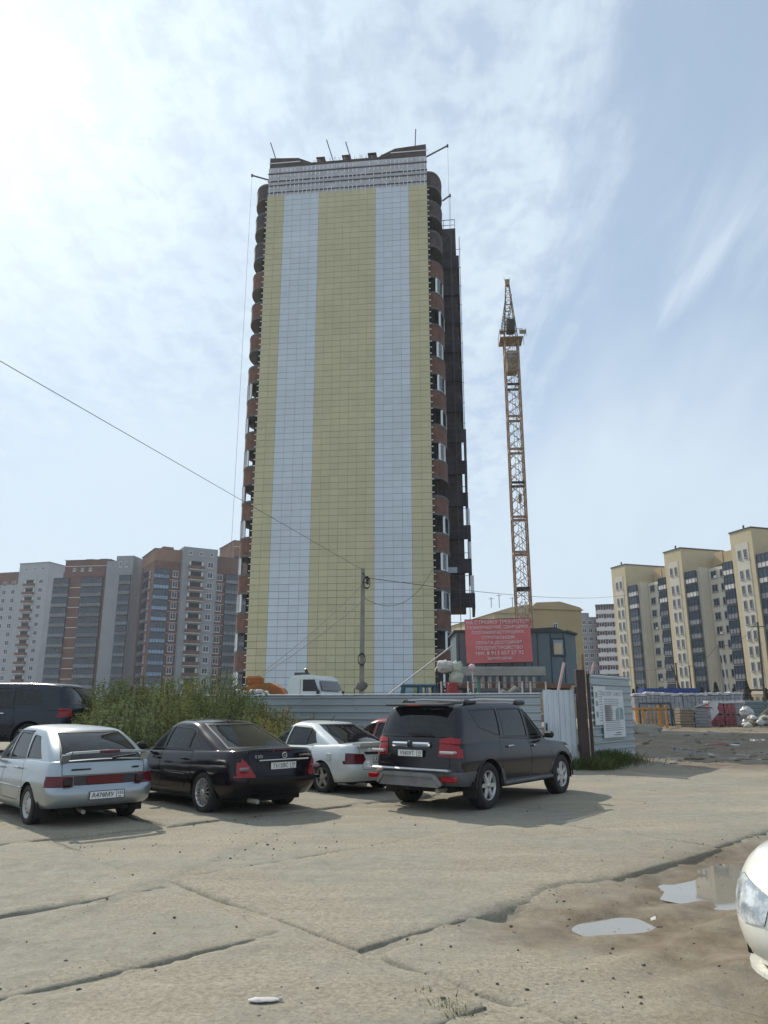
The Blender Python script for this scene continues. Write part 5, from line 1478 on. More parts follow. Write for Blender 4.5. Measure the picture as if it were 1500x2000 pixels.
def truck():
    # white lorry cab and orange mixer body, seen over the fence
    Y = 33.0
    a = P(566, 1340, Y); t = thing('white_lorry', 'white lorry cab standing behind the fence in front of the tower', 'lorry', (P(660, 1340, Y).x, Y - 1.2, 0), math.pi / 2 - R(110))
    zw = P(610, 1352, Y).z
    W_ = 1.15; zt = P(610, 1321, Y).z; z0 = 1.0
    prof = [(-.02, z0), (.0, 1.6), (-.10, 1.95), (-.38, zt - .18), (-.55, zt - .03), (-.9, zt), (-1.50, zt - .04), (-1.66, zt - .2), (-1.70, z0)]
    b = MB(); bm = bmesh.new()
    vs = [[bm.verts.new((x, y, z)) for x, z in prof] for y in (-W_, W_)]
    n = len(prof)
    bm.faces.new(vs[0][::-1]); bm.faces.new(vs[1])
    for i in range(n): bm.faces.new((vs[0][i], vs[0][(i + 1) % n], vs[1][(i + 1) % n], vs[1][i]))
    bmesh.ops.recalc_face_normals(bm, faces=bm.faces); bmesh.ops.bevel(bm, geom=bm.edges[:], offset=.06, segments=2, affect='EDGES')
    b.bm(bm, 0); b.build('cab', MATS['paint_white'], t)
    b = MB(); b.add([(-.135, -W_ + .14, zw + .05), (-.135, W_ - .14, zw + .05), (-.33, W_ - .22, zt - .24), (-.33, -W_ + .22, zt - .24)], [(0, 1, 2, 3)]); b.build('windshield', MATS['glass_dark'], t)
    for s in (-1, 1):
        y = s * (W_ + .004)
        d = MB().prism([(-.26, zw), (-.46, zt - .20), (-.98, zt - .20), (-.98, zw)], min(y, y - s * .01), max(y, y - s * .01), axis='y').build('side_window', MATS['glass_dark'], t)
        MB().bbox((-.30, s * (W_ + .12) - .05, 1.75), (-.18, s * (W_ + .12) + .05, 2.35), .02).build('mirror', MATS['trim_black'], t)
        MB().box((-1.1, min(y, y - s * .006), 1.0), (-1.085, max(y, y - s * .006), zt - .2)).build('door_seam', MATS['seam'], t)
    MB().bar((-1.3, 0, zt), (-1.35, -.2, zt + .28), .08).build('air_horn', MATS['trim_black'], t)
    MB().box((-1.55, -.8, zt - .03), (-1.1, -.3, zt + .10)).build('roof_hatch', MATS['hut_roof'], t)
    b = MB(); b.box((-6.5, -.45, .75), (-.3, .45, .98)); b.build('chassis', MATS['under'], t)
    ty, rb = wheel_meshes(.5, .3, .28, 'steel', 8); rim = rb.mesh('rim', [MATS['steel_rim'], MATS['brake']])
    for x in (-.95, -4.6, -5.9):
        for s in (1, -1):
            wo = thing('wheel', None, None, (x, s * .95, .5), 0 if s > 0 else math.pi); wo.parent = t; inst('tyre', ty, wo); inst('rim', rim, wo)
    # orange skip and drum further left
    o = P(528, 1360, 33.5); m = thing('orange_tipper', 'rusty orange tipper body heaped behind the weeds left of the white lorry', 'tipper', (o.x, 33.5, 0))
    zt = P(528, 1340, 33.5).z
    b = MB(); b.prism([(-1.15, zt - .9), (.85, zt - .9), (.80, zt - .45), (.55, zt - .1), (.1, zt + .12), (-.7, zt + .05), (-1.1, zt - .2)], -.9, .9, axis='y'); b.build('skip', MATS['orange_rust'], m)
    b = MB(); b.bbox((-1.05, -.4, zt + .02), (-.35, .4, zt + .42), .08); b.build('hopper', MATS['orange_rust'], m)
    b = MB(); b.box((-1.4, -.7, .5), (.6, .7, zt - .91))
    b.build('chassis', MATS['under'], m)
    o = P(492, 1353, 32); q = thing('white_bags', 'crumpled white bags lying before the orange tipper', 'bags', (o.x, 32, 0)); zb = o.z
    b = MB()
    for i in range(6): b.blob((-.6 + .22 * i, random.uniform(-.2, .2), zb + random.uniform(-.1, .06)), (.22, .2, .13), 0, 2, .5, i, 3.5)
    b.build('bag', MATS['sack_white'], q); MB().box((-.8, -.4, 0), (1.1, .4, zb - .12)).build('plinth', MATS['concrete_dark'], q)
    o = P(522, 1362, 31.5); q = thing('blue_drum', 'small blue drum beside the crumpled white bags', 'drum', (o.x, 31.5, 0))
    MB().lathe([(.001, 0), (.22, 0), (.22, o.z + .1), (.001, o.z + .1)], n=16).build('shell', MATS['tarp_blue'], q)
    # blue tractor cab
    Y = 30; x0, x1 = P(776, 1350, Y).x, P(852, 1350, Y).x; zt = P(815, 1337, Y).z; zb = 1.5
    t = thing('blue_tractor', 'dark blue tractor cab with open windows behind the fence', 'tractor', ((x0 + x1) / 2, Y, 0)); w = (x1 - x0) / 2
    b = MB(); b.bbox((-w + .12, -.75, zt - .10), (w, .75, zt), .04); b.build('roof', MATS['tractor_blue'], t)
    for y in (-.68, .68):
        for p_, q_, w_ in (((-w + .22, y, zt - .1), (-w + .03, y, zb), .09), ((-w + .30, y, zt - .1), (-w + .20, y, zb), .05), ((.12, y, zt - .1), (.10, y, zb), .14), ((w - .08, y, zt - .1), (w - .05, y, zb), .15), ((w - .38, y, zt - .1), (w - .34, y, zb), .05)):
            MB().bar(p_, q_, w_).build('cab_pillar', MATS['tractor_blue'], t)
    b = MB(); b.bbox((-w, -.75, .6), (w, .75, zb), .05); b.bbox((-w - 1.5, -.4, .6), (-w - .01, .4, 1.6), .08); b.build('body', MATS['tractor_blue'], t)
    MB().box((-w + .32, -.67, zb), (.04, -.66, zt - .12)).build('side_window', MATS['glass_clear'], t)
    ty, rb = wheel_meshes(.7, .4, .4, 'steel', 8); rim = rb.mesh('rim', [MATS['steel_rim'], MATS['brake']])
    for s in (1, -1):
        wo = thing('wheel', None, None, (.5, s * 1.0, .7), 0 if s > 0 else math.pi); wo.parent = t; inst('tyre', ty, wo); inst('rim', rim, wo)
        wo = thing('wheel', None, None, (-w - 1.0, s * .7, .45), 0 if s > 0 else math.pi); wo.parent = t; wo.scale = (.64, .7, .64); inst('tyre', ty, wo); inst('rim', rim, wo)
    # litter of small frames right of the tractor
    o = P(860, 1352, 29); q = thing('scrap_frame', 'tangle of dark scrap frames right of the blue tractor cab', 'scrap', (o.x, 29, 0))
    b = MB()
    for i in range(9): b.bar((random.uniform(-.3, .4), 0, random.uniform(0, .5)), (random.uniform(-.3, .4), random.uniform(-.2, .2), random.uniform(1.6, 2.3)), .05)
    b.build('bar', MATS['pipe_rust'], q)
truck()
# ------------------------------------------------------------------ the storage yard on the right
mat('wrap_grey', (.30, .31, .33), .45, 0, .25, 2.0, rnd=.15)
mat('wrap_white', (.45, .44, .44), .35, 0, .15, 3)
mat('block_red', (.27, .075, .085), .6, 0, .35, 2.5)
mat('block_grey', (.22, .225, .23), .85, 0, .2, 2)
mat('steel_orange', (.46, .22, .045), .6, .1, .2, 3)
mat('film', (.55, .53, .54), .3, 0, .2, 6)
mat('leaf_conifer', (.035, .055, .028), .9, 0, .4, 3)
mat('bark', (.10, .08, .06), .95, 0, .3, 4)
def gz(x, y): return float(gheight(np.array([x]), np.array([y]))[0])
def wrapped(nm, label, cat, x, y, w, d, h, tiers, m, seed, group=None, film=True, rz=0., rows=4):
    t = thing(nm, label, cat, (x, y, 0), rz, group); z = 0
    for k in range(tiers):
        b = MB(); b.box((-w / 2, -d / 2, z), (w / 2, d / 2, z + .03))
        for i in range(3): b.box((-w / 2 + i * (w - .12) / 2, -d / 2 + .01, z + .03), (-w / 2 + i * (w - .12) / 2 + .12, d / 2 - .01, z + .12))
        b.box((-w / 2, -d / 2, z + .12), (w / 2, d / 2, z + .15)); b.build('pallet', MATS['timber'], t)
        b = MB(); hh = (h - .15) / rows; rg = random.Random(seed + k)
        for r_ in range(rows):
            for c in range(3):
                j = lambda: rg.uniform(-.015, .015)
                b.bbox((-w / 2 + w / 3 * c + .01, -d / 2 + .02 + j(), z + .15 + hh * r_ + .006), (-w / 2 + w / 3 * (c + 1) - .01, d / 2 - .02 + j(), z + .15 + hh * (r_ + 1) - .006), .015)
        b.build('block_layer', MATS[m], t)
        z += h + .01
    if film:
        bm = bmesh.new(); bmesh.ops.create_cube(bm, size=1); bmesh.ops.subdivide_edges(bm, edges=bm.edges[:], cuts=4, use_grid_fill=True)
        for v in bm.verts:
            n_ = mnoise.noise(v.co * 5 + Vector((seed, 0, 0))); v.co = Vector((v.co.x * (w + .06), v.co.y * (d + .06), z + .02 + (v.co.z + .5) * .22)) + Vector((n_ * .03, n_ * .03, n_ * .09))
        b = MB(); b.bm(bm, 0, True); b.build('film', MATS['film'], t)
    return t
def yard_things():
    k = 0
    Y = 72.0; lefts = [1240 + 23.5 * i for i in range(9)]
    places = ['beside the poster board', 'behind the orange frame', 'behind the orange frame end', 'right of the dark frame', 'left of the stone stack', 'behind the stone stack', 'behind the grey slabs', 'behind the red blocks', 'behind the white sack']
    for i, u in enumerate(lefts):
        x = P(u + 11, 1400, Y).x
        wrapped('wrapped_pallet', 'grey wrapped block pallet in the back row ' + places[i], 'pallet', x, Y + random.uniform(-.2, .2), 1.12, 1.1, 1.34 + random.uniform(-.04, .04), 2, 'wrap_grey', i, 'grey wrapped pallets at the back of the yard')
    Y = 66
    for i, (u, m, lab, w) in enumerate(((1396, 'block_red', 'pallet stack of red blocks under torn white film in the yard', 1.2), (1422, 'block_red', 'bare pallet stack of dark red blocks beside the torn white film', .95), (1442, 'wrap_grey', 'narrow grey wrapped pallet stack right of the red blocks', .85))):
        wrapped('block_pallet', lab, 'pallet', P(u, 1400, Y).x, Y, w, 1.1, .95, 2, m, 30 + i, 'pallets of red blocks', True, 0)
    b_ = thing('film_drape', 'torn white film hanging over the left red block stack', 'film', (P(1388, 1400, Y).x, Y - .62, 0)); b = MB()
    vs = []; 
    for j in range(9):
        for i in range(7): vs.append((-.35 + .13 * i + .05 * math.sin(j), -.03 - .04 * math.sin(i * 2.1 + j), 2.05 - .20 * j * (1 - .08 * i)))
    for y in (0, .01): b.add([(v[0], v[1] + y, v[2]) for v in vs], [(j * 7 + i, j * 7 + i + 1, (j + 1) * 7 + i + 1, (j + 1) * 7 + i) for j in range(8) for i in range(6)], 0, True)
    b.build('sheet', MATS['film'], b_)
    # stacks of stone and slabs
    for u0, u1, vt, lab, m, n in ((1323, 1350, 1384, 'stack of rough brown paving stone on a crate in the yard', 'timber', 7), (1352, 1383, 1384, 'stack of grey concrete slabs beside the red blocks', 'block_grey', 6)):
        Y = 64; x0, x1 = P(u0, 1400, Y).x, P(u1, 1400, Y).x; zt = P(u0, vt, Y).z
        t = thing('slab_stack', lab, 'stack', ((x0 + x1) / 2, Y, 0)); w = x1 - x0
        for k in range(n):
            z = zt * (k + .25) / (n + .25); MB().bbox((-w / 2 + random.uniform(-.05, .05), -.6, z + .02), (w / 2 + random.uniform(-.05, .05), .6, z + zt / (n + .25) - .01), .03).build('slab', MATS[m], t)
        MB().box((-w / 2 + .1, -.5, 0), (w / 2 - .1, .5, zt * .25 / (n + .25))).build('pallet', MATS['timber'], t)
    Y = 66; x = P(1357, 1380, Y).x; zt = P(1357, 1376, Y).z
    t = thing('formwork_pile', 'dark formwork panels lying on top of the grey slab stack', 'panels', (x, 64.2, 0)); z0 = P(u0, 1384, 64).z
    b = MB(); b.bbox((-.8, -.5, z0 + .01), (.5, .5, z0 + .12), .01); b.bar((-.7, 0, z0 + .13), (.4, .2, z0 + .42), .8, .05); b.build('panel', MATS['hut_roof'], t)
    # orange steel frame and dark frame behind it
    Y = 62; x0, x1 = P(1246, 1400, Y).x, P(1302, 1400, Y).x; zt = P(1250, 1384, Y).z; w = x1 - x0
    t = thing('orange_loading_rack', 'orange painted steel loading frame standing on the mud', 'frame', (x0, Y, 0))
    b = MB()
    for x in (0, .42, w): 
        for y in (0, 1.6): b.bar((x, y, 0), (x, y, zt + (.28 if x == w else 0)), .15)
    for z in (.25, zt): 
        for y in (0, 1.6): b.bar((-.7 if z > 1 else 0, y, z), (w, y, z), .16)
        for x in (0, w): b.bar((x, 0, z), (x, 1.6, z), .12)
    b.build('frame', MATS['steel_orange'], t)
    b = MB()
    for i in range(6): b.bar((.5 + i * (w - .6) / 6, 0, .3), (.5 + i * (w - .6) / 6, 0, zt), .05)
    for z in (.7, 1.05): b.bar((.42, 0, z), (w, 0, z), .05)
    b.build('infill_bar', MATS['steel_orange'], t)
    x0 = P(1250, 1400, 67).x; t = thing('dark_portal', 'dark steel portal frame behind the orange loading frame', 'frame', (x0, 67, 0)); zt = P(1280, 1374, 67).z; w = P(1318, 1400, 67).x - x0
    b = MB()
    for x in (0, w * .62, w * .9): b.bar((x, 0, 0), (x, 0, zt), .14)
    b.bar((0, 0, zt), (w * .9, 0, zt), .16); b.bar((w * .9, 0, zt), (w, 0, .1), .1); b.build('frame', MATS['hut_roof'], t)
    # white sack and heap of bags, ribbed panels at the right
    Y = 64
    p = P(1458, 1388, Y); t = thing('white_sack', 'bulging white sack right of the block pallets', 'sack', (p.x, Y, 0)); b = MB(); b.blob((0, 0, p.z - .2), (.55, .5, .5), 0, 3, .5, 2, 3.); b.blob((0, 0, .35), (.6, .5, .5), 0, 3, .4, 5, 3.); b.build('bag', MATS['wrap_white'], t)
    p = P(1482, 1402, 62); t = thing('litter_heap', 'heap of yellowish sacks and scrap at the right edge of the yard', 'heap', (p.x, 62, 0)); b = MB()
    for i in range(16): b.blob((random.uniform(-1.1, 1.1), random.uniform(-.4, .4), random.uniform(.15, .8)), (random.uniform(.25, .5), .35, random.uniform(.15, .3)), i % 3, 2, .4, i, 2.5)
    tag(b.build('sack', [MATS['sack_olive'], MATS['timber'], MATS['wrap_white']], t), kind='stuff')
    for i in range(3):
        b = MB(); b.bar((random.uniform(-.8, .2), 0, .6), (random.uniform(.2, 1.3), .2, 1.5), .09); b.build('plank', MATS['timber'], t)
    p = P(1482, 1380, 70); t = thing('profile_stack', 'stack of bluish profiled sheets behind the litter heap', 'stack', (p.x, 70, 0))
    for k in range(6): MB().bbox((-1.6, -.8, .12 + .34 * k), (1.6, .8, .40 + .34 * k), .04).build('sheet', MATS['hut_blue'], t)
    MB().box((-1.4, -.6, 0), (1.4, .6, .118)).build('pallet', MATS['timber'], t)
    # sloping grey sheet and earth at the left of the orange frame
    p = P(1246, 1405, 60); t = thing('sheet_pile', 'leaning pale sheets beside the orange frame', 'sheets', (p.x, 60, 0)); b = MB()
    for i in range(4): b.bar((-1.0 + .1 * i, .2 * i, 1.3 - .1 * i), (.1 + .12 * i, .2 * i, .05), .9, .04)
    b.build('sheet', MATS['sheet_pale'], t)
    p = G(1252, 1432); t = thing('earth_heap', 'low heap of brown earth at the edge of the muddy yard', 'heap', (p.x, p.y, 0)); b = MB(); b.blob((0, 0, 0), (1.5, 1.2, .55), 0, 3, .35, 3); o = b.build('earth', GROUND, t)
    # blue container roof behind
    Y = 92; x0, x1 = P(1258, 1350, Y).x, P(1366, 1350, Y).x; zt = P(1300, 1344, Y).z
    t = thing('blue_container', 'blue container with a flat roof behind the wrapped pallets', 'container', (x0, Y, 0)); b = MB()
    vs, fs = ribbed(x1 - x0, zt, 'v', .35, .05); b.add(vs, fs); b.box((0, .06, 0), (x1 - x0, 2.4, zt - .02)); b.build('body', MATS['tarp_blue'], t)
    # far wall at the back of the yard, poles and conifers
    t = thing('yard_wall', 'grey concrete panel wall closing the back of the yard', 'wall', (P(1225, 1350, 84).x, 84, 0)); w = P(1560, 1350, 84).x - P(1225, 1350, 84).x; n = 11
    for i in range(n): MB().bbox((w / n * i + .03, 0, -.2), (w / n * (i + 1) - .03, .16, 2.35), .04).build('panel', MATS['concrete'], t)
    def pole(label, u, v0, v1, Y, r, m='pole_concrete', lean=0., arms=0):
        a = P(u, v0, Y); t = thing('utility_pole', label, 'pole', (a.x, Y, 0)); z = P(u, v1, Y).z
        MB().tube([(0, 0, -.3), (lean, 0, z)], r, 8, radii=[r, r * .7]).build('shaft', MATS[m], t)
        if arms: b = MB(); b.bar((lean - .8, 0, z - .5), (lean + .8, 0, z - .5), .09); b.build('crossarm', MATS['hut_roof'], t)
        return t, Vector((a.x + lean, Y, z))
    t1, q1 = pole('brown wooden pole with a slanting stay before the cream house', 1326, 1360, 1295, 95, .14, 'bark')
    MB().tube([(-.6, 0, P(1326, 1300, 95).z), (1.4, 0, 0)], .10, 6).build('stay', MATS['bark'], t1)
    t2, q2 = pole('thick grey concrete pole in front of the cream house', 1416, 1360, 1260, 88, .20, 'pole_concrete', -.25)
    t3, q3 = pole('slim pale pole right beside the thick grey one', 1427, 1360, 1268, 92, .12, 'pipe_pale', -.5)
    t4, q4 = pole('tall wooden pole near the right edge behind the yard', 1492, 1362, 1215, 84, .14, 'bark', .35, 1)
    t5, q5 = pole('short wooden pole before the yellow base of the cream house', 1352, 1360, 1300, 100, .11, 'bark')
    def wire2(label, a, b_, sag):
        t = thing('overhead_wire', label, 'wire', a); b = MB(); pts = []
        for i in range(13):
            f = i / 12; q = (b_ - a) * f; q.z -= sag * 4 * f * (1 - f); pts.append(q)
        b.tube(pts, .025, 4); b.build('cable', MATS['cable_black'], t)
    wire2('wire strung between the wooden pole and the thick grey pole', q1, q2, 1.2)
    wire2('wire from the thick grey pole to the tall wooden pole', q2, q4, .9)
    wire2('wire leading left from the wooden pole with the stay', q1, P(1225, 1300, 110), .8)
    rg = np.random.default_rng(5)
    def conifer(label, u, vt, Y, w):
        a = P(u, 1360, Y); h = P(u, vt, Y).z; t = thing('conifer_tree', label, 'tree', (a.x, Y, 0), 0, 'young conifers before the cream house')
        MB().tube([(0, 0, 0), (0, 0, h * .9)], .09, 6, radii=[.09, .02]).build('trunk', MATS['bark'], t)
        vs = []; n = 900
        hh = rg.random(n) ** 1.3; ang = rg.random(n) * 6.283; rad = w * (1 - hh) * (.35 + .65 * np.sqrt(rg.random(n))) * (.75 + .25 * np.sin(ang * 3 + hh * 20)) + .05
        c = np.stack([rad * np.cos(ang), rad * np.sin(ang), .3 + hh * (h - .3)], 1)
        d1 = rg.normal(size=(n, 3)); d1 /= np.linalg.norm(d1, axis=1)[:, None]; d2 = np.cross(d1, rg.normal(size=(n, 3))); d2 /= np.linalg.norm(d2, axis=1)[:, None]
        s = .16
        V = np.stack([c - d1 * s, c + d2 * s * .5, c + d1 * s, c - d2 * s * .5], 1).reshape(-1, 3)
        raw_mesh('crown', V, np.arange(4 * n).reshape(n, 4), MATS['leaf_conifer'], t)
    for i, (u, vt, Y, w, lab) in enumerate(((1228, 1343, 100, .9, 'left of the blue container'), (1238, 1346, 100, .7, 'just beside the blue container'), (1246, 1342, 101, .8, 'against the left end of the blue container'), (1372, 1342, 96, 1.2, 'at the right end of the blue container'), (1385, 1348, 95, 1.1, 'between the blue container and the thick pole'), (1400, 1332, 97, 1.5, 'just left of the thick grey pole'), (1434, 1345, 97, 1.2, 'just right of the slim pale pole'), (1461, 1330, 96, 1.3, 'left of the tall wooden pole'), (1497, 1345, 96, 1.2, 'at the right edge by the tall wooden pole'))):
        conifer('young dark green conifer ' + lab, u, vt, Y, w)
    t = thing('entrance_canopy', 'brown flat entrance canopy at the foot of the cream house', 'canopy', (P(1480, 1350, 99).x, 99, 0)); b = MB(); zt = P(1480, 1346, 99).z; b.box((-1.2, 0, zt - .2), (4, 2, zt)); b.build('roof', MATS['wall_maroon'], t)
    b = MB(); b.bar((-1, .1, 0), (-1, .1, zt - .2), .14); b.bar((3.8, .1, 0), (3.8, .1, zt - .2), .14); b.build('post', MATS['wall_maroon'], t)
yard_things()

# ------------------------------------------------------------------ weeds and grass
def leaf_mat(name, a, b):
    m = mat(name, a, .75, 0, .3, .9, col2=b, thr=(.25, .75), spec=.25)
    nt = m.node_tree; N, L = nt.nodes, nt.links; p = N['Principled BSDF']
    tl = N.new('ShaderNodeBsdfTranslucent'); mx = N.new('ShaderNodeMixShader'); mx.inputs[0].default_value = .42
    L.new(p.inputs['Base Color'].links[0].from_socket, tl.inputs[0]); L.new(p.outputs[0], mx.inputs[1]); L.new(tl.outputs[0], mx.inputs[2]); L.new(mx.outputs[0], N['Material Output'].inputs[0])
    return m
leaf_mat('leaf_weed', (.092, .122, .036), (.185, .205, .072)); leaf_mat('leaf_dark', (.055, .080, .028), (.115, .142, .048))
leaf_mat('leaf_grey', (.10, .135, .062), (.175, .21, .10)); leaf_mat('leaf_dry', (.145, .135, .045), (.22, .19, .068))
mat('stem_weed', (.10, .09, .045), .9, 0, .3, 4); leaf_mat('grass_blade', (.075, .11, .03), (.16, .18, .065))
def plants(name, spots, lm, parent, seed, leaf=(.03, .092), stuff=True, spread=.22, per=70):
    """upright weeds: each a stem with leaves along it and a loose head"""
    rg = np.random.default_rng(seed); Vs = []; st = MB()
    for (x, y, z, h) in spots:
        lean = rg.normal(0, .14, 2); k = int(per * (.6 + .8 * rg.random()) * min(1.6, h / 1.3))
        f = rg.random(k) ** .75
        c = np.stack([x + lean[0] * f * h, y + lean[1] * f * h, z + f * h], 1)
        rad = spread * (1.15 - f) * np.sqrt(rg.random(k)) + .02; ang = rg.random(k) * 6.283
        c[:, 0] += rad * np.cos(ang); c[:, 1] += rad * np.sin(ang); c[:, 2] += rg.normal(0, .03, k)
        d1 = np.stack([np.cos(ang), np.sin(ang), rg.normal(.25, .6, k)], 1); d1 /= np.linalg.norm(d1, axis=1)[:, None]
        d2 = np.cross(d1, rg.normal(size=(k, 3))); d2 /= np.linalg.norm(d2, axis=1)[:, None]
        L_ = rg.uniform(leaf[0], leaf[1], k)[:, None]
        Vs.append(np.stack([c, c + d1 * L_ * .55 + d2 * L_ * .22, c + d1 * L_ * 1.1, c + d1 * L_ * .5 - d2 * L_ * .22], 1).reshape(-1, 3))
        if rg.random() < .3: st.tube([(x, y, z - .05), (x + lean[0] * h * .5, y + lean[1] * h * .5, z + h * .5), (x + lean[0] * h, y + lean[1] * h, z + h)], .012, 3, cap=False)
    V = np.concatenate(Vs); F = np.arange(len(V)).reshape(-1, 4)
    o = raw_mesh(name, V, F, lm, parent)
    return o, st
def thicket():
    rg = np.random.default_rng(21)
    # ridge of weeds, outline as in the photograph: column -> top row
    us = np.array([150, 165, 200, 240, 290, 330, 380, 430, 470, 500, 540, 580, 610, 640]); vt = np.array([1372, 1342, 1350, 1338, 1340, 1332, 1333, 1334, 1340, 1352, 1372, 1392, 1408, 1425])
    groups = {'leaf_weed': [], 'leaf_dark': [], 'leaf_grey': [], 'leaf_dry': []}
    for i in range(1500):
        u = rg.uniform(140, 640); row = rg.random(); Y = 18.2 + 5.4 * row - .8 * (u > 500)
        x = P(u, 1400, Y).x; z = gz(x, Y)
        top = P(u, np.interp(u, us, vt), 22.5).z
        h = (top - z) * (.52 + .48 * row) * (.72 + .52 * rg.random() ** 1.5)
        if u > 490: h = (top - z) * (.6 + .4 * row) * rg.uniform(.55, 1.05)
        if h < .15: h = .15
        n = float(VN3(np.array([u / 60.0]), np.array([Y / 1.5]), 1.0, 2)[0])
        if u > 500 and rg.random() < .6: g = 'leaf_dry'
        elif 190 < u < 310 and row < .55 and rg.random() < .6: g = 'leaf_grey'
        elif n > .15: g = 'leaf_dark'
        elif n < -.3: g = 'leaf_grey'
        else: g = 'leaf_weed'
        groups[g].append((x, Y, z, h))
    root = thing('weed_thicket', 'dense thicket of tall green weeds between the parked cars and the fence', 'weeds', (0, 0, 0)); tag(root, kind='stuff')
    st = MB()
    for i, (k, sp) in enumerate(groups.items()):
        o, s = plants('foliage', sp, MATS[k], root, 40 + i, per=110); tag(o, kind='stuff')
        st.v, off = st.v + s.v, len(st.v); st.f += [[a + off for a in f] for f in s.f]; st.m += s.m; st.sm += s.sm
    tag(st.build('stems', MATS['stem_weed'], root), kind='stuff')
    # low grass at the gate, the fence foot and in one slab joint
    def grass(label, spots, h, seed, nm='grass'):
        rg = np.random.default_rng(seed); V = []
        for (cx, cy, rx, ry, n) in spots:
            for i in range(n):
                x, y = rg.normal(cx, rx), rg.normal(cy, ry); z = gz(x, y) - .02; hh = h * rg.uniform(.4, 1.1); a = rg.random() * 6.283; b = rg.normal(0, .35, 2) * hh
                w = .006 + .004 * rg.random(); dx, dy = w * math.cos(a), w * math.sin(a)
                V += [(x - dx, y - dy, z), (x + dx, y + dy, z), (x + dx * .5 + b[0] * .5, y + dy * .5 + b[1] * .5, z + hh * .6), (x + b[0], y + b[1], z + hh)]
        V = np.array(V); o = raw_mesh(nm, V, np.arange(len(V)).reshape(-1, 4), MATS['grass_blade'])
        return tag(o, label, 'grass', kind='stuff')
    grass('green grass and weeds around the foot of the gate post', [(5.0, 21.5, .4, .12, 600), (5.7, 21.4, .3, .12, 1100), (6.5, 22.0, .4, .25, 1200), (6.0, 21.5, .3, .1, 400)], .30, 3)
    grass('small tuft of grass growing in a slab joint', [(.32, 5.0, .05, .06, 120), (.42, 4.9, .04, .05, 90), (.25, 5.15, .03, .04, 50)], .06, 4, 'grass_tuft')
    grass('low grass under the fence between the cars', [(-1, 23.6, 2.5, .3, 900)], .3, 6, 'grass')
thicket()

p = G(1412, 1458); t = thing('film_scrap', 'crumpled red and white film scrap lying in the yard mud', 'litter', (p.x, p.y, 0)); b = MB()
for i in range(5): b.blob((random.uniform(-.5, .5), random.uniform(-.3, .3), .04), (.24, .2, .09), i % 2, 2, .6, i, 3.)
b.build('film', [mat('film_pink', (.26, .10, .10), .6, 0, .3, 5), MATS['film']], t)
# small litter
mat('litter_paper', (.50, .47, .45), .8, 0, .12, 12)
p = G(515, 1962); t = thing('flattened_bottle', 'flattened pale plastic bottle lying on the concrete in front', 'litter', (p.x, p.y, .025), R(4))
bm = bmesh.new(); bmesh.ops.create_icosphere(bm, subdivisions=3, radius=1)
for v in bm.verts:
    n = mnoise.noise(v.co * 3); v.co = Vector((v.co.x * .095, v.co.y * .036 * (1 + .2 * n), max(-.3, v.co.z) * .010 * (1 + .5 * n)))
b = MB(); b.bm(bm, 0, True); b.build('bottle', MATS['litter_paper'], t)
MB().tube([(.09, 0, .004), (.11, 0, .004)], .010, 8).build('cap', MATS['litter_paper'], t)
p = G(1275, 1785); t = thing('paper_scrap', 'torn pale paper scrap at the edge of the near puddle', 'litter', (p.x, p.y, -.055)); b = MB(); b.add([(-.02, 0, .0), (.02, -.01, .015), (.03, .03, .03), (-.01, .04, .012)], [(0, 1, 2, 3)]); b.add([(-.02, 0, .003), (.02, -.01, .018), (.03, .03, .033), (-.01, .04, .015)], [(0, 1, 2, 3)]); b.build('paper', MATS['litter_paper'], t)
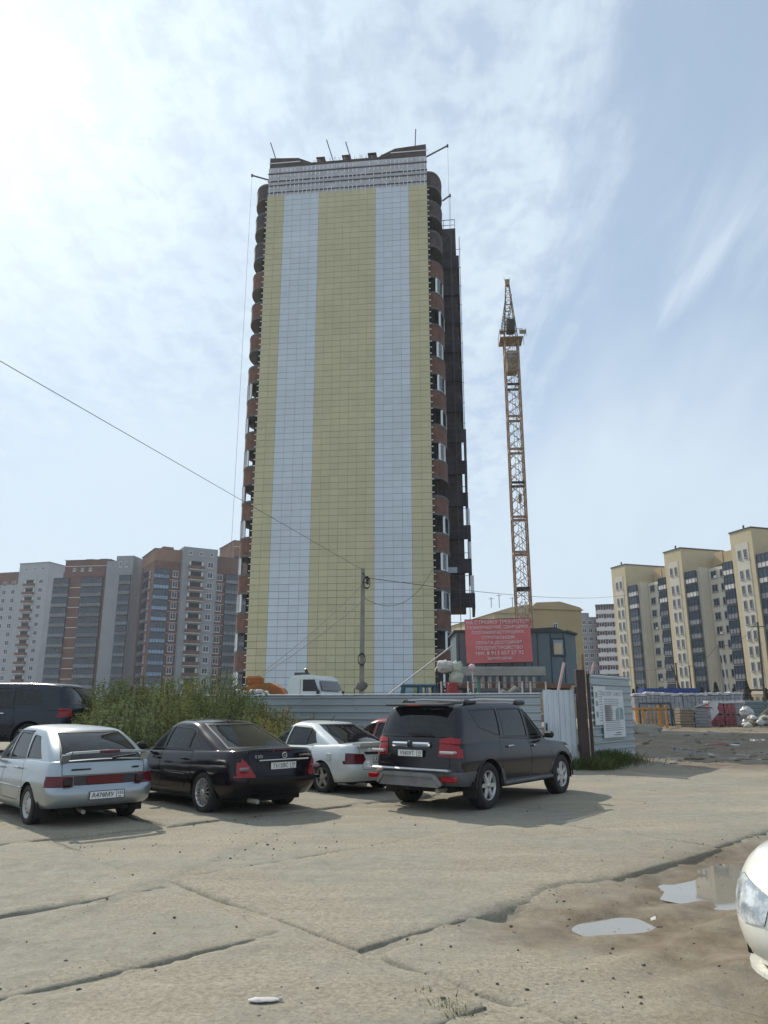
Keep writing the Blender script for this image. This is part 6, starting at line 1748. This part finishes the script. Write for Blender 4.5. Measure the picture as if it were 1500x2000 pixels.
# black sedan: 4.82 m long
def rearwrap(x0, s=None):
    return lambda c, n: c.x < x0 and (s is None or c.y * s > 0)
SEDAN = dict(paint='paint_black', W=1.82, xf=2.28, xr=-2.54, wb=2.854, wr=.325, arch=.365, tw=.235, rim=.225, spoke=(.013, .011), nsp=15,
    df=.55, dr=.42, crown=.06, ug=.2,
    zt=[(-2.54, .93), (-2.3, .985), (-1.4, .965), (-.2, .93), (.75, .90), (1.2, .87), (1.9, .76), (2.28, .66)],
    z0=[(-2.54, .30), (-2.0, .27), (-1.0, .22), (1.0, .21), (1.9, .22), (2.28, .26)],
    nose=[(0, .10), (.25, .03), (.5, .0), (.8, .06), (.95, .16), (1, .24)], tail=[(0, .16), (.2, .04), (.35, .0), (.46, .02), (.52, .055), (.8, .07), (.93, .085), (1, .14)],
    wp=[(0, .90), (.08, .94), (.3, .985), (.55, 1.0), (.75, .985), (.9, .95), (.96, .925), (1, .89)],
    plan=[(-2.54, .93), (-1.6, .985), (0, 1), (1.5, .985), (2.28, .93)],
    gh=dict(front=[(0, 1.02), (.5, .62), (.85, .33), (1, .12)], rear=[(0, -1.98), (.35, -1.62), (.7, -1.22), (.9, -.98), (1, -.86)],
            w=[(0, .80), (.4, .745), (.75, .67), (.9, .625), (.97, .575), (1, .53)], df=.42, dr=.40, e=2.6, crown=.035,
            roof=[(-1.0, 1.43), (-.4, 1.475), (0, 1.478), (.35, 1.455)]),
    side_glass=[([(.80, .965), (.16, .985), (.05, 1.335), (.30, 1.335)], 'glass_clear'), ([(.06, .99), (-.72, 1.0), (-.72, 1.315), (-.04, 1.345)], 'glass_tint'), ([(-.78, 1.005), (-1.13, 1.025), (-.80, 1.29)], 'glass_tint')],
    ws=[(.66, .99), (.52, 1.395)], ws_x=.0, ws_z=.95, rw=[(.60, 1.045), (.48, 1.385)], rw_x=-.75, rw_z=1.0, rw_glass='glass_dark',
    doors=[([(.92, .93), (.86, .34), (-.02, .34), (.08, .955)], .16, .82), ([(.06, .955), (-.04, .34), (-.78, .34), (-1.0, .52), (-1.12, .70), (-.98, .965)], -.80, .84)],
    belt_cut=.99, handle_y=.985, handle='paint_black', cab=(-1.5, .75), dash_z=.96, mirror=(.62, .88, 1.0), seat_z=.08,
    regions=[
        ('tail_light', [(.93, .60), (.52, .60), (.60, .76), (.72, .90), (.93, .93)], 'x', rearwrap(-2.30, 1), 'lens_red', .006, None),
        ('tail_light', [(-.93, .60), (-.52, .60), (-.60, .76), (-.72, .90), (-.93, .93)], 'x', rearwrap(-2.30, -1), 'lens_red', .006, None),
        ('headlight', [(.86, .52), (.45, .50), (.45, .66), (.84, .68)], 'x', lambda c, n: c.x > 1.7 and c.y > 0, 'lens_head', .004, None),
        ('headlight', [(-.86, .52), (-.45, .50), (-.45, .66), (-.84, .68)], 'x', lambda c, n: c.x > 1.7 and c.y < 0, 'lens_head', .004, None),
    ],
    panels=[('trunk_lid', [(.58, .60), (-.58, .60), (-.64, .90), (-.60, .995), (.60, .995), (.64, .90)], 'x', lambda c, n: c.x < -2.2 and abs(n.x) > .3)],
)
def black_sedan(loc, az):
    r = make_car('black_sedan', 'black four door sedan with many spoke alloy wheels parked beside the silver hatchback', SEDAN, loc, az)
    for s in (1, -1):
        lamp_block('reversing_lens', r, (-2.455, min(s * .64, s * .80), .70), (-2.36, max(s * .64, s * .80), .76), 'lens_grey', .02)
    MB().bbox((-2.515, -.50, .845), (-2.46, .50, .868), .008).build('chrome_strip', MATS['chrome'], r)
    e = MB(); e.tube([(-2.50, .045 * math.cos(t), .925 + .045 * math.sin(t)) for t in [2 * math.pi * k / 18 for k in range(19)]], .006, 6)
    for k in range(3):
        a = math.pi / 2 + k * 2 * math.pi / 3; e.bar((-2.50, 0, .925), (-2.50, .045 * math.cos(a), .925 + .045 * math.sin(a)), .009)
    e.build('emblem', MATS['chrome'], r)
    text_mesh('badge', 'E 200', .062, MATS['chrome'], r, (-2.49, .50, .915), PLATE_ROT, ext=.003)
    text_mesh('badge', 'KOMPRESSOR', .04, MATS['chrome'], r, (-2.485, -.44, .915), PLATE_ROT, ext=.003)
    plate(r, SEDAN, (-2.478, 0, .765), PLATE_ROT, left='Т512ВС', right='55')
    lamp_block('brake_light', r, (-2.44, -.22, .995), (-2.39, .22, 1.012), 'lens_deep', .006)
    for s in (1, -1):
        MB().bbox((-.9, min(s * .885, s * .915), .565), (.85, max(s * .885, s * .915), .60), .012).build('side_moulding', MATS['paint_black'], r)
    MB().bar((-2.535, -.72, .56), (-2.535, .72, .56), .03, .05).build('bumper_strip', MATS['paint_black'], r)
    MB().tube([(-.72, 0, 1.46), (-.85, 0, 1.56)], .008, 6).build('antenna', MATS['trim_black'], r)
    MB().tube([(-2.25, .5, .24), (-2.5, .5, .24)], .035, 10).build('exhaust_pipe', MATS['alloy_dirty'], r)
    return r

SUV = dict(paint='paint_graphite', W=1.90, xf=2.34, xr=-2.54, wb=2.895, wr=.385, arch=.44, tw=.26, rim=.245, spoke=(.05, .03), nsp=6, rim_mat='alloy',
    df=.5, dr=.34, crown=.06, ug=.3, lip='paint_graphite',
    zt=[(-2.54, 1.10), (-1.4, 1.12), (-.2, 1.09), (.85, 1.06), (1.2, 1.04), (2.0, .95), (2.34, .86)],
    z0=[(-2.54, .44), (-2.0, .40), (-1.0, .36), (1.0, .36), (1.9, .36), (2.34, .40)],
    nose=[(0, .14), (.25, .02), (.45, .0), (.8, .03), (.95, .10), (1, .18)], tail=[(0, .14), (.12, .03), (.22, 0), (.30, .0), (.335, .055), (.7, .075), (1, .10)],
    wp=[(0, .91), (.08, .95), (.3, .985), (.5, 1.0), (.75, .985), (.9, .96), (.96, .945), (1, .92)],
    plan=[(-2.54, .95), (-1.6, .985), (0, 1), (1.5, .99), (2.34, .94)],
    gh=dict(front=[(0, 1.18), (.5, .80), (.85, .50), (1, .30)], rear=[(0, -2.445), (.4, -2.36), (.75, -2.27), (.92, -2.20), (1, -2.10)],
            w=[(0, .875), (.4, .835), (.75, .775), (.9, .73), (.97, .69), (1, .65)], df=.40, dr=.28, e=2.8, crown=.03,
            roof=[(-2.2, 1.745), (-1.2, 1.80), (-.2, 1.80), (.5, 1.755)]),
    side_glass=[([(.86, 1.155), (.20, 1.16), (.14, 1.64), (.42, 1.64)], 'glass_clear'), ([(.10, 1.165), (-.78, 1.19), (-.80, 1.655), (.04, 1.655)], 'glass_dark'), ([(-.92, 1.20), (-1.62, 1.36), (-1.80, 1.63), (-.92, 1.655)], 'glass_dark')],
    ws=[(.72, 1.13), (.60, 1.66)], ws_x=.2, ws_z=1.1, rw=[(.78, 1.235), (.66, 1.66)], rw_x=-2.0, rw_z=1.16, rw_glass='glass_dark',
    doors=[([(1.0, 1.10), (.96, .45), (.10, .45), (.14, 1.12)], .30, .99), ([(.12, 1.12), (.08, .45), (-.82, .45), (-1.06, .78), (-.98, 1.16)], -.68, 1.01)],
    belt_cut=1.17, handle_y=.985, handle='chrome', cab=(-2.1, .9), dash_z=1.14, mirror=(.72, .93, 1.17), seat_z=.28,
    seats=[(.15, (.38, -.38)), (-.8, (.38, -.38))],
    regions=[
        ('tail_light', [(.95, .865), (.53, .895), (.55, 1.17), (.72, 1.20), (.97, 1.14)], 'x', rearwrap(-2.24, 1), 'lens_red', .008, None),
        ('tail_light', [(-.95, .865), (-.53, .895), (-.55, 1.17), (-.72, 1.20), (-.97, 1.14)], 'x', rearwrap(-2.24, -1), 'lens_red', .008, None),
        ('headlight', [(.92, .78), (.5, .72), (.5, .90), (.9, .93)], 'x', lambda c, n: c.x > 1.7 and c.y > 0, 'lens_head', .004, None),
        ('headlight', [(-.92, .78), (-.5, .72), (-.5, .90), (-.9, .93)], 'x', lambda c, n: c.x > 1.7 and c.y < 0, 'lens_head', .004, None),
    ],
    panels=[('tailgate', [(.72, .69), (-.72, .69), (-.74, 1.2), (.74, 1.2)], 'x', lambda c, n: c.x < -2.3 and abs(n.x) > .4)],
    bands=[('lower_cladding', [(-2.7, .2), (-2.7, .645), (2.6, .645), (2.6, .2)], 'clad_grey')],
)
def grey_suv(loc, az):
    S = SUV
    r = make_car('dark_suv', 'dark grey off-road vehicle with roof rails and grey lower bumper facing the fence', S, loc, az)
    for s in (1, -1):
        lamp_block('indicator_lens', r, (-2.50, min(s * .585, s * .86), .935), (-2.36, max(s * .585, s * .86), .985), 'lens_clear', .015)
        lamp_block('reflector', r, (-2.535, min(s * .62, s * .90), .50), (-2.42, max(s * .62, s * .90), .585), 'lens_red', .015)
        rl = MB(); rl.tube([(-1.75, s * .66, 1.74), (-1.65, s * .665, 1.80), (-1.2, s * .67, 1.825), (.0, s * .655, 1.815), (.28, s * .64, 1.785), (.36, s * .63, 1.73)], .02, 8)
        rl.build('roof_rail', MATS['alloy'], r)
        for xx in (-1.62, .22): lamp_block('rail_foot', r, (xx - .2, min(s * .63, s * .70), 1.73), (xx + .2, max(s * .63, s * .70), 1.82), 'trim_black', .03)
        MB().bbox((-.95, min(s * .80, s * .97), .36), (.95, max(s * .80, s * .97), .42), .02).build('running_board', MATS['clad_grey'], r)
    sp = MB(); sp.add([(-2.08, -.66, 1.765), (-2.08, .66, 1.765), (-2.40, .60, 1.735), (-2.40, -.60, 1.735), (-2.10, -.66, 1.72), (-2.10, .66, 1.72), (-2.40, .60, 1.705), (-2.40, -.60, 1.705)], [(0, 1, 2, 3), (4, 7, 6, 5), (3, 2, 6, 7), (0, 3, 7, 4), (1, 5, 6, 2)])
    sp.build('spoiler', MATS['trim_black'], r)
    lamp_block('brake_light', r, (-2.412, -.14, 1.71), (-2.39, .14, 1.728), 'lens_red', .004)
    MB().bbox((-2.512, -.40, 1.035), (-2.44, .40, 1.115), .025).build('chrome_bar', MATS['chrome'], r)
    MB().lathe([(.001, -2.523), (.055, -2.521), (.06, -2.50)], c=(0, 0, 1.08), axis='x', n=20).build('emblem', MATS['trim_black'], r)
    plate(r, S, (-2.50, 0, .935), PLATE_ROT, left='У583УТ', right='55')
    MB().bar((-2.47, .05, 1.255), (-2.468, -.42, 1.25), .02, .03).build('wiper', MATS['trim_black'], r)
    b = MB(); b.bbox((-2.565, -.80, .655), (-2.45, .80, .70), .02); b.build('bumper_ledge', MATS['alloy'], r)
    b = MB(); b.add([(-2.56, -.62, .41), (-2.56, .62, .41), (-2.57, .50, .60), (-2.57, -.50, .60), (-2.40, -.62, .40), (-2.40, .62, .40)], [(0, 3, 2, 1), (0, 1, 5, 4)]); 
    b.bar((-2.57, -.52, .60), (-2.57, .52, .60), .06); b.bar((-2.57, -.52, .60), (-2.55, -.66, .45), .06); b.bar((-2.57, .52, .60), (-2.55, .66, .45), .06)
    b.build('skid_plate', MATS['skid_grey'], r)
    text_mesh('badge', 'MOHAVE', .05, MATS['chrome'], r, (-2.49, .55, .76), PLATE_ROT, ext=.003)
    MB().tube([(-2.1, -.5, .36), (-2.47, -.52, .35)], .04, 10).build('exhaust_pipe', MATS['alloy_dirty'], r)
    MB().bar((-2.2, 0, .40), (-2.58, 0, .39), .05).build('tow_bar', MATS['under'], r)
    for s in (1, -1): MB().box((-1.95, s * .82 - .13, .22), (-1.93, s * .82 + .13, .48)).build('mud_flap', MATS['under'], r)
    return r

HATCH = dict(paint='paint_silver', W=1.68, xf=2.02, xr=-2.15, wb=2.492, wr=.288, arch=.33, tw=.18, rim=.19, spoke='steel', nsp=10, rim_mat='steel_rim',
    df=.5, dr=.24, crown=.05, ug=.19,
    zt=[(-2.15, .88), (-1.9, .905), (-1.2, .90), (-.2, .87), (.75, .84), (1.2, .80), (1.8, .70), (2.02, .62)],
    z0=[(-2.15, .30), (-1.7, .27), (-1.0, .20), (1.0, .20), (1.6, .2), (2.02, .24)],
    nose=[(0, .10), (.3, .02), (.5, .0), (.8, .05), (.95, .12), (1, .2)], tail=[(0, .10), (.08, .02), (.2, 0), (.40, .0), (.45, .05), (.8, .065), (1, .09)],
    wp=[(0, .90), (.08, .945), (.3, .985), (.55, 1.0), (.62, .985), (.8, .965), (.93, .94), (1, .90)],
    plan=[(-2.15, .95), (-1.4, .99), (0, 1), (1.4, .985), (2.02, .94)],
    gh=dict(front=[(0, 1.0), (.5, .62), (.85, .33), (1, .14)], rear=[(0, -2.02), (.35, -1.82), (.7, -1.53), (.9, -1.32), (1, -1.18)],
            w=[(0, .745), (.4, .70), (.75, .64), (.9, .60), (.97, .56), (1, .52)], df=.34, dr=.22, e=2.8, crown=.03,
            roof=[(-1.3, 1.37), (-.5, 1.405), (0, 1.41), (.35, 1.385)]),
    side_glass=[([(.80, .905), (.12, .915), (.02, 1.285), (.28, 1.285)], 'glass_clear'), ([(.02, .92), (-.72, .935), (-.62, 1.28), (-.06, 1.29)], 'glass_tint'), ([(-.80, .94), (-1.42, .955), (-1.02, 1.235), (-.76, 1.255)], 'glass_tint')],
    ws=[(.62, .93), (.5, 1.32)], ws_x=.0, ws_z=.9, rw=[(.60, .93), (.48, 1.31)], rw_x=-1.2, rw_z=.9, rw_glass='glass_dark',
    doors=[([(.92, .87), (.86, .32), (.02, .32), (.06, .89)], .16, .76), ([(.03, .89), (-.02, .32), (-.76, .32), (-.98, .55), (-.82, .91)], -.70, .79)],
    belt_cut=.925, handle_y=.985, handle='paint_silver', cab=(-1.7, .8), dash_z=.90, mirror=(.66, .82, .93), seat_z=.05,
    regions=[
        ('tail_light', [(.86, .575), (.46, .575), (.46, .725), (.86, .725)], 'x', rearwrap(-1.88, 1), 'lens_deep', .006, None),
        ('tail_light', [(-.86, .575), (-.46, .575), (-.46, .725), (-.86, .725)], 'x', rearwrap(-1.88, -1), 'lens_deep', .006, None),
        ('reflector_panel', [(.455, .59), (-.455, .59), (-.455, .725), (.455, .725)], 'x', lambda c, n: c.x < -1.8, 'lens_smoke', .003, None),
        ('headlight', [(.80, .50), (.45, .48), (.45, .62), (.78, .64)], 'x', lambda c, n: c.x > 1.5 and c.y > 0, 'lens_head', .004, None),
        ('headlight', [(-.80, .50), (-.45, .48), (-.45, .62), (-.78, .64)], 'x', lambda c, n: c.x > 1.5 and c.y < 0, 'lens_head', .004, None),
    ],
    panels=[('tailgate', [(.62, .73), (-.62, .73), (-.62, .915), (.62, .915)], 'x', lambda c, n: c.x < -1.9 and abs(n.x) > .3)],
)
def silver_hatch(loc, az):
    r = make_car('silver_hatchback', 'silver hatchback with a spoiler over its rear window and red panel between tail lights', HATCH, loc, az)
    lamp_block('center_reflector', r, (-2.112, -.27, .60), (-2.08, .27, .718), 'lens_deep', .006)
    for s in (1, -1): lamp_block('reversing_lens', r, (-2.108, min(s * .48, s * .60), .60), (-2.06, max(s * .48, s * .60), .70), 'lens_smoke', .01)
    plate(r, HATCH, (-2.163, -.02, .45), PLATE_ROT, left='А478МУ', right='155')
    b = MB(); pts = [(-2.02, -.60, .92), (-2.08, -.60, 1.02), (-2.10, -.53, 1.045), (-2.12, 0, 1.06), (-2.10, .53, 1.045), (-2.08, .60, 1.02), (-2.02, .60, .92)]
    for p, q in zip(pts, pts[1:]): b.bar(p, q, .12, .03, up=(.0, 0, 1))
    b.build('spoiler', MATS['paint_silver'], r)
    lamp_block('brake_light', r, (-2.195, -.15, 1.035), (-2.17, .15, 1.075), 'lens_deep', .008)
    MB().bbox((-2.095, .22, .80), (-2.06, .50, .822), .006).build('badge', MATS['trim_black'], r)
    MB().bbox((-2.085, -.52, .80), (-2.05, -.42, .825), .006).build('badge', MATS['trim_black'], r)
    for s in (1, -1):
        MB().bbox((-1.0, min(s * .825, s * .85), .50), (.85, max(s * .825, s * .85), .53), .01).build('side_moulding', MATS['paint_silver'], r)
        b = MB(); b.bar((.20, s * .592, 1.305), (-.62, s * .598, 1.31), .03, .045); b.build('wind_visor', MATS['trim_black'], r)
        MB().box((-1.66, s * .70 - .1, .14), (-1.64, s * .70 + .1, .36)).build('mud_flap', MATS['under'], r)
    MB().tube([(-1.8, .25, .24), (-2.1, .28, .225)], .03, 10).build('exhaust_pipe', MATS['alloy_dirty'], r)
    MB().bar((-2.05, -.1, .955), (-2.00, -.48, .985), .02, .03).build('wiper', MATS['trim_black'], r)
    return r

import copy
WSEDAN = copy.deepcopy({k: v for k, v in SEDAN.items() if k not in ('regions', 'panels')})
WSEDAN.update(paint='paint_white', W=1.71, xf=2.13, xr=-2.30, wb=2.6, wr=.305, arch=.345, tw=.195, rim=.2, spoke=(.05, .028), nsp=5, rim_mat='alloy_dirty',
    zt=[(-2.30, .88), (-2.1, .945), (-1.3, .92), (-.2, .88), (.75, .85), (1.2, .81), (1.8, .72), (2.13, .63)],
    z0=[(-2.30, .28), (-1.8, .25), (-1.0, .20), (1.0, .20), (1.7, .21), (2.13, .25)],
    plan=[(-2.30, .94), (-1.5, .985), (0, 1), (1.4, .985), (2.13, .93)],
    gh=dict(front=[(0, .98), (.5, .60), (.85, .31), (1, .1)], rear=[(0, -1.78), (.35, -1.47), (.7, -1.12), (.9, -.92), (1, -.80)],
            w=[(0, .755), (.4, .71), (.75, .64), (.9, .60), (.97, .56), (1, .52)], df=.40, dr=.36, e=2.6, crown=.035,
            roof=[(-.95, 1.355), (-.4, 1.395), (0, 1.40), (.35, 1.375)]),
    side_glass=[([(.78, .91), (.14, .92), (.03, 1.265), (.28, 1.265)], 'glass_clear'), ([(.05, .925), (-.62, .935), (-.66, 1.245), (-.05, 1.27)], 'glass_tint'), ([(-.66, .94), (-.98, .985), (-.86, 1.17), (-.70, 1.24)], 'glass_tint')],
    ws=[(.62, .93), (.5, 1.315)], rw=[(.58, .985), (.46, 1.315)], rw_x=-.7, rw_z=.95,
    doors=[([(.90, .88), (.84, .32), (.02, .32), (.08, .90)], .16, .78), ([(.05, .90), (0, .32), (-.7, .32), (-.90, .50), (-.95, .92)], -.72, .80)],
    belt_cut=.93, handle='paint_white', cab=(-1.35, .75), dash_z=.91, mirror=(.62, .83, .95), seat_z=.05, mirror_mat='paint_white',
    regions=[
        ('tail_light', [(.84, .60), (.50, .60), (.42, .68), (.46, .79), (.84, .81)], 'x', rearwrap(-1.98, 1), 'lens_deep', .006, None),
        ('tail_light', [(-.84, .60), (-.50, .60), (-.42, .68), (-.46, .79), (-.84, .81)], 'x', rearwrap(-1.98, -1), 'lens_deep', .006, None),
        ('trunk_band', [(.42, .775), (-.42, .775), (-.46, .83), (.46, .83)], 'x', lambda c, n: c.x < -2.0, 'trim_black', .003, None),
    ], panels=[('trunk_lid', [(.50, .50), (-.50, .50), (-.56, .93), (.56, .93)], 'x', lambda c, n: c.x < -2.1 and abs(n.x) > .3)])
def white_sedan(loc, az):
    r = make_car('white_sedan', 'white sedan with dark dirty wheels parked between the black sedan and the dark off-road vehicle', WSEDAN, loc, az)
    plate(r, WSEDAN, (-2.262, 0, .69), PLATE_ROT, left='А731УЕ', right='55')
    MB().tube([(-.55, 0, 1.39), (-.66, 0, 1.50)], .008, 6).build('antenna', MATS['trim_black'], r)
    b = MB(); b.add([(-1.95, -.6, .99), (-1.95, .6, .99), (-2.27, .62, 1.0), (-2.27, -.62, 1.0), (-2.0, -.6, .93), (-2.0, .6, .93), (-2.24, .6, .93), (-2.24, -.6, .93)], [(0, 1, 2, 3), (4, 7, 6, 5), (3, 2, 6, 7), (0, 3, 7, 4), (1, 5, 6, 2)])
    b.build('spoiler', MATS['paint_white'], r)
    MB().tube([(-2.0, .45, .22), (-2.27, .46, .22)], .03, 10).build('exhaust_pipe', MATS['alloy_dirty'], r)
    MB().bbox((-1.62, .842, .66), (-1.48, .856, .79), .005).build('fuel_flap', MATS['paint_white'], r)
    return r

RHATCH = copy.deepcopy({k: v for k, v in HATCH.items() if k not in ('regions', 'panels')})
RHATCH.update(paint='paint_red', handle='paint_red', spoke=(.04, .03), nsp=5, rim_mat='alloy', ws_glass='glass_clear')
NSUV = copy.deepcopy({k: v for k, v in SUV.items() if k not in ('regions', 'bands', 'panels')})
NSUV.update(paint='paint_navy', lip='paint_navy', W=1.88, handle='chrome',
    side_glass=[([(.86, 1.155), (.20, 1.16), (.14, 1.62), (.42, 1.62)], 'glass_dark'), ([(.10, 1.165), (-.82, 1.19), (-.84, 1.635), (.04, 1.635)], 'glass_dark'), ([(-.94, 1.20), (-1.72, 1.28), (-1.55, 1.56), (-.94, 1.635)], 'glass_dark')],
    regions=[('tail_light', [(.95, .92), (.60, .92), (.62, 1.12), (.97, 1.14)], 'x', rearwrap(-2.15, 1), 'lens_red', .008, None),
             ('tail_light', [(-.95, .92), (-.60, .92), (-.62, 1.12), (-.97, 1.14)], 'x', rearwrap(-2.15, -1), 'lens_red', .008, None)])
WFRONT = copy.deepcopy({k: v for k, v in WSEDAN.items() if k not in ('regions', 'panels')})
WFRONT.update(paint='paint_pearl', handle='paint_pearl', mirror_mat='paint_pearl', df=.62, crown=.09, spoke=(.05, .03), rim_mat='alloy',
    zt=[(-2.30, .90), (-2.1, .965), (-1.3, .94), (-.2, .90), (.75, .89), (1.2, .86), (1.75, .80), (2.0, .73), (2.13, .67)],
    nose=[(0, .20), (.1, .10), (.3, .02), (.5, .0), (.7, .02), (.85, .07), (.95, .13), (1, .20)],
    regions=[
        ('headlight', [(-.845, .56), (-.80, .70), (-.68, .735), (-.42, .66), (-.46, .52), (-.62, .50)], 'x', lambda c, n: c.x > 1.45 and c.y < 0, 'lens_front', .006, None),
        ('headlight', [(.845, .56), (.80, .70), (.68, .735), (.42, .66), (.46, .52), (.62, .50)], 'x', lambda c, n: c.x > 1.45 and c.y > 0, 'lens_front', .006, None),
        ('fog_vent', [(-.80, .36), (-.70, .30), (-.66, .33), (-.74, .43), (-.79, .43)], 'x', lambda c, n: c.x > 1.45 and c.y < 0, 'trim_black', -.02, None),
        ('fog_vent', [(.80, .36), (.70, .30), (.66, .33), (.74, .43), (.79, .43)], 'x', lambda c, n: c.x > 1.45 and c.y > 0, 'trim_black', -.02, None),
        ('grille', [(-.40, .30), (.40, .30), (.36, .44), (-.36, .44)], 'x', lambda c, n: c.x > 1.6, 'trim_black', -.01, None),
    ])
def white_front(loc, az):
    r = make_car('white_car', 'white car whose front corner with clear headlight enters beside the puddles', WFRONT, loc, az)
    # splash lip under the bumper corner
    b = MB(); f = outline(2.06, -2.2, .86, .62, .4, 0)
    for s in (1, -1):
        pts = [(x - .06, s * y * .93, .225) for x, y in f[:13]]
        for p, q in zip(pts, pts[1:]): b.bar(p, q, .07, .025)
    b.build('chin_lip', MATS['paint_pearl'], r)
    for s in (1, -1):
        for yy in (.70, .56): MB().blob((1.80 - .9 * (yy - .56), s * yy, .615), (.07, .065, .06), 0, 2, .0).build('lamp_bulb', MATS['bulb_chrome'], r)
    return r
# ------------------------------------------------------------------ parked cars
def from_rear_wheel(rear, az, S, side):
    """place a car so that its rear wheel on one side (+1 left, -1 right) stands at the point"""
    f = Vector((math.sin(az), math.cos(az), 0)); l = Vector((-math.cos(az), math.sin(az), 0))
    t = S['W'] / 2 - S['tw'] / 2
    return Vector((rear[0], rear[1], 0)) + f * (S['wb'] / 2) - l * (t * side)
black_sedan(from_rear_wheel(G(400, 1588), R(-44), SEDAN, 1), R(-44))
silver_hatch(from_rear_wheel(G(55, 1612), R(-42), HATCH, 1), R(-42))
white_sedan(from_rear_wheel(G(632, 1550), R(-42), WSEDAN, 1), R(-42))
grey_suv(from_rear_wheel(G(948, 1580), R(38), SUV, -1), R(38))
ns = make_car('navy_suv', 'dark navy off-road vehicle standing higher up behind the silver hatchback', NSUV, (-10.45, 20.6, .52), R(-88))
rh = make_car('red_hatchback', 'red hatchback mostly hidden between the white sedan and the dark off-road vehicle', RHATCH, (.1, 20.3, 0), R(-64))
white_front(Vector((4.05, 5.40, 0)), R(234))
# ------------------------------------------------------------------ thin haze in the air
def haze():
    m = bpy.data.materials.new('haze_air'); m.use_nodes = True; nt = m.node_tree; nt.nodes.clear()
    v = nt.nodes.new('ShaderNodeVolumePrincipled'); v.inputs['Density'].default_value = .00033; v.inputs['Color'].default_value = (.86, .91, 1.0, 1); v.inputs['Anisotropy'].default_value = .25
    o = nt.nodes.new('ShaderNodeOutputMaterial'); nt.links.new(v.outputs[0], o.inputs['Volume'])
    h = MB().box((-2700, -1000, -3), (2700, 3300, 75)).build('haze', m); tag(h, kind='stuff')
haze()
